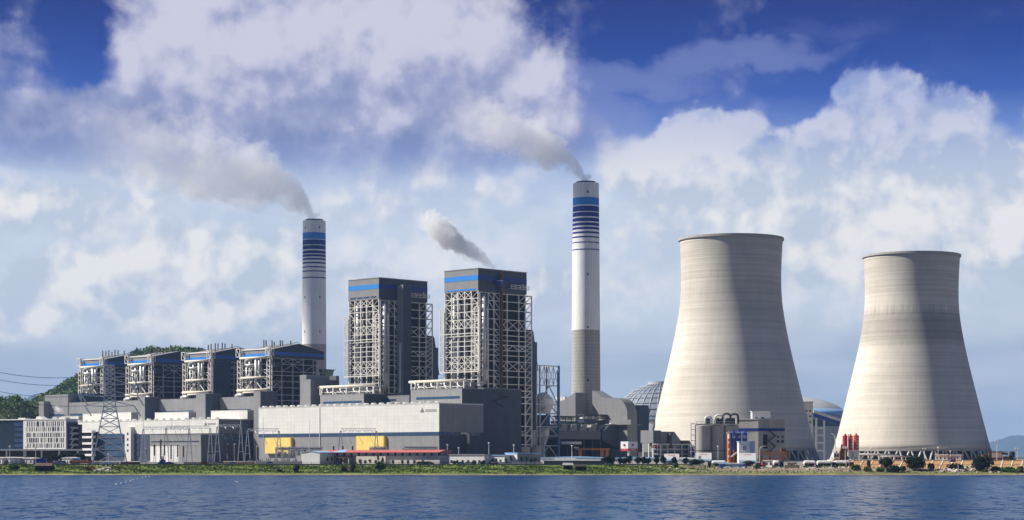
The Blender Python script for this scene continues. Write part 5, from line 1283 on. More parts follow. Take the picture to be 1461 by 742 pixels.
def portal(px0, px1, Y, ytop, label, masts, legy=None, spiky=True):
    k = Y / F; t = spot('switchyard_gantry', label, 'gantry', px0, Y, 0, None, 'steel gantries of the switchyard'); z0 = t.location.z; H = lambda y: zy(y, Y) - z0
    L = (px1 - px0) * k; zt = H(ytop)
    for x in (0, L):
        for s in (-1, 1):
            part(t, 'leg', MB().beam((x + s * 1.6, s * .6, 0), (x + s * .25, 0, zt), .42), 'steel galvanised')
        for q in (.3, .55, .8): part(t, 'leg_tie', MB().beam((x - 1.6 * (1 - q * .85), 0, zt * q), (x + 1.6 * (1 - q * .85), 0, zt * q), .25), 'steel galvanised')
    mb = MB()
    for (dy, dz) in ((-.6, 0), (.6, 0), (0, 1.3)): mb.beam((0, dy, zt + dz), (L, dy, zt + dz), .24)
    n = max(4, int(L / 2.2))
    for i in range(n): mb.beam((L * i / n, -.6, zt), (L * (i + .5) / n, 0, zt + 1.3), .17); mb.beam((L * (i + .5) / n, 0, zt + 1.3), (L * (i + 1) / n, -.6, zt), .17)
    part(t, 'beam', mb, 'steel galvanised')
    if spiky:
        m = int(L / 3.5)
        for i in range(1, m): part(t, 'insulator_string', MB().tube([(L * i / m, -.7, zt), (L * i / m + .5, -2.0, zt - .7), (L * i / m + 1.0, -3.4, zt - 1.0)], .2, 5), 'paint white')
    for x, y in masts: part(t, 'lightning_mast', MB().cyl((x * k, 0, zt), (x * k, 0, H(y)), .22, 6, r2=.06), 'steel galvanised')
    for i in range(3):
        x = L * (.2 + .3 * i); part(t, 'drop_wire', MB().tube([(x, -.5, zt), (x + 1.0, -1.5, zt - 4), (x + 2.6, -2.5, zt - 7.5)], .09, 4), 'wire')
    return t
portal(204.5, 270, 1100, 612.5, 'long switchyard gantry in front of the older hall, left of the grey switch house', [(0, 594), (40.5, 599), (65.5, 597)])
portal(237, 300, 1140, 611, 'switchyard gantry standing behind the grey switch house roof', [(8, 598)])
portal(310, 343.5, 1090, 609, 'switchyard gantry with the tallest mast, right of the grey switch house', [(33.5, 592)])
portal(353, 398, 1075, 615, 'switchyard gantry left of the first yellow bay, with one leg in front of it', [])
portal(486, 537, 1090, 615, 'switchyard gantry in front of the second yellow bay, above the red roof', [])
for px, y0, nm in ((376, 594, 'thin lightning mast in front of the left edge of the cream hall'), (441.5, 598, 'tall thin lightning mast behind the white gabled shed'), (247, 620, 'thin mast rising to the roof line of the grey switch house')):
    t = spot('lightning_mast', nm, 'mast', px, 1070); h = zy(y0, 1070) - t.location.z
    part(t, 'lower_mast', MB().cyl((0, 0, 0), (0, 0, h * .5), .28, 7, r2=.2), 'steel galvanised'); part(t, 'upper_mast', MB().cyl((0, 0, h * .5), (0, 0, h), .17, 6, r2=.06), 'steel galvanised')
# switch house
YH = 1165; u, v = uvof(286.5, YH); Zh = lambda y: zat(y, u, v)
t = thing('switch_house', 'grey switch house with white lower panels behind the switchyard gantries', 'switch house', (u, v, G), 'p')
ua, vb_ = ufor(214, v), vfor(318, u)
part(t, 'upper_wall', pbox(ua, u, v, vb_, Zh(636), Zh(620.5)), 'cladding grey')
part(t, 'lower_wall', pbox(ua + .1, ufor(255, v), v + .15, v + 3, G, Zh(636)), 'paint white'); part(t, 'lower_wall', pbox(ufor(255, v) + .1, u - .1, v + .15, vb_, G, Zh(636)), 'cladding grey')
part(t, 'end_cladding', pbox(u + .02, u + .15, v + .2, vb_, G, Zh(620.8)), 'cladding dark')  # darker sheet on the end wall, which lies in painted shade
strip_windows(t, ufor(216, v), ufor(284, v), v, Zh(630.5), Zh(629), step=2.5, m='glass dark')
o = part(t, 'loading_door', pbox(u + .16, u + .3, vfor(296, u), vfor(306, u), G, Zh(648)), 'steel grey'); part(o, 'door_canopy', pbox(u + .16, u + 1.6, vfor(295, u), vfor(307.5, u), Zh(648), Zh(647)), 'steel dark')
part(t, 'roof', pbox(ua - .2, u + .25, v - .2, vb_ + .1, Zh(620.5), Zh(620)), 'concrete pale')
for px in (222, 231, 240, 249): part(t, 'panel_joint', pbox(ufor(px, v), ufor(px, v) + .25, v + .05, v + .14, G, Zh(637)), 'steel grey')
for i, (px, y0, y1, Y) in enumerate(((220.3, 634, 650, 1100), (229.3, 626, 655, 1101), (234.6, 634, 650, 1102), (244, 634, 655, 1103), (253.5, 634, 652, 1104), (261.5, 636, 652, 1102), (208, 640, 655, 1108), (325, 634, 657, 1090), (335, 634, 657, 1092), (367, 637, 656, 1085), (476, 636, 648, 1080), (489, 636, 648, 1081), (503, 636, 648, 1082))):
    t = spot('bushing_post', 'dark ribbed insulator post, %s from the left in the switchyard' % ORDN[[6, 6][0] if False else i] if i < 16 else '', 'insulator', px, Y, 0, None, 'dark insulator posts in the switchyard'); z0 = t.location.z; h = zy(y0, Y) - z0; hb = max(.8, zy(y1, Y) - z0)
    part(t, 'stand', MB().beam((-.5, 0, 0), (-.3, 0, hb), .25).beam((.5, 0, 0), (.3, 0, hb), .25), 'steel galvanised')
    pr = [(.1, hb)]; n = 9
    for j in range(n): z = hb + (h - hb) * j / n; pr += [(.62, z + .05), (.34, z + (h - hb) / n * .6)]
    part(t, 'ribbed_insulator', MB().lathe(pr + [(.1, h)], 10), 'insulator'); part(t, 'corona_ring', MB().lathe([(.55, h), (.75, h + .12), (.55, h + .24), (.4, h + .12)], 10, close=True), 'steel galvanised')
# equipment rows: transformers, pipe bridges
def pipe_bridge(pxa, pxb, Y, y0, y1, label, n):
    k = Y / F; t = spot('pipe_bridge', label, 'pipe bridge', pxa, Y, -6, None, 'pipe bridges in front of the cream hall'); z0 = t.location.z; H = lambda y: zy(y, Y) - z0; L = (pxb - pxa) * k
    part(t, 'deck_beam', MB().box(0, L, -1.5, 1.5, H(y0 + 1), H(y0)), 'paint white')
    for i in range(n + 1):
        for s in (-1.2, 1.2): part(t, 'leg', MB().beam((L * i / n, s, 0), (L * i / n, s, H(y0 + 1)), .4), 'steel galvanised')
    for j, r in enumerate((.5, .75, .4)): part(t, 'pipe', MB().tube([(0, -.8 + .8 * j, H(y0 + 3.4)), (L, -.8 + .8 * j, H(y0 + 3.4))], r, 8), 'pipe silver', smooth=True)
    part(t, 'lower_beam', MB().beam((0, -1.4, H(y1)), (L, -1.4, H(y1)), .4), 'steel galvanised')
    random.seed(int(pxa))
    for i in range(n): part(t, 'equipment_box', MB().box(L * (i + .2) / n, L * (i + .2 + random.uniform(.2, .5)) / n, .5, 2.5, H(y1) - 2, H(y1) + random.uniform(0, 1.5)), random.choice(('steel dark', 'steel grey', 'boiler grey')))
pipe_bridge(394, 460, 1078, 637.5, 645, 'white pipe bridge between the first yellow bay and the gabled shed', 7)
pipe_bridge(528, 552, 1100, 637, 645, 'short pipe bridge in front of the second yellow bay', 3)
pipe_bridge(575, 624, 1085, 636.5, 645, 'white pipe bridge above the right end of the red roof', 5)
for i, (px, w, h, c, nm) in enumerate(((357, 7, 9, 'paint white', 'white transformer house beside the dark insulator posts'), (372, 6, 8, 'steel grey', 'grey transformer with two bushings, below the left part of the first yellow bay'), (383, 7, 9, 'steel galvanised', 'pale transformer in front of the first yellow bay'), (394, 6, 8, 'steel dark', 'dark transformer right of the pale one by the first yellow bay'), (408, 7, 9, 'steel grey', 'grey transformer beneath the white pipe bridge'), (421, 6, 7, 'paint blue', 'blue transformer left of the gabled shed'), (232, 4, 12, 'paint blue', 'blue steel equipment frame in front of the switch house'))):
    Y = 1056; k = Y / F; t = spot('transformer', nm, 'transformer', px, Y)
    b = part(t, 'tank', MB().box(-w * k / 2, w * k / 2, -1.5, 1.5, .4, h * k * .6), c)
    for s in (-.32, 0, .32): part(t, 'bushing', MB().cyl((s * w * k, 0, h * k * .6), (s * w * k * 1.3, 0, h * k), .22, 7, r2=.12), 'insulator' if c != 'paint blue' else c)
    for s in (-1, 1): part(t, 'radiator', MB().box(s * w * k / 2 - .35 + s * .4, s * w * k / 2 + .35 + s * .4, -1.2, 1.2, .6, h * k * .5), 'steel grey' if c != 'paint blue' else c)
    part(t, 'base', MB().box(-w * k / 2 - .6, w * k / 2 + .6, -1.8, 1.8, -.3, .4), 'concrete')

# ------------------------------------------------------------ walls and low buildings along the bank
t = solo('sea_wall', 'low dark stone wall running along the top of the grassy bank', 'wall', MB().box(-640, 92, 1008.0, 1009.0, 3.8, 5.45), 'wall stone', (-20, 1008, 4))
mb = MB()
t = thing('railing', 'thin rail fence standing on the low stone wall', 'fence', (-20, 1008.5, 5.45))
for i in range(72):
    x = -268 + i * 5.0; part(t, 'post', MB().box(x - .07, x + .07, 1008.4, 1008.55, 5.45, 6.3), 'steel dark')
for z in (5.85, 6.28): part(t, 'rail', MB().box(-268, 88, 1008.42, 1008.52, z - .05, z + .05), 'steel dark')
def wall_seg(pxa, pxb, Y, h, m, label):
    k = Y / F; mb = MB().box(0, (pxb - pxa) * k, 0, .4, -.3, h); mb.box(-.1, (pxb - pxa) * k + .1, -.1, .5, h, h + .15)
    return sspot('boundary_wall', label, 'wall', mb, m, pxa, Y)
wall_seg(365, 431, 1032, 1.7, 'paint cream', 'low cream boundary wall left of the gabled shed')
wall_seg(318, 364, 1031, 1.3, 'timber tan', 'low tan boundary wall right of the switch house')
wall_seg(262, 317, 1033, 1.2, 'concrete', 'low grey boundary wall in front of the switch house')
wall_seg(700, 774, 1024, 1.3, 'paint white', 'low white boundary wall in front of the young trees')
wall_seg(776, 862, 1016, 1.9, 'rust brown' if False else 'wall stone', 'brown stone retaining wall left of the row of round trees')
def low_house(name, label, cat, px0, px1, Y, rz, depth, ytop, wall, roof, wins=(), doors=(), gable=0, roofh=.35, over=.4, group=None, side=None):
    """plain low building: px0..px1 is its front; windows at photo columns"""
    k = Y / F; t = spot(name, label, cat, px0, Y, rz - 20, None, group); rz = rz - 20; c = math.cos(R(rz)); s = math.sin(R(rz))
    Xl = lambda px: (px - px0) * k / (c - s * (px - CX) / F)
    W = Xl(px1); h = zy(ytop, Y) - t.location.z
    part(t, 'wall', MB().box(0, W, 0, depth, -.2, h), wall)
    if side: part(t, 'side_wall', MB().box(W + .02, W + .1, .1, depth, -.2, h - .05), side)
    if gable: part(t, 'roof', MB().prism([(-over, -over, h), (W + over, -over, h), (W + over, -over, h + .25), (W / 2, -over, h + gable), (-over, -over, h + .25)], (0, depth + 2 * over, 0)), roof)
    else: part(t, 'roof', MB().box(-over, W + over, -over, depth + over, h, h + roofh), roof)
    for px, w, y0, y1 in wins: part(t, 'window', MB().box(Xl(px - w / 2), Xl(px + w / 2), -.08, .1, zy(y1, Y) - t.location.z, zy(y0, Y) - t.location.z), 'glass dark')
    for px, w, y0 in doors: part(t, 'door', MB().box(Xl(px - w / 2), Xl(px + w / 2), -.1, .1, 0, zy(y0, Y) - t.location.z), 'steel dark')
    return t, Xl, W, h
# gabled white shed and the long red roofed building
k = 1036 / F; t = spot('gabled_shed', 'white gabled shed at the left end of the red roofed building', 'shed', 430, 1036, -26); H = lambda y: zy(y, 1036) - 5
W = 27.5 * k / math.cos(R(26)); 
part(t, 'wall', MB().prism([(0, 0, -.2), (W, 0, -.2), (W, 0, H(646)), (W / 2, 0, H(643.6)), (0, 0, H(646))], (0, 16, 0)), 'paint white')
part(t, 'roof', MB().prism([(-.3, -.3, H(646)), (W / 2, -.3, H(643.6)), (W + .3, -.3, H(646)), (W + .3, -.3, H(645.5)), (W / 2, -.3, H(643.1)), (-.3, -.3, H(645.5))], (0, 17, 0)), 'paint pale blue')
Y = 1046; k = Y / F; H = lambda y: zy(y, Y) - 5.0
t = spot('red_roof_building', 'long low building with a bright red roof and white walls', 'building', 457, Y, -26)
c = math.cos(R(26)); Xl = lambda px: (px - 457) * k / (c + .4384 * (px - CX) / F)
part(t, 'recessed_wall', MB().box(0, Xl(508), 1.5, 12, -.2, H(650.5)), 'cladding grey'); part(t, 'wall', MB().box(Xl(508.2), Xl(550), 0, 12, -.2, H(650.5)), 'paint cream'); part(t, 'wall', MB().box(Xl(550.2), Xl(626), .8, 12, -.2, H(650.5)), 'paint cream')  # set-back stretch is grey because its shade is painted in
part(t, 'clerestory', MB().box(0, Xl(626), 2, 11, H(650.5), H(645.8)), 'glass dark')
for i in range(16):
    x = Xl(459 + i * 10.4); part(t, 'clerestory_panel', MB().box(x, x + 3.1, 1.85, 2.0, H(650.3), H(646)), 'paint white')
part(t, 'roof', MB().prism([(-2.5, -.8, H(646)), (-2.5, 13, H(646)), (-2.5, 13, H(643.2)), (-2.5, 6, H(642.2)), (-2.5, -.8, H(645.2))], (Xl(628) + 2.5, 0, 0)), 'roof red')
o = part(t, 'pale_roof_sheet', MB().prism([(Xl(475), -.9, H(645.6)), (Xl(492), -.9, H(645.6)), (Xl(489), 5.9, H(642)), (Xl(480), 5.9, H(642))], (0, .02, .14)), 'paint pale blue')
for px in (521, 536, 553.5 + 6, 569 + 4, 581, 590, 602): part(t, 'window', MB().box(Xl(px - 1.6), Xl(px + 1.6), -.1 if px < 550 else .7, .9, H(661), H(656.5)), 'glass dark')
for px in (515, 545): part(t, 'door', MB().box(Xl(px - 1), Xl(px + 1), -.1, .1, 0, H(655.5)), 'steel dark')
part(t, 'porch_roof', MB().box(Xl(484), Xl(502), -3, 1.5, H(653.4), H(652.2)), 'rust brown')
for px in (485, 493, 501): part(t, 'porch_post', MB().beam((Xl(px), -2.6, 0), (Xl(px), -2.6, H(653.4)), .35), 'paint white')
part(t, 'downpipe', MB().beam((Xl(550.1), -.2, 0), (Xl(550.1), -.2, H(650)), .2), 'steel galvanised')
low_house('low_building', 'low pale building with a row of windows and parked cars, right of the red roof', 'building', 627, 691, 1044, -6, 14, 649, 'paint white', 'roof grey', [(644, 3, 656.5, 660.5), (652.5, 3, 656.5, 660.5), (660, 3, 656.5, 660.5), (668, 3, 656.5, 660.5), (676, 3, 656.5, 660.5), (684, 3, 656.5, 660.5)], [(634, 6, 657)])
low_house('low_building', 'small white building with thin blue roof left of the white gabled one', 'building', 696, 720, 1040, -10, 10, 650, 'paint white', 'roof blue', [(703, 3, 655, 659)], [(714, 2.4, 655.5)])
low_house('low_building', 'low grey building with thin blue roof behind the dark blue van', 'building', 678, 696, 1050, -10, 9, 651, 'concrete pale', 'roof blue', [(684, 3, 655, 659)], [])
u, v = uvof(738, 1040); z5 = lambda y: zat(y, u, v)
t = thing('gabled_shed', 'white shed with grey side wall and thin blue roof, below the nearer boiler tower', 'shed', (u, v, 5.0), 'p')
part(t, 'wall', pbox(ufor(721, v), u, v, vfor(771, u), 4.8, z5(647.3)), 'paint white'); part(t, 'side_wall', pbox(u + .02, u + .12, v + .1, vfor(771, u), 4.8, z5(647.4)), 'cladding grey'); part(t, 'roof', pbox(ufor(721, v) - .3, u + .5, v - .3, vfor(771, u) + .3, z5(647.3), z5(645.9)), 'roof blue'); part(t, 'window', pbox(u + .12, u + .2, vfor(764, u), vfor(766, u), z5(655), z5(652.5)), 'glass dark')  # grey on the side wall is painted shade over white
for i, (a, b, y, Y, rf, nm) in enumerate(((770, 862, 653.5, 1075, 'roof blue', 'long low shed with pale blue roof right of the white shed'), (864, 948, 654.2, 1068, 'roof blue', 'long low shed with pale blue roof behind the round trees'), (776, 860, 657, 1048, 'paint white', 'low white roofed shed in front of the pale blue roofs'), (950, 990, 655, 1064, 'paint white', 'low white shed between the two white billboards'))):
    low_house('low_shed', nm, 'shed', a, b, Y, 0, 11, y, 'paint white', rf, [(a + 6 + 9 * j, 2.2, y + 2, y + 4) for j in range(int((b - a) / 10))], gable=.9 if i != 2 else .5)
t = spot('site_cabin', 'row of small white cabins above the brown stone wall', 'cabin', 792, 1052)
for j in range(4): k = 1052 / F; part(t, 'cabin', MB().box(j * 7.6 * k, (j * 7.6 + 6.8) * k, 0, 3, 1.2, 3.6), 'paint white')
part(t, 'stand', MB().box(-.3, 29.8 * k, .2, 2.8, -.1, 1.18), 'steel grey')
for a, b, y, Y, nm, col in ((-12, 3, 654, 1030, 'small white house at the far left edge behind the wall', 'paint white'), (3, 14, 653.8, 1030, 'white house with two arched windows near the left edge', 'paint white'), (15.5, 25, 654, 1034, 'white house with a dark door left of the blue containers', 'paint white'), (25.5, 47, 654.5, 1036, 'long pale house left of the blue containers', 'concrete pale'), (88.5, 103, 654, 1030, 'small white hut right of the white van, near the pylon', 'paint white')):
    low_house('small_house', nm, 'house', a, b, Y, -8, 6, y, col, 'concrete pale', [(a + 3, 2, 657, 660), (b - 3, 1.8, 657, 660)], [(a + (b - a) * .55, 1.4, 657.5)], gable=.7, group='small white houses by the wall')
low_house('guard_house', 'small white gate house with dark windows below the orange crane frame', 'gate house', 1089.5, 1104, 1022, -10, 5, 657.5, 'paint white', 'paint white', [(1094, 2.2, 660, 663.5), (1099.5, 2.4, 660, 663.5)], [(1103, 1.4, 661)])
t, Xl, W, h = low_house('site_cabin', 'low blue site cabin with paler panels beside the parked tanker', 'cabin', 1026, 1064, 1010, 0, 3.4, 662, 'paint pale blue', 'paint pale blue', [(1056, 2.2, 664, 667), (1043.5, 2.2, 664, 667)], [])
for px, w in ((1031, 9), (1062, 3)): part(t, 'blue_panel', MB().box(Xl(px - w / 2), Xl(px + w / 2), -.12, .05, 0, h - .2), 'paint blue')
low_house('equipment_house', 'long white service house with pipes in front of the right cooling tower', 'building', 1334, 1352, 1045, 0, 4, 649.2, 'paint white', 'paint white', [(1337, 1.6, 652, 655), (1342, 1.6, 652, 655), (1348, 1.6, 652, 655)], [])
low_house('equipment_house', 'white service house with a railed roof, right of the longer one by the right tower', 'building', 1352.8, 1371, 1046, 0, 4, 649.6, 'paint white', 'steel galvanised', [(1357, 1.6, 652, 655), (1366, 1.6, 652, 655)], [(1362, 1.6, 652)])
# containers, tarps, crates
for px, w, y, Y, m, nm in ((49, 8, 654, 1022, 'paint blue', 'blue container on the left of the pair beside the white van'), (57.4, 8.2, 654, 1022, 'paint blue', 'blue container on the right of the pair beside the white van'), (834.5, 20, 662, 1010, 'paint blue', 'dark blue container on the brown wall left of the round trees'), (133, 14, 658.5, 1024, 'steel galvanised', 'grey container under the pylon legs'), (148, 12, 658.8, 1024, 'paint pale blue', 'pale blue container between the pylon legs'), (161, 8, 659, 1024, 'concrete pale', 'pale container at the right pylon leg'), (984, 13, 657.5, 1022, 'paint blue', 'dark blue container in front of the second white billboard'), (172, 14, 659, 1026, 'rust brown', 'brown container right of the pylon'), (187, 12, 659, 1030, 'boiler dark', 'black container below the white stair bay')):
    k = Y / F; t = spot('container', nm, 'container', px, Y); h = zy(y, Y) - t.location.z; W = w * k
    part(t, 'body', MB().box(0, W, 0, 2.4, .12, h), m)
    mb = MB()
    for i in range(int(W / .6)): mb.box(.2 + i * .6, .45 + i * .6, -.07, -.01, .25, h - .15)
    part(t, 'ribs', mb, m, kind=None)
    part(t, 'skid', MB().box(.1, W - .1, .1, 2.3, -.1, .11), 'steel dark')
for px, w, nm in ((104, 13, 'blue tarpaulin shelter, left one beside the pylon'), (119, 12, 'blue tarpaulin shelter, right one beside the pylon'), (199, 11, 'pale blue tarpaulin shelter below the left switchyard gantry')):
    Y = 1028; k = Y / F; t = spot('tarp_shelter', nm, 'shelter', px, Y); h = zy(655 if px < 150 else 657, Y) - t.location.z; W = w * k
    part(t, 'cover', MB().prism([(0, 0, h - .8), (W * .3, 0, h), (W * .7, 0, h - .1), (W, 0, h - .9), (W, 0, h - 1.1), (0, 0, h - 1.0)], (0, 4, 0)), 'tarp blue' if px < 150 else 'paint pale blue')
    for x in (.2, W - .2): part(t, 'pole', MB().beam((x, .2, 0), (x, .2, h - .9), .15), 'steel grey')
# vehicles
def wheels(t, xs_, y0, y1, r):
    for x in xs_:
        for y in (y0, y1):
            o = part(t, 'wheel', MB().cyl((x, y - .15, r), (x, y + .15, r), r, 12), 'rubber'); part(o, 'hub', MB().cyl((x, y - .17 if y < (y0 + y1) / 2 else y - .1, r), (x, y + .1 if y < (y0 + y1) / 2 else y + .17, r), r * .5, 8), 'steel galvanised')
def car(px, Y, m, label, van=False, rz=0):
    t = spot('parked_van' if van else 'parked_car', label, 'van' if van else 'car', px, Y, rz, None, 'vehicles parked along the bank road')
    L, h = (5.2, 2.1) if van else (4.3, 1.45)
    b = [(0, 0, .35), (L, 0, .35), (L, 0, .85), (L * .93, 0, .95), (L * .78, 0, 1.0), (L * .1, 0, 1.0), (0, 0, .9)]
    part(t, 'body', MB().prism(b, (0, 1.75, 0)), m)
    c = [(L * .08, .1, 1.0), (L * .8, .1, 1.0), (L * .66, .1, h), (L * .16, .1, h)] if not van else [(L * .02, .1, 1.0), (L * .92, .1, 1.0), (L * .78, .1, h), (L * .03, .1, h)]
    o = part(t, 'cabin', MB().prism(c, (0, 1.55, 0)), m if van else 'glass dark')
    if van: part(o, 'window', MB().box(L * .56, L * .8, .04, .09, 1.2, 1.75), 'glass dark')
    else: part(o, 'roof', MB().box(L * .17, L * .65, .12, 1.62, h, h + .05), m)
    wheels(t, (L * .2, L * .8), .1, 1.65, .33); return t
car(652, 1026, 'paint white', 'white car parked before the low pale building, left of the others'); car(662.5, 1027, 'steel galvanised', 'silver car parked between two white cars'); car(681, 1026, 'paint white', 'white car parked at the right end of the low pale building')
car(697, 1024, 'casing blue', 'dark blue van parked below the thin blue roofs', True); car(75, 1018, 'paint white', 'white van parked right of the blue containers', True); car(81, 1020, 'concrete pale', 'pale grey van right of the white van at the left', True)
car(286, 1016, 'paint red', 'red car parked below the end wall of the switch house'); car(309, 1016, 'paint white', 'white car parked right of the red one near the switch house'); car(327, 1016, 'paint pale blue', 'pale blue car parked below the tan boundary wall'); car(66, 1016, 'paint red', 'red car standing at the right end of the blue containers'); car(225, 1018, 'paint blue', 'blue car below the blue equipment frame'); car(236, 1018, 'paint blue', 'blue car just left of the thin mast at the switch house')
car(1108, 1072, 'paint white', 'white car behind the orange crane frame'); car(380, 1018, 'paint white', 'white car parked before the cream boundary wall'); car(720, 1020, 'paint white', 'white car left of the young trees by the white shed')
def truck(px, Y, L, cabcol, load, loadcol, label, rz=0, flip=False, z=None, sc=1.0):
    t = spot('tank_truck' if load == 'tank' else 'flatbed_truck', label, 'truck', px, Y, rz, z, 'trucks parked on the dry bank')
    part(t, 'chassis', MB().box(0, L, .3, 2.1, .6, .95), 'steel dark')
    f = (lambda x: L - x) if flip else (lambda x: x)
    x0, x1 = sorted((f(L - 1.9), f(L - .1)))
    o = part(t, 'cab', MB().prism([(x0, .1, .7), (x1, .1, .7), (x1, .1, 2.0), (x1 - .25, .1, 3.0), (x0, .1, 3.0)], (0, 2.2, 0)), cabcol)
    part(o, 'window', MB().box(x0 + .4, x1 - .35, .04, .09, 1.9, 2.7), 'glass dark')
    a, b = sorted((f(.1), f(L - 2.2)))
    if load == 'tank':
        n = 14; pr = [(.75, a), (1.25, a + .35), (1.36, a + .9), (1.36, b - .9), (1.25, b - .35), (.75, b)]
        mb = MB(); mb.tube([(x, 1.2, 2.45 - (.25 if a + 1.2 < x < b - 1.2 else 0)) for _, x in pr], [r for r, _ in pr], 16); part(t, 'tank', mb, loadcol, smooth=False)
        part(t, 'tank_skirt', MB().prism([(a + .5, -.2, 2.25), (b - .5, -.2, 2.25), (b - 1, -.2, 1.0), ((a + b) / 2, -.2, .95), (a + 1, -.2, 1.0)], (0, 2.8, 0)), 'rubber'); part(t, 'hatch', MB().cyl(((a + b) / 2, 1.2, 3.5), ((a + b) / 2, 1.2, 3.9), .4, 10), 'steel galvanised')
    else:
        part(t, 'bed', MB().box(a, b, .1, 2.3, .95, 1.7), loadcol); part(t, 'load', MB().prism([(a + .2, .3, 1.7), (b - .2, .3, 1.7), (b - 1, .3, 2.5), (a + .8, .3, 2.4)], (0, 1.8, 0)), 'timber tan' if load == 'soil' else loadcol)
    wheels(t, (f(.9), f(2.0), f(L - 1.2)), .2, 2.2, .5); return t
truck(1010, 1012, 9.5, 'rubber', 'tank', 'paint white', 'white tanker parked left of the blue site cabin', flip=True)
truck(1146.5, 1010, 8.4, 'rubber', 'tank', 'paint white', 'tanker at the left of the three white tankers')
truck(1165.5, 1008, 10.0, 'rubber', 'tank', 'paint white', 'longest white tanker, middle of the three')
truck(1190.5, 1009, 10.2, 'paint crimson', 'tank', 'paint white', 'white tanker with a dark red cab, right of the three')
truck(1103, 1014, 5.6, 'rubber', 'tank', 'paint white', 'short white tanker standing right of the white gate house')
truck(1078, 1016, 5.5, 'paint red', 'bed', 'boiler dark', 'dark truck with a bright red cab left of the white gate house')
truck(99, 1022, 11.5, 'paint orange', 'soil', 'paint orange', 'orange truck loaded with earth beside the left pylon leg')
# timber stack
t = spot('timber_stack', 'stack of tan timber packs left of the white tankers', 'timber stack', 1120.5, 1014); k = 1014 / F
for i, (x, w, z0, h) in enumerate(((0, 6, 0, 1.5), (6.4, 6.5, 0, 1.6), (13.4, 6.6, 0, 1.4), (2.5, 6, 1.55, 1.3), (9.5, 7, 1.65, 1.2))): part(t, 'timber_pack', MB().box(x * k, (x + w) * k, 0, 2.2, z0, z0 + h), 'timber tan')
# billboards and the red sign
def billboard(px0, px1, y0, y1, Y, label, kind, rz=-28):
    k = Y / F; t = spot('billboard', label, 'billboard', px0, Y, rz); z0 = t.location.z; H = lambda y: zy(y, Y) - z0; W = (px1 - px0) * k / math.cos(R(rz))
    b = part(t, 'board', MB().box(0, W, 0, .35, H(y1), H(y0)), 'board white' if 'board white' in MATS else (mat('board white', (.80, .80, .80), .5, var=.03), 'board white')[1])
    part(t, 'lower_stripe', MB().box(.05, W - .05, -.03, -.002, H(y1) + .05, H(y1) + .9), 'paint pale blue')
    mb = MB()
    n = 7
    for i in range(n): x = W * (.26 + .07 * i); mb.box(x, x + W * .045, -.03, -.002, H(y0) - 1.0, H(y0) - .65)
    part(t, 'text_line', mb, 'roof red')
    if kind: part(t, 'picture', MB().box(W * .18, W * .34, -.04, -.004, H(y1) + .9, H(y1) + 2.6), 'emblem grey')
    for x in (W * .15, W * .85): part(t, 'post', MB().box(x - .15, x + .15, .36, .7, 0, H(y0) - .3), 'steel galvanised')
billboard(947.5, 968, 647.5, 657.5, 1040, 'white billboard, leftmost of three, below the grey process building', 0)
billboard(992.5, 1014, 646, 657.5, 1034, 'white billboard with a small dark picture, in front of the ash silos', 1)
billboard(1054.5, 1077, 646.5, 659, 1032, 'white billboard at the right, below the bin house with round emblem', 0)
Ys = 1130; k = Ys / F; t = spot('site_sign', 'big two faced white and red company sign on a post', 'sign', 896.5, Ys, -14); H = lambda y: zy(y, Ys) - t.location.z
for s, a in ((-1, 'left'), (1, 'right')):
    x0, x1 = (-12.2 * k, -.1) if s < 0 else (.1, 12.2 * k); y0, y1 = (2.2, 0) if s < 0 else (0, 2.2)
    P4 = lambda xa, xb, za, zb, off: MB().prism([(xa, y0 + (y1 - y0) * (xa - x0) / (x1 - x0) - off, za), (xb, y0 + (y1 - y0) * (xb - x0) / (x1 - x0) - off, za), (xb, y0 + (y1 - y0) * (xb - x0) / (x1 - x0) - off, zb), (xa, y0 + (y1 - y0) * (xa - x0) / (x1 - x0) - off, zb)], (0, .3, 0))
    b = part(t, 'panel', P4(x0, x1, H(643.5), H(630), 0), 'board white')
    part(b, 'red_band', P4(x0, x1, H(643.3), H(640), .06), 'paint red')
    xm = (x0 + x1) / 2; part(b, 'emblem', MB().prism([(xm - .5, 1.1 - .2, H(636.5)), (xm + .5, 1.1 - .2, H(636.5)), (xm + .7, 1.1 - .2, H(634.5)), (xm, 1.1 - .2, H(633)), (xm - .7, 1.1 - .2, H(634.5))], (0, -.2, 0)), 'paint red')
    mb = MB()
    for i in range(5): x = x0 + (x1 - x0) * (.24 + .11 * i); yy_ = y0 + (y1 - y0) * (x - x0) / (x1 - x0); mb.box(x, x + .35, yy_ - .14, yy_ - .05, H(642.3), H(641))
    part(b, 'lettering', mb, 'board white')
part(t, 'post', MB().cyl((0, 1.4, 0), (0, 1.4, H(630)), .7, 12), 'steel galvanised')
# ------------------------------------------------------------ retaining slope at the right
mat('slope soil', (.44, .25, .11), .95, var=.25, scale=.25); mat('coping cream', (.66, .58, .45), .8, var=.1)
x0, x1 = 172, 330
t = thing('retaining_slope', 'orange earth slope faced with a grid of pale concrete ribs at the right', 'retaining slope', (230, 1004, 3.4))
part(t, 'slope', MB().prism([(x0, 1004.5, 3.2), (x0, 1022, 7.0), (x0, 1062, 7.0), (x0, 1070, 4.5), (x0, 1004.5, 2.8)], (x1 - x0, 0, 0)), 'slope soil')
part(t, 'coping', MB().box(x0 - .5, x1, 1021.6, 1023.2, 6.6, 7.45), 'coping cream')
for i in range(30):
    x = x0 + i * 5.2; d = 5.6
    for s in ((0, d),): part(t, 'rib', MB().beam((x + s[0], 1004.6, 3.3), (x + s[1], 1021.8, 7.05), .55, h=.3), 'coping cream')
part(t, 'middle_rib', MB().beam((x0, 1013, 5.12), (x1, 1013, 5.12), .3, h=.25), 'coping cream')
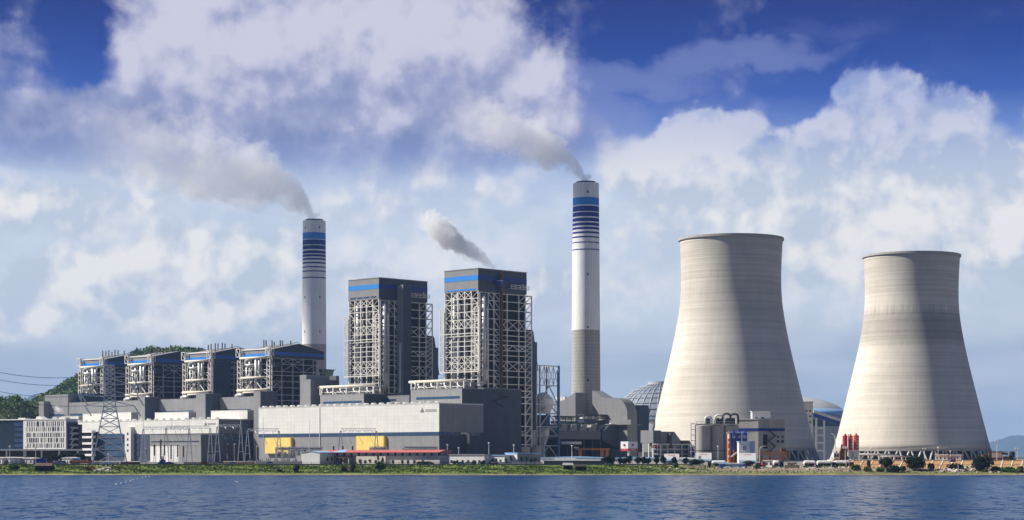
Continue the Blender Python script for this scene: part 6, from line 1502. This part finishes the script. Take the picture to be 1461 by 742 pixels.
part(t, 'rear_wall', MB().box(x0 - .4, x0 - .01, 1008, 1062, 3.4, 7.0), 'concrete')
t = thing('railing', 'thin steel rail fence on the coping of the orange slope', 'fence', (230, 1022.4, 7.45))
for i in range(36):
    x = x0 + i * 3.4; part(t, 'post', MB().box(x - .06, x + .06, 1022.3, 1022.45, 7.45, 8.7), 'steel dark')
for z in (8.1, 8.68): part(t, 'rail', MB().box(x0, x0 + 120, 1022.33, 1022.42, z - .04, z + .04), 'steel dark')
# lamps
def lamp(px, Y, y0, label, kind, z=None):
    t = spot('lamp_post', label, 'lamp post', px, Y, 0, z, 'lamp posts along the bank'); h = zy(y0, Y) - t.location.z
    part(t, 'pole', MB().cyl((0, 0, 0), (0, 0, h), .2, 8, r2=.12), 'steel galvanised')
    if kind == 'twin':
        part(t, 'cross_arm', MB().beam((-1.2, 0, h), (1.2, 0, h), .15), 'steel galvanised')
        for s in (-1, 1): part(t, 'lamp_head', MB().prism([(s * .7 - .5, -.4, h - .1), (s * .7 + .5, -.4, h - .1), (s * .7 + .3, -.4, h + .5), (s * .7 - .3, -.4, h + .5)], (0, .8, 0)), 'paint white')
    elif kind == 'curve':
        part(t, 'arm', MB().tube([(0, 0, h), (.3, 0, h + .9), (1.4, 0, h + 1.5), (3.0, 0, h + 1.7)], .14, 7), 'steel galvanised'); part(t, 'lamp_head', MB().box(2.9, 4.1, -.2, .2, h + 1.55, h + 1.8), 'paint white')
    else:
        part(t, 'lamp_head', MB().lathe([(.1, h), (.5, h + .2), (.45, h + .6), (.05, h + .75)], 10), 'paint white'); part(t, 'bracket', MB().beam((-.6, 0, h - .2), (.6, 0, h - .2), .1), 'steel galvanised')
zt = 7.05
for px, y0, nm, kd in ((1243, 641, 'slim lamp post on the slope top, right of the red silos', 'ball'), (1319, 640.5, 'lamp post with a cross arm, before the right tower left of the white house', 'twin'), (1338.5, 639.5, 'white headed lamp post beside the white service houses', 'ball'), (1422.5, 630.5, 'tall twin floodlight post before the blue mountain', 'twin'), (1451.5, 640.5, 'twin floodlight post nearest the right edge', 'twin'), (1356, 645, 'thin lamp post on the coping above the junk heap', 'ball')): lamp(px, 1040, y0, nm, kd, zt)
lamp(1084, 1020, 641, 'curved white street lamp left of the white gate house', 'curve'); lamp(1206, 1018, 640, 'white street lamp in front of the mixer rig', 'twin', 3.4); lamp(1024.5, 1030, 638, 'thin street lamp in front of the ash silos', 'ball'); lamp(638.5, 1022, 636, 'white street lamp at the left of the parked cars', 'ball'); lamp(654.5, 1046, 640, 'street lamp above the low pale building', 'ball'); lamp(697.5, 1048, 633, 'street lamp behind the thin blue roofs', 'ball'); lamp(733, 1062, 636, 'thin street lamp behind the white shed', 'ball'); lamp(816, 1046, 637, 'street lamp above the row of white cabins', 'ball'); lamp(14, 1024, 638, 'thin grey street lamp before the black office wing', 'ball'); lamp(37, 1024, 639, 'thin street lamp before the office facade, left one', 'ball'); lamp(51, 1022, 640, 'white street lamp between the blue containers and the office', 'ball'); lamp(155, 1018, 649, 'short white lamp post under the pylon', 'ball'); lamp(561, 1034, 648, 'slim street lamp before the cream wall', 'ball')
# junk and tanks on the slope top
t = spot('equipment_cabin', 'weathered cabin with a white panel at the top right of the slope', 'cabin', 1412, 1042, 0, zt); k = 1042 / F
part(t, 'body', MB().box(0, 18 * k, 0, 3.5, 0, 12.5 * k), 'rust brown'); part(t, 'white_panel', MB().box(3 * k, 17 * k, -.08, .02, 4 * k, 11.5 * k), 'paint white'); part(t, 'roof', MB().box(-1 * k, 25 * k, -.6, 4, 12.5 * k, 13.2 * k), 'steel dark'); part(t, 'shade', MB().prism([(18 * k, 0, 12 * k), (26 * k, 0, 11 * k), (26 * k, 0, 8 * k), (18 * k, 0, 9 * k)], (0, .5, 0)), 'steel dark'); part(t, 'ladder', MB().box(-.3, -.05, .5, 1.2, 0, 12 * k), 'steel dark')
for px, w, h, c, nm in ((1404, 9, 8.5, 'rust brown', 'low rusty round tank left of the weathered cabin'), (1436, 9, 6, 'leafy tank', 'green low tank right of the weathered cabin'), (1444, 8, 13, 'timber dark', 'tall dark tank right of the green low tank'), (1448, 4, 4.5, 'paint pale blue', 'small pale blue drum beside the tall dark tank')):
    if c == 'leafy tank': mat(c, (.10, .16, .06), .8)
    t = spot('storage_tank', nm, 'tank', px, 1043 + (2 if c == 'timber dark' else 0), 0, zt); r = w * k / 2
    part(t, 'shell', MB().lathe([(r, 0), (r, h * k * .94), (r * .9, h * k), (.01, h * k * 1.02)], 18), c)
    for q in (.3, .7): part(t, 'hoop', MB().lathe([(r, h * k * q - .08), (r + .07, h * k * q - .08), (r + .07, h * k * q + .08), (r, h * k * q + .08)], 18, close=True), 'steel dark')
t = spot('pipe_trestle', 'low grey pipe trestle crossing in front of the right cooling tower', 'pipe trestle', 1226, 1052, 0, 7.0); k = 1052 / F
part(t, 'pipe', MB().tube([(0, 0, 9 * k), (56 * k, 0, 8 * k)], .55, 8), 'steel grey', smooth=True); part(t, 'pipe', MB().tube([(30 * k, -.8, 6 * k), (75 * k, -.8, 6 * k)], .4, 8), 'steel grey', smooth=True)
for x in (2, 16, 30, 44, 55): part(t, 'leg', MB().beam((x * k, 0, 0), (x * k, 0, 8.3 * k), .35), 'steel grey')

# ------------------------------------------------------------ the bank: shacks, digger, rubble, boats' leftovers
def shack(px, Y, w, h, label, roofm, open_=True):
    t = spot('wooden_shack', label, 'shack', px, Y, 0, None, 'dark shacks on the bank'); k = Y / F; W = w * k; hh = h * k; z = -.6
    part(t, 'wall', MB().box(0, W, .4, 3.5, z, hh * .72), 'timber dark'); part(t, 'roof', MB().prism([(-.6, -.8, hh * .68), (W + .6, -.8, hh * .68), (W + .2, 1.8, hh), (-.2, 1.8, hh)], (0, .9, .1)), roofm)
    for x in (.1, W - .3): part(t, 'post', MB().box(x, x + .2, -.5, -.3, z, hh * .7), 'timber dark')
    part(t, 'doorway', MB().box(W * .3, W * .6, .3, .39, z, hh * .5), 'rubber'); return t
shack(50, 981, 23, 12, 'dark wooden shack with brown roof close to the water at the left', 'timber roof' if 'timber roof' in MATS else (mat('timber roof', (.12, .075, .06), .9, var=.25, scale=.5), 'timber roof')[1])
shack(804, 988, 13, 9.5, 'dark hut with a grey roof on the bank, left of the pair in the middle', 'roof grey'); shack(821, 984, 16, 9, 'dark lean-to hut right of the grey roofed hut on the bank', 'timber dark')
t = spot('digger', 'small red digger standing among pale rubble on the left bank', 'digger', 123, 985, 0); k = 985 / F
part(t, 'tracks', MB().box(0, 6 * k, 0, 2, -.4, .5), 'rubber'); o = part(t, 'cab', MB().box(.6, 3.4 * k, .3, 1.7, .5, 2.6), 'paint red'); part(o, 'window', MB().box(.8, 2.4 * k, .2, .29, 1.4, 2.3), 'glass dark'); part(t, 'counterweight', MB().box(0, .6, .3, 1.7, .5, 1.5), 'paint red')
part(t, 'boom', MB().beam((3.4 * k, 1, 1.0), (9 * k, 1, 2.5), .5), 'paint red'); part(t, 'arm', MB().beam((9 * k, 1, 2.5), (12.5 * k, 1, .6), .4), 'paint red'); part(t, 'bucket', MB().prism([(12 * k, .5, -.1), (13.6 * k, .5, -.1), (13.2 * k, .5, .7), (12 * k, .5, .8)], (0, 1, 0)), 'steel dark')
def rock_mesh(r, seed):
    import bmesh
    bm = bmesh.new(); bmesh.ops.create_icosphere(bm, subdivisions=2, radius=r); rr = random.Random(seed)
    ph = [rr.uniform(0, 6) for _ in range(6)]
    for v in bm.verts:
        n = v.co.normalized(); f = 1 + .22 * math.sin(4 * n.x + ph[0]) + .2 * math.sin(5 * n.y + ph[1]) + .15 * math.sin(6 * n.z + ph[2]) + rr.uniform(-.08, .08); v.co *= f; v.co.z *= .7
    mb = MB(); mb.v = [tuple(v.co) for v in bm.verts]; bm.verts.index_update(); mb.f = [tuple(v.index for v in f.verts) for f in bm.faces]; mb.mi = [0] * len(mb.f); bm.free(); return mb
protos = [sspot('rock', 'x', 'rock', rock_mesh(1.0, i), 'rock pale' if i % 3 == 0 else 'rock', 0, 990, 0, -50, 'loose stones scattered on the bank') for i in range(5)]
def rocks(n, pa, pb, Ya, Yb, s0, s1, label):
    for i in range(n):
        px, Y = random.uniform(pa, pb), random.uniform(Ya, Yb); x = xat(px, Y); s = random.uniform(s0, s1); z = bank_z(x, Y) if Y < 1005 else gz(x, Y); z = min(z, 3.4) if x > 90 else z
        dup(random.choice(protos), (x, Y, z + .1), random.uniform(0, 6), label, scale=(s, s, s * .9))
random.seed(31)
rocks(26, 135, 160, 982, 994, .4, 1.1, 'pale stone in the rubble heap beside the red digger')
rocks(60, 985, 1225, 976, 1003, .3, .9, 'loose stone on the dry brown bank below the white tankers')
rocks(34, 1340, 1395, 976, 998, .6, 1.5, 'stone in the rocky heap at the foot of the orange slope')
rocks(22, 1405, 1461, 976, 996, .4, .9, 'loose stone on the shore at the far right')
rocks(18, 880, 990, 978, 1000, .3, .7, 'loose stone on the grassy bank below the round trees')
for p in protos: bpy.data.objects.remove(p)
# boards and bags of the junk heap
random.seed(9)
for i, (px, y, w, h, m, nm) in enumerate(((1339, 668, 6, 8, 'timber tan', 'tan board leaning in the junk heap, leftmost'), (1345, 670, 7, 6, 'paint cream', 'cream sack lying in the junk heap'), (1350, 668.5, 8, 4, 'paint white', 'white sheet lying on the junk heap'), (1360, 668, 7, 7, 'timber tan', 'tan board leaning at the right of the junk heap'), (1383, 676, 6, 2.4, 'paint white', 'small white skiff at the waterline right of the junk heap'), (1337, 669, 5, 3, 'paint crimson', 'dull red bundle on top of the junk heap'))):
    Y = 982; k = Y / F
    mb = MB().prism([(0, 0, -.5), (w * k, 0, -.6), (w * k * .9, .5, h * k * .55), (w * k * .5, .9, h * k), (w * k * .15, .8, h * k * .8)], (.3, 1.2, .1))
    sspot('junk_board' if 'board' in nm else 'junk_bundle', nm, 'junk', mb, m, px, Y, random.uniform(-20, 20), max(.2, zy(y + h, Y)))
t = spot('sun_shade', 'small blue topped shade on poles above the junk heap', 'shade', 1355, 990); k = 990 / F; h = zy(659, 990) - t.location.z
part(t, 'cover', MB().prism([(0, 0, h), (9 * k, 0, h), (7.5 * k, 0, h + .9), (1.5 * k, 0, h + .9)], (0, 3, 0)), 'paint blue')
for x in (.3, 8.6 * k): part(t, 'pole', MB().beam((x, .2, -.5), (x, .2, h), .16), 'steel grey')
for px, y0, y1, nm in ((1367, 663, 678, 'pale mooring post at the waterline right of the junk heap'), (62, 673, 680, 'short pale post in the water before the dark shack'), (1452, 672, 683, 'thin dark stake standing in the water at the far right')):
    Y = 968; k = Y / F; z0 = -1; sspot('mooring_post', nm, 'post', MB().cyl((0, 0, 0), (.1, 0, zy(y0, Y) + 1), .2 if 'pale' in nm else .12, 8, r2=.15 if 'pale' in nm else .1), 'paint cream' if 'pale' in nm else 'timber dark', px, Y, 0, z0)
# white birds by the shore and floats of a net line
for i, (px, y) in enumerate(((449.5, 672), (464, 673.5), (467, 672.5))):
    Y = 978; t = spot('egret', 'white egret standing on the grass, %s from the left' % ORDN[i], 'bird', px, Y, 0, None, 'white egrets on the bank')
    def leg(): pass
    mb = MB().tube([(-.55, 0, .62), (-.3, 0, .72), (0, 0, .82), (.22, 0, .95), (.30, 0, 1.2), (.26, 0, 1.42), (.36, 0, 1.5), (.55, 0, 1.47)], [.03, .13, .17, .10, .06, .055, .065, .012], 8)
    part(t, 'body', mb, 'buoy', smooth=True)
    for s in (-.06, .06): part(t, 'leg', MB().cyl((-.05, s, -.1), (-.05, s, .7), .025, 5), 'timber dark')
fl = [(166.5, 691.5), (173, 690), (180, 687.5), (186, 686), (190, 684.8), (196, 683.5), (203, 681.5), (208, 680.5), (213, 679.8), (336.5, 687.5), (339, 688.2)]
for i, (px, y) in enumerate(fl):
    Y = F * EYE / (y - HY); r = .28 if i else .42
    sspot('net_float', 'white net float on the water, %s from the left' % ORDN[i], 'float', MB().lathe([(.02, -.7 * r), (r * .8, -.45 * r), (r, 0), (r * .75, .6 * r), (.02, .95 * r)], 12), 'buoy', px, Y, 0, .05, 'white net floats on the water', smooth=True)

# ------------------------------------------------------------ trees and bushes
def bush(name, label, cat, px, Y, w, h, m, n, z=None, trunk=0.0, group=None, lobes=5, sz=.5):
    t = spot(name, label, cat, px, Y, 0, z, group); k = Y / F; W, Hh = w * k / 2, h * k
    mb = MB(); rr = random.Random(int(px * 7)); base = Hh * trunk
    for i in range(lobes):
        a = rr.uniform(0, 6.28); q = rr.uniform(.1, .62); zz = base + (Hh - base) * rr.uniform(.28, .74); s = rr.uniform(.34, .58)
        mb.leaves((math.cos(a) * W * q, math.sin(a) * W * q * .7, zz), (W * s, W * s * .8, (Hh - base) * s * .62), n // lobes, sz, shell=.3)
    mb.leaves((0, 0, base + (Hh - base) * .45), (W * .7, W * .6, (Hh - base) * .5), n // 3, sz, shell=.25)
    part(t, 'crown', mb, m)
    tr = MB().tube([(0, 0, -.4), (.05, 0, Hh * .3), (-.05, .1, Hh * .65)], [max(.1, Hh * .035), Hh * .025, .03], 7)
    part(t, 'trunk', tr, 'trunk')
    for s in (-1, 1): part(t, 'limb', MB().tube([(0, 0, Hh * .28), (s * W * .25, .1, Hh * .45), (s * W * .45, 0, Hh * .62)], [Hh * .02, Hh * .014, .02], 5), 'trunk')
    return t
g = 'round dark trees in a row before the pale blue roofs'
for i, px in enumerate((860.5, 867, 873.5, 885, 891, 898, 911, 918, 925, 937, 948, 962, 979)):
    bush('round_tree', 'round dark tree, %s from the left in the row before the pale blue roofs' % ORDN[i], 'tree', px, 1030, 10.5 + (i * 5 % 3), 10 + (i * 7 % 4), 'leaf dark', 420, trunk=.12, group=g, sz=.42)
g = 'slim young trees by the low buildings'
for i, (px, h, m) in enumerate(((467, 11, 'leaf olive'), (473, 12, 'leaf olive'), (481, 11, 'leaf dark'), (488, 9, 'leaf dark'), (513, 8, 'leaf olive'), (528, 8, 'leaf olive'), (539.5, 14, 'leaf olive'), (546, 11, 'leaf green'), (622, 11, 'leaf dark'), (708, 9, 'leaf green'), (722, 9, 'leaf green'), (729, 13, 'leaf green'), (744, 12, 'leaf dark'), (751.5, 13, 'leaf green'), (758, 11, 'leaf olive'), (762.5, 11, 'leaf green'))):
    bush('young_tree', 'slim young tree, %s from the left before the low buildings' % ORDN[i], 'tree', px, 1022, 4.6 if i != 8 else 7, h, m, 150, trunk=.35, group=g, lobes=4, sz=.3)
for i, (px, w, h) in enumerate(((42, 12, 12), (50, 10, 9), (79, 12, 13), (89, 14, 15), (97, 12, 15), (107, 13, 14), (118, 12, 14), (6, 14, 10), (24, 16, 10), (62, 12, 9))):
    bush('dark_tree', 'dark leafy tree, %s from the left under the white canopy by the office' % ORDN[sorted((42, 50, 79, 89, 97, 107, 118, 6, 24, 62)).index(px)], 'tree', px, 1080, w, h, 'leaf dark', 420, trunk=.1, group='dark trees under the white canopy', sz=.5)
for px, Y, w, h, m, nm, lb in ((1239.5, 992, 8, 14, 'leaf dark', 'small dark bush on the orange slope, left of the others', 5), (1264, 990, 24, 17, 'leaf dark', 'dark spreading tree before the slope, left of the biggest one', 7), (1306, 984, 38, 24, 'leaf dark', 'biggest dark bushy tree at the waterline, left of the junk heap', 9), (1400, 984, 38, 25, 'leaf dark', 'dark bushy tree right of the junk heap, overhanging the water', 9), (1363, 988, 26, 11, 'leaf dark', 'low dark bush behind the junk heap', 6), (1222, 984, 18, 8, 'leaf green', 'green shrub below the red cab tanker', 5), (1237.5, 978, 18, 8, 'leaf olive', 'olive shrub at the waterline right of the green shrub', 5), (1257, 980, 14, 7, 'leaf green', 'low green shrub at the waterline below the orange slope', 4), (1276, 978, 24, 11, 'leaf dark', 'dark shrub at the waterline left of the biggest tree', 6), (1288, 979, 14, 9, 'leaf olive', 'small olive shrub touching the biggest tree', 4), (1436, 982, 34, 8, 'leaf green', 'long bright green shrub near the right edge', 7), (1456, 980, 16, 9, 'leaf olive', 'olive shrub at the right edge', 4), (1420, 984, 16, 8, 'twig brown', 'brown shrub right of the overhanging tree', 4), (1328, 984, 14, 10, 'twig brown', 'brown shrub between the biggest tree and the junk heap', 4),
    (422.5, 976, 13, 11, 'twig brown', 'brown withered bush in the grass below the gabled shed', 5), (399, 976, 9, 5, 'twig brown', 'small brown bush left of the withered one', 4), (491, 980, 14, 9, 'twig brown', 'dark brown bush in the grass left of the brown hut shape', 5), (502, 978, 12, 12, 'twig brown', 'tall dark brown bush in the grass before the porch', 5), (541, 986, 20, 14, 'leaf green', 'broad green bush in the grass before the cream wall', 7), (648, 1012, 8, 6, 'twig brown', 'round brown bush left of the white parked cars', 4), (677, 1012, 9, 6, 'twig brown', 'round brown bush between the parked cars', 4), (964.5, 990, 10, 9, 'leaf green', 'green bush on the bank below the first white billboard', 4), (1068, 1006, 22, 9, 'leaf dark', 'dark bush at the right end of the blue site cabin', 5), (993, 1012, 22, 9, 'leaf dark', 'dark bush in front of the second white billboard', 5), (1080, 992, 14, 6, 'leaf olive', 'olive shrub on the dry bank below the red cab truck', 4), (20, 990, 20, 9, 'leaf green', 'green shrub on the grassy bank left of the dark shack', 5), (74, 986, 12, 8, 'leaf dark', 'dark bush against the right side of the dark shack', 4), (689, 1020, 10, 6, 'leaf dark', 'dark green bush left of the dark blue van', 4), (607, 1012, 34, 5, 'leaf dark', 'low dark hedge at the right end of the red roofed building', 6)):
    bush('shrub' if h < 12 else 'bushy_tree', nm, 'bush' if h < 12 else 'tree', px, Y, w, h, m, int(60 + w * h * 2.2), lobes=lb, sz=.42)

# ------------------------------------------------------------ smoke and steam
def plume(label, cat, px, py, Y, zc, rad, smax, dens, fade, col, nscale, thr, seed, name='smoke_plume'):
    m = bpy.data.materials.new(name + ' vapour'); m.use_nodes = True; t = NT(m.node_tree); t.n.clear()
    o = t.n.new('ShaderNodeOutputMaterial'); p = t.n.new('ShaderNodeVolumePrincipled'); tc = t.n.new('ShaderNodeTexCoord').outputs['Object']
    x, y, z = t.sep(tc); s = t.m('MAXIMUM', t.m('MULTIPLY', x, -1.0), 0.0)
    za, zb_, zl = zc; ra, rb_, rl = rad
    ex = lambda b: t.m('SUBTRACT', 1.0, t.m('EXPONENT', t.m('DIVIDE', s, -b)))
    cz = t.m('ADD', t.m('MULTIPLY', ex(zb_), za), t.m('MULTIPLY', s, zl)); r = t.m('ADD', ra, t.m('MULTIPLY', ex(rl), rb_))
    off = t.vm('ADD', tc, (seed * 37.0, seed * 11.0, seed * 5.0))
    n = t.noise(off, nscale, 6, .62, .3); n2 = t.noise(off, nscale * .35, 3, .5)
    dz = t.m('SUBTRACT', z, cz); d = t.m('SQRT', t.m('ADD', t.m('MULTIPLY', dz, dz), t.m('MULTIPLY', y, y)))
    q = t.m('DIVIDE', d, r)
    q = t.m('ADD', q, t.m('ADD', t.m('MULTIPLY', t.m('SUBTRACT', n, .5), 2.6), t.m('MULTIPLY', t.m('SUBTRACT', n2, .5), 1.5)))
    core = t.smooth(q, .95, .95 - thr)
    if name == 'steam_plume': core = t.m('MULTIPLY', core, t.smooth(s, smax * .05, smax * .55, .22, 1.0))
    tail = t.m('MULTIPLY', t.m('EXPONENT', t.m('DIVIDE', s, -fade)), t.smooth(s, smax, smax * .55))
    t.put(p.inputs['Density'], t.m('MULTIPLY', t.m('MULTIPLY', core, tail), dens)); p.inputs['Color'].default_value = col; p.inputs['Anisotropy'].default_value = 0.0
    t.l.new(p.outputs[0], o.inputs['Volume']); MATS[name + str(seed)] = m
    pts, rs = [], []
    for s_ in np.linspace(0, smax, 18):
        pts.append((-s_, 0, za * (1 - math.exp(-s_ / zb_)) + zl * s_)); rs.append((ra + rb_ * (1 - math.exp(-s_ / rl))) * (1.0 + .65 * min(1, s_ / 25)))
    mb = MB().tube(pts, rs, 14); cx = xat(px, Y)
    ob = bpy.data.objects.new(name, _mesh(name, mb, name + str(seed), (0, 0, 0), False)); COL.objects.link(ob); ob.location = (cx, Y, zy(py, Y)); ORG[ob.name] = (0, 0, 0)
    return tag(ob, label, cat)
plume('grey smoke trail drifting left from the chimney behind the low boiler houses', 'smoke', 448, 312, 1720, (30, 16, .20), (6.5, 30, 40), 235, .052, 120, (.968, .972, 1.0, 1), .060, .35, 1)
plume('grey smoke trail drifting left from the chimney beside the arched duct house', 'smoke', 836, 259, 1486, (17, 10, .36), (5.5, 16, 26), 112, .095, 66, (.968, .972, 1.0, 1), .095, .35, 2)
plume('bright white steam puff blowing left from the roof of the nearer boiler tower', 'steam', 705, 383, 1392, (4, 8, .58), (3.2, 8.0, 18), 60, .34, 120, (1, 1, 1, 1), .17, .3, 3, 'steam_plume')
plume('small white steam puff rising over the far left end of the bunker building', 'steam', 94, 592, 1440, (2, 3, .45), (1.0, 2.2, 4), 9, .5, 20, (1, 1, 1, 1), .45, .4, 4, 'steam_plume')
plume('thin white steam hanging over the mouth of the farther cooling tower', 'steam', 1352, 364, 1444, (10, 9, .10), (6, 9, 12), 70, .012, 60, (1, 1, 1, 1), .07, .6, 5, 'steam_plume')
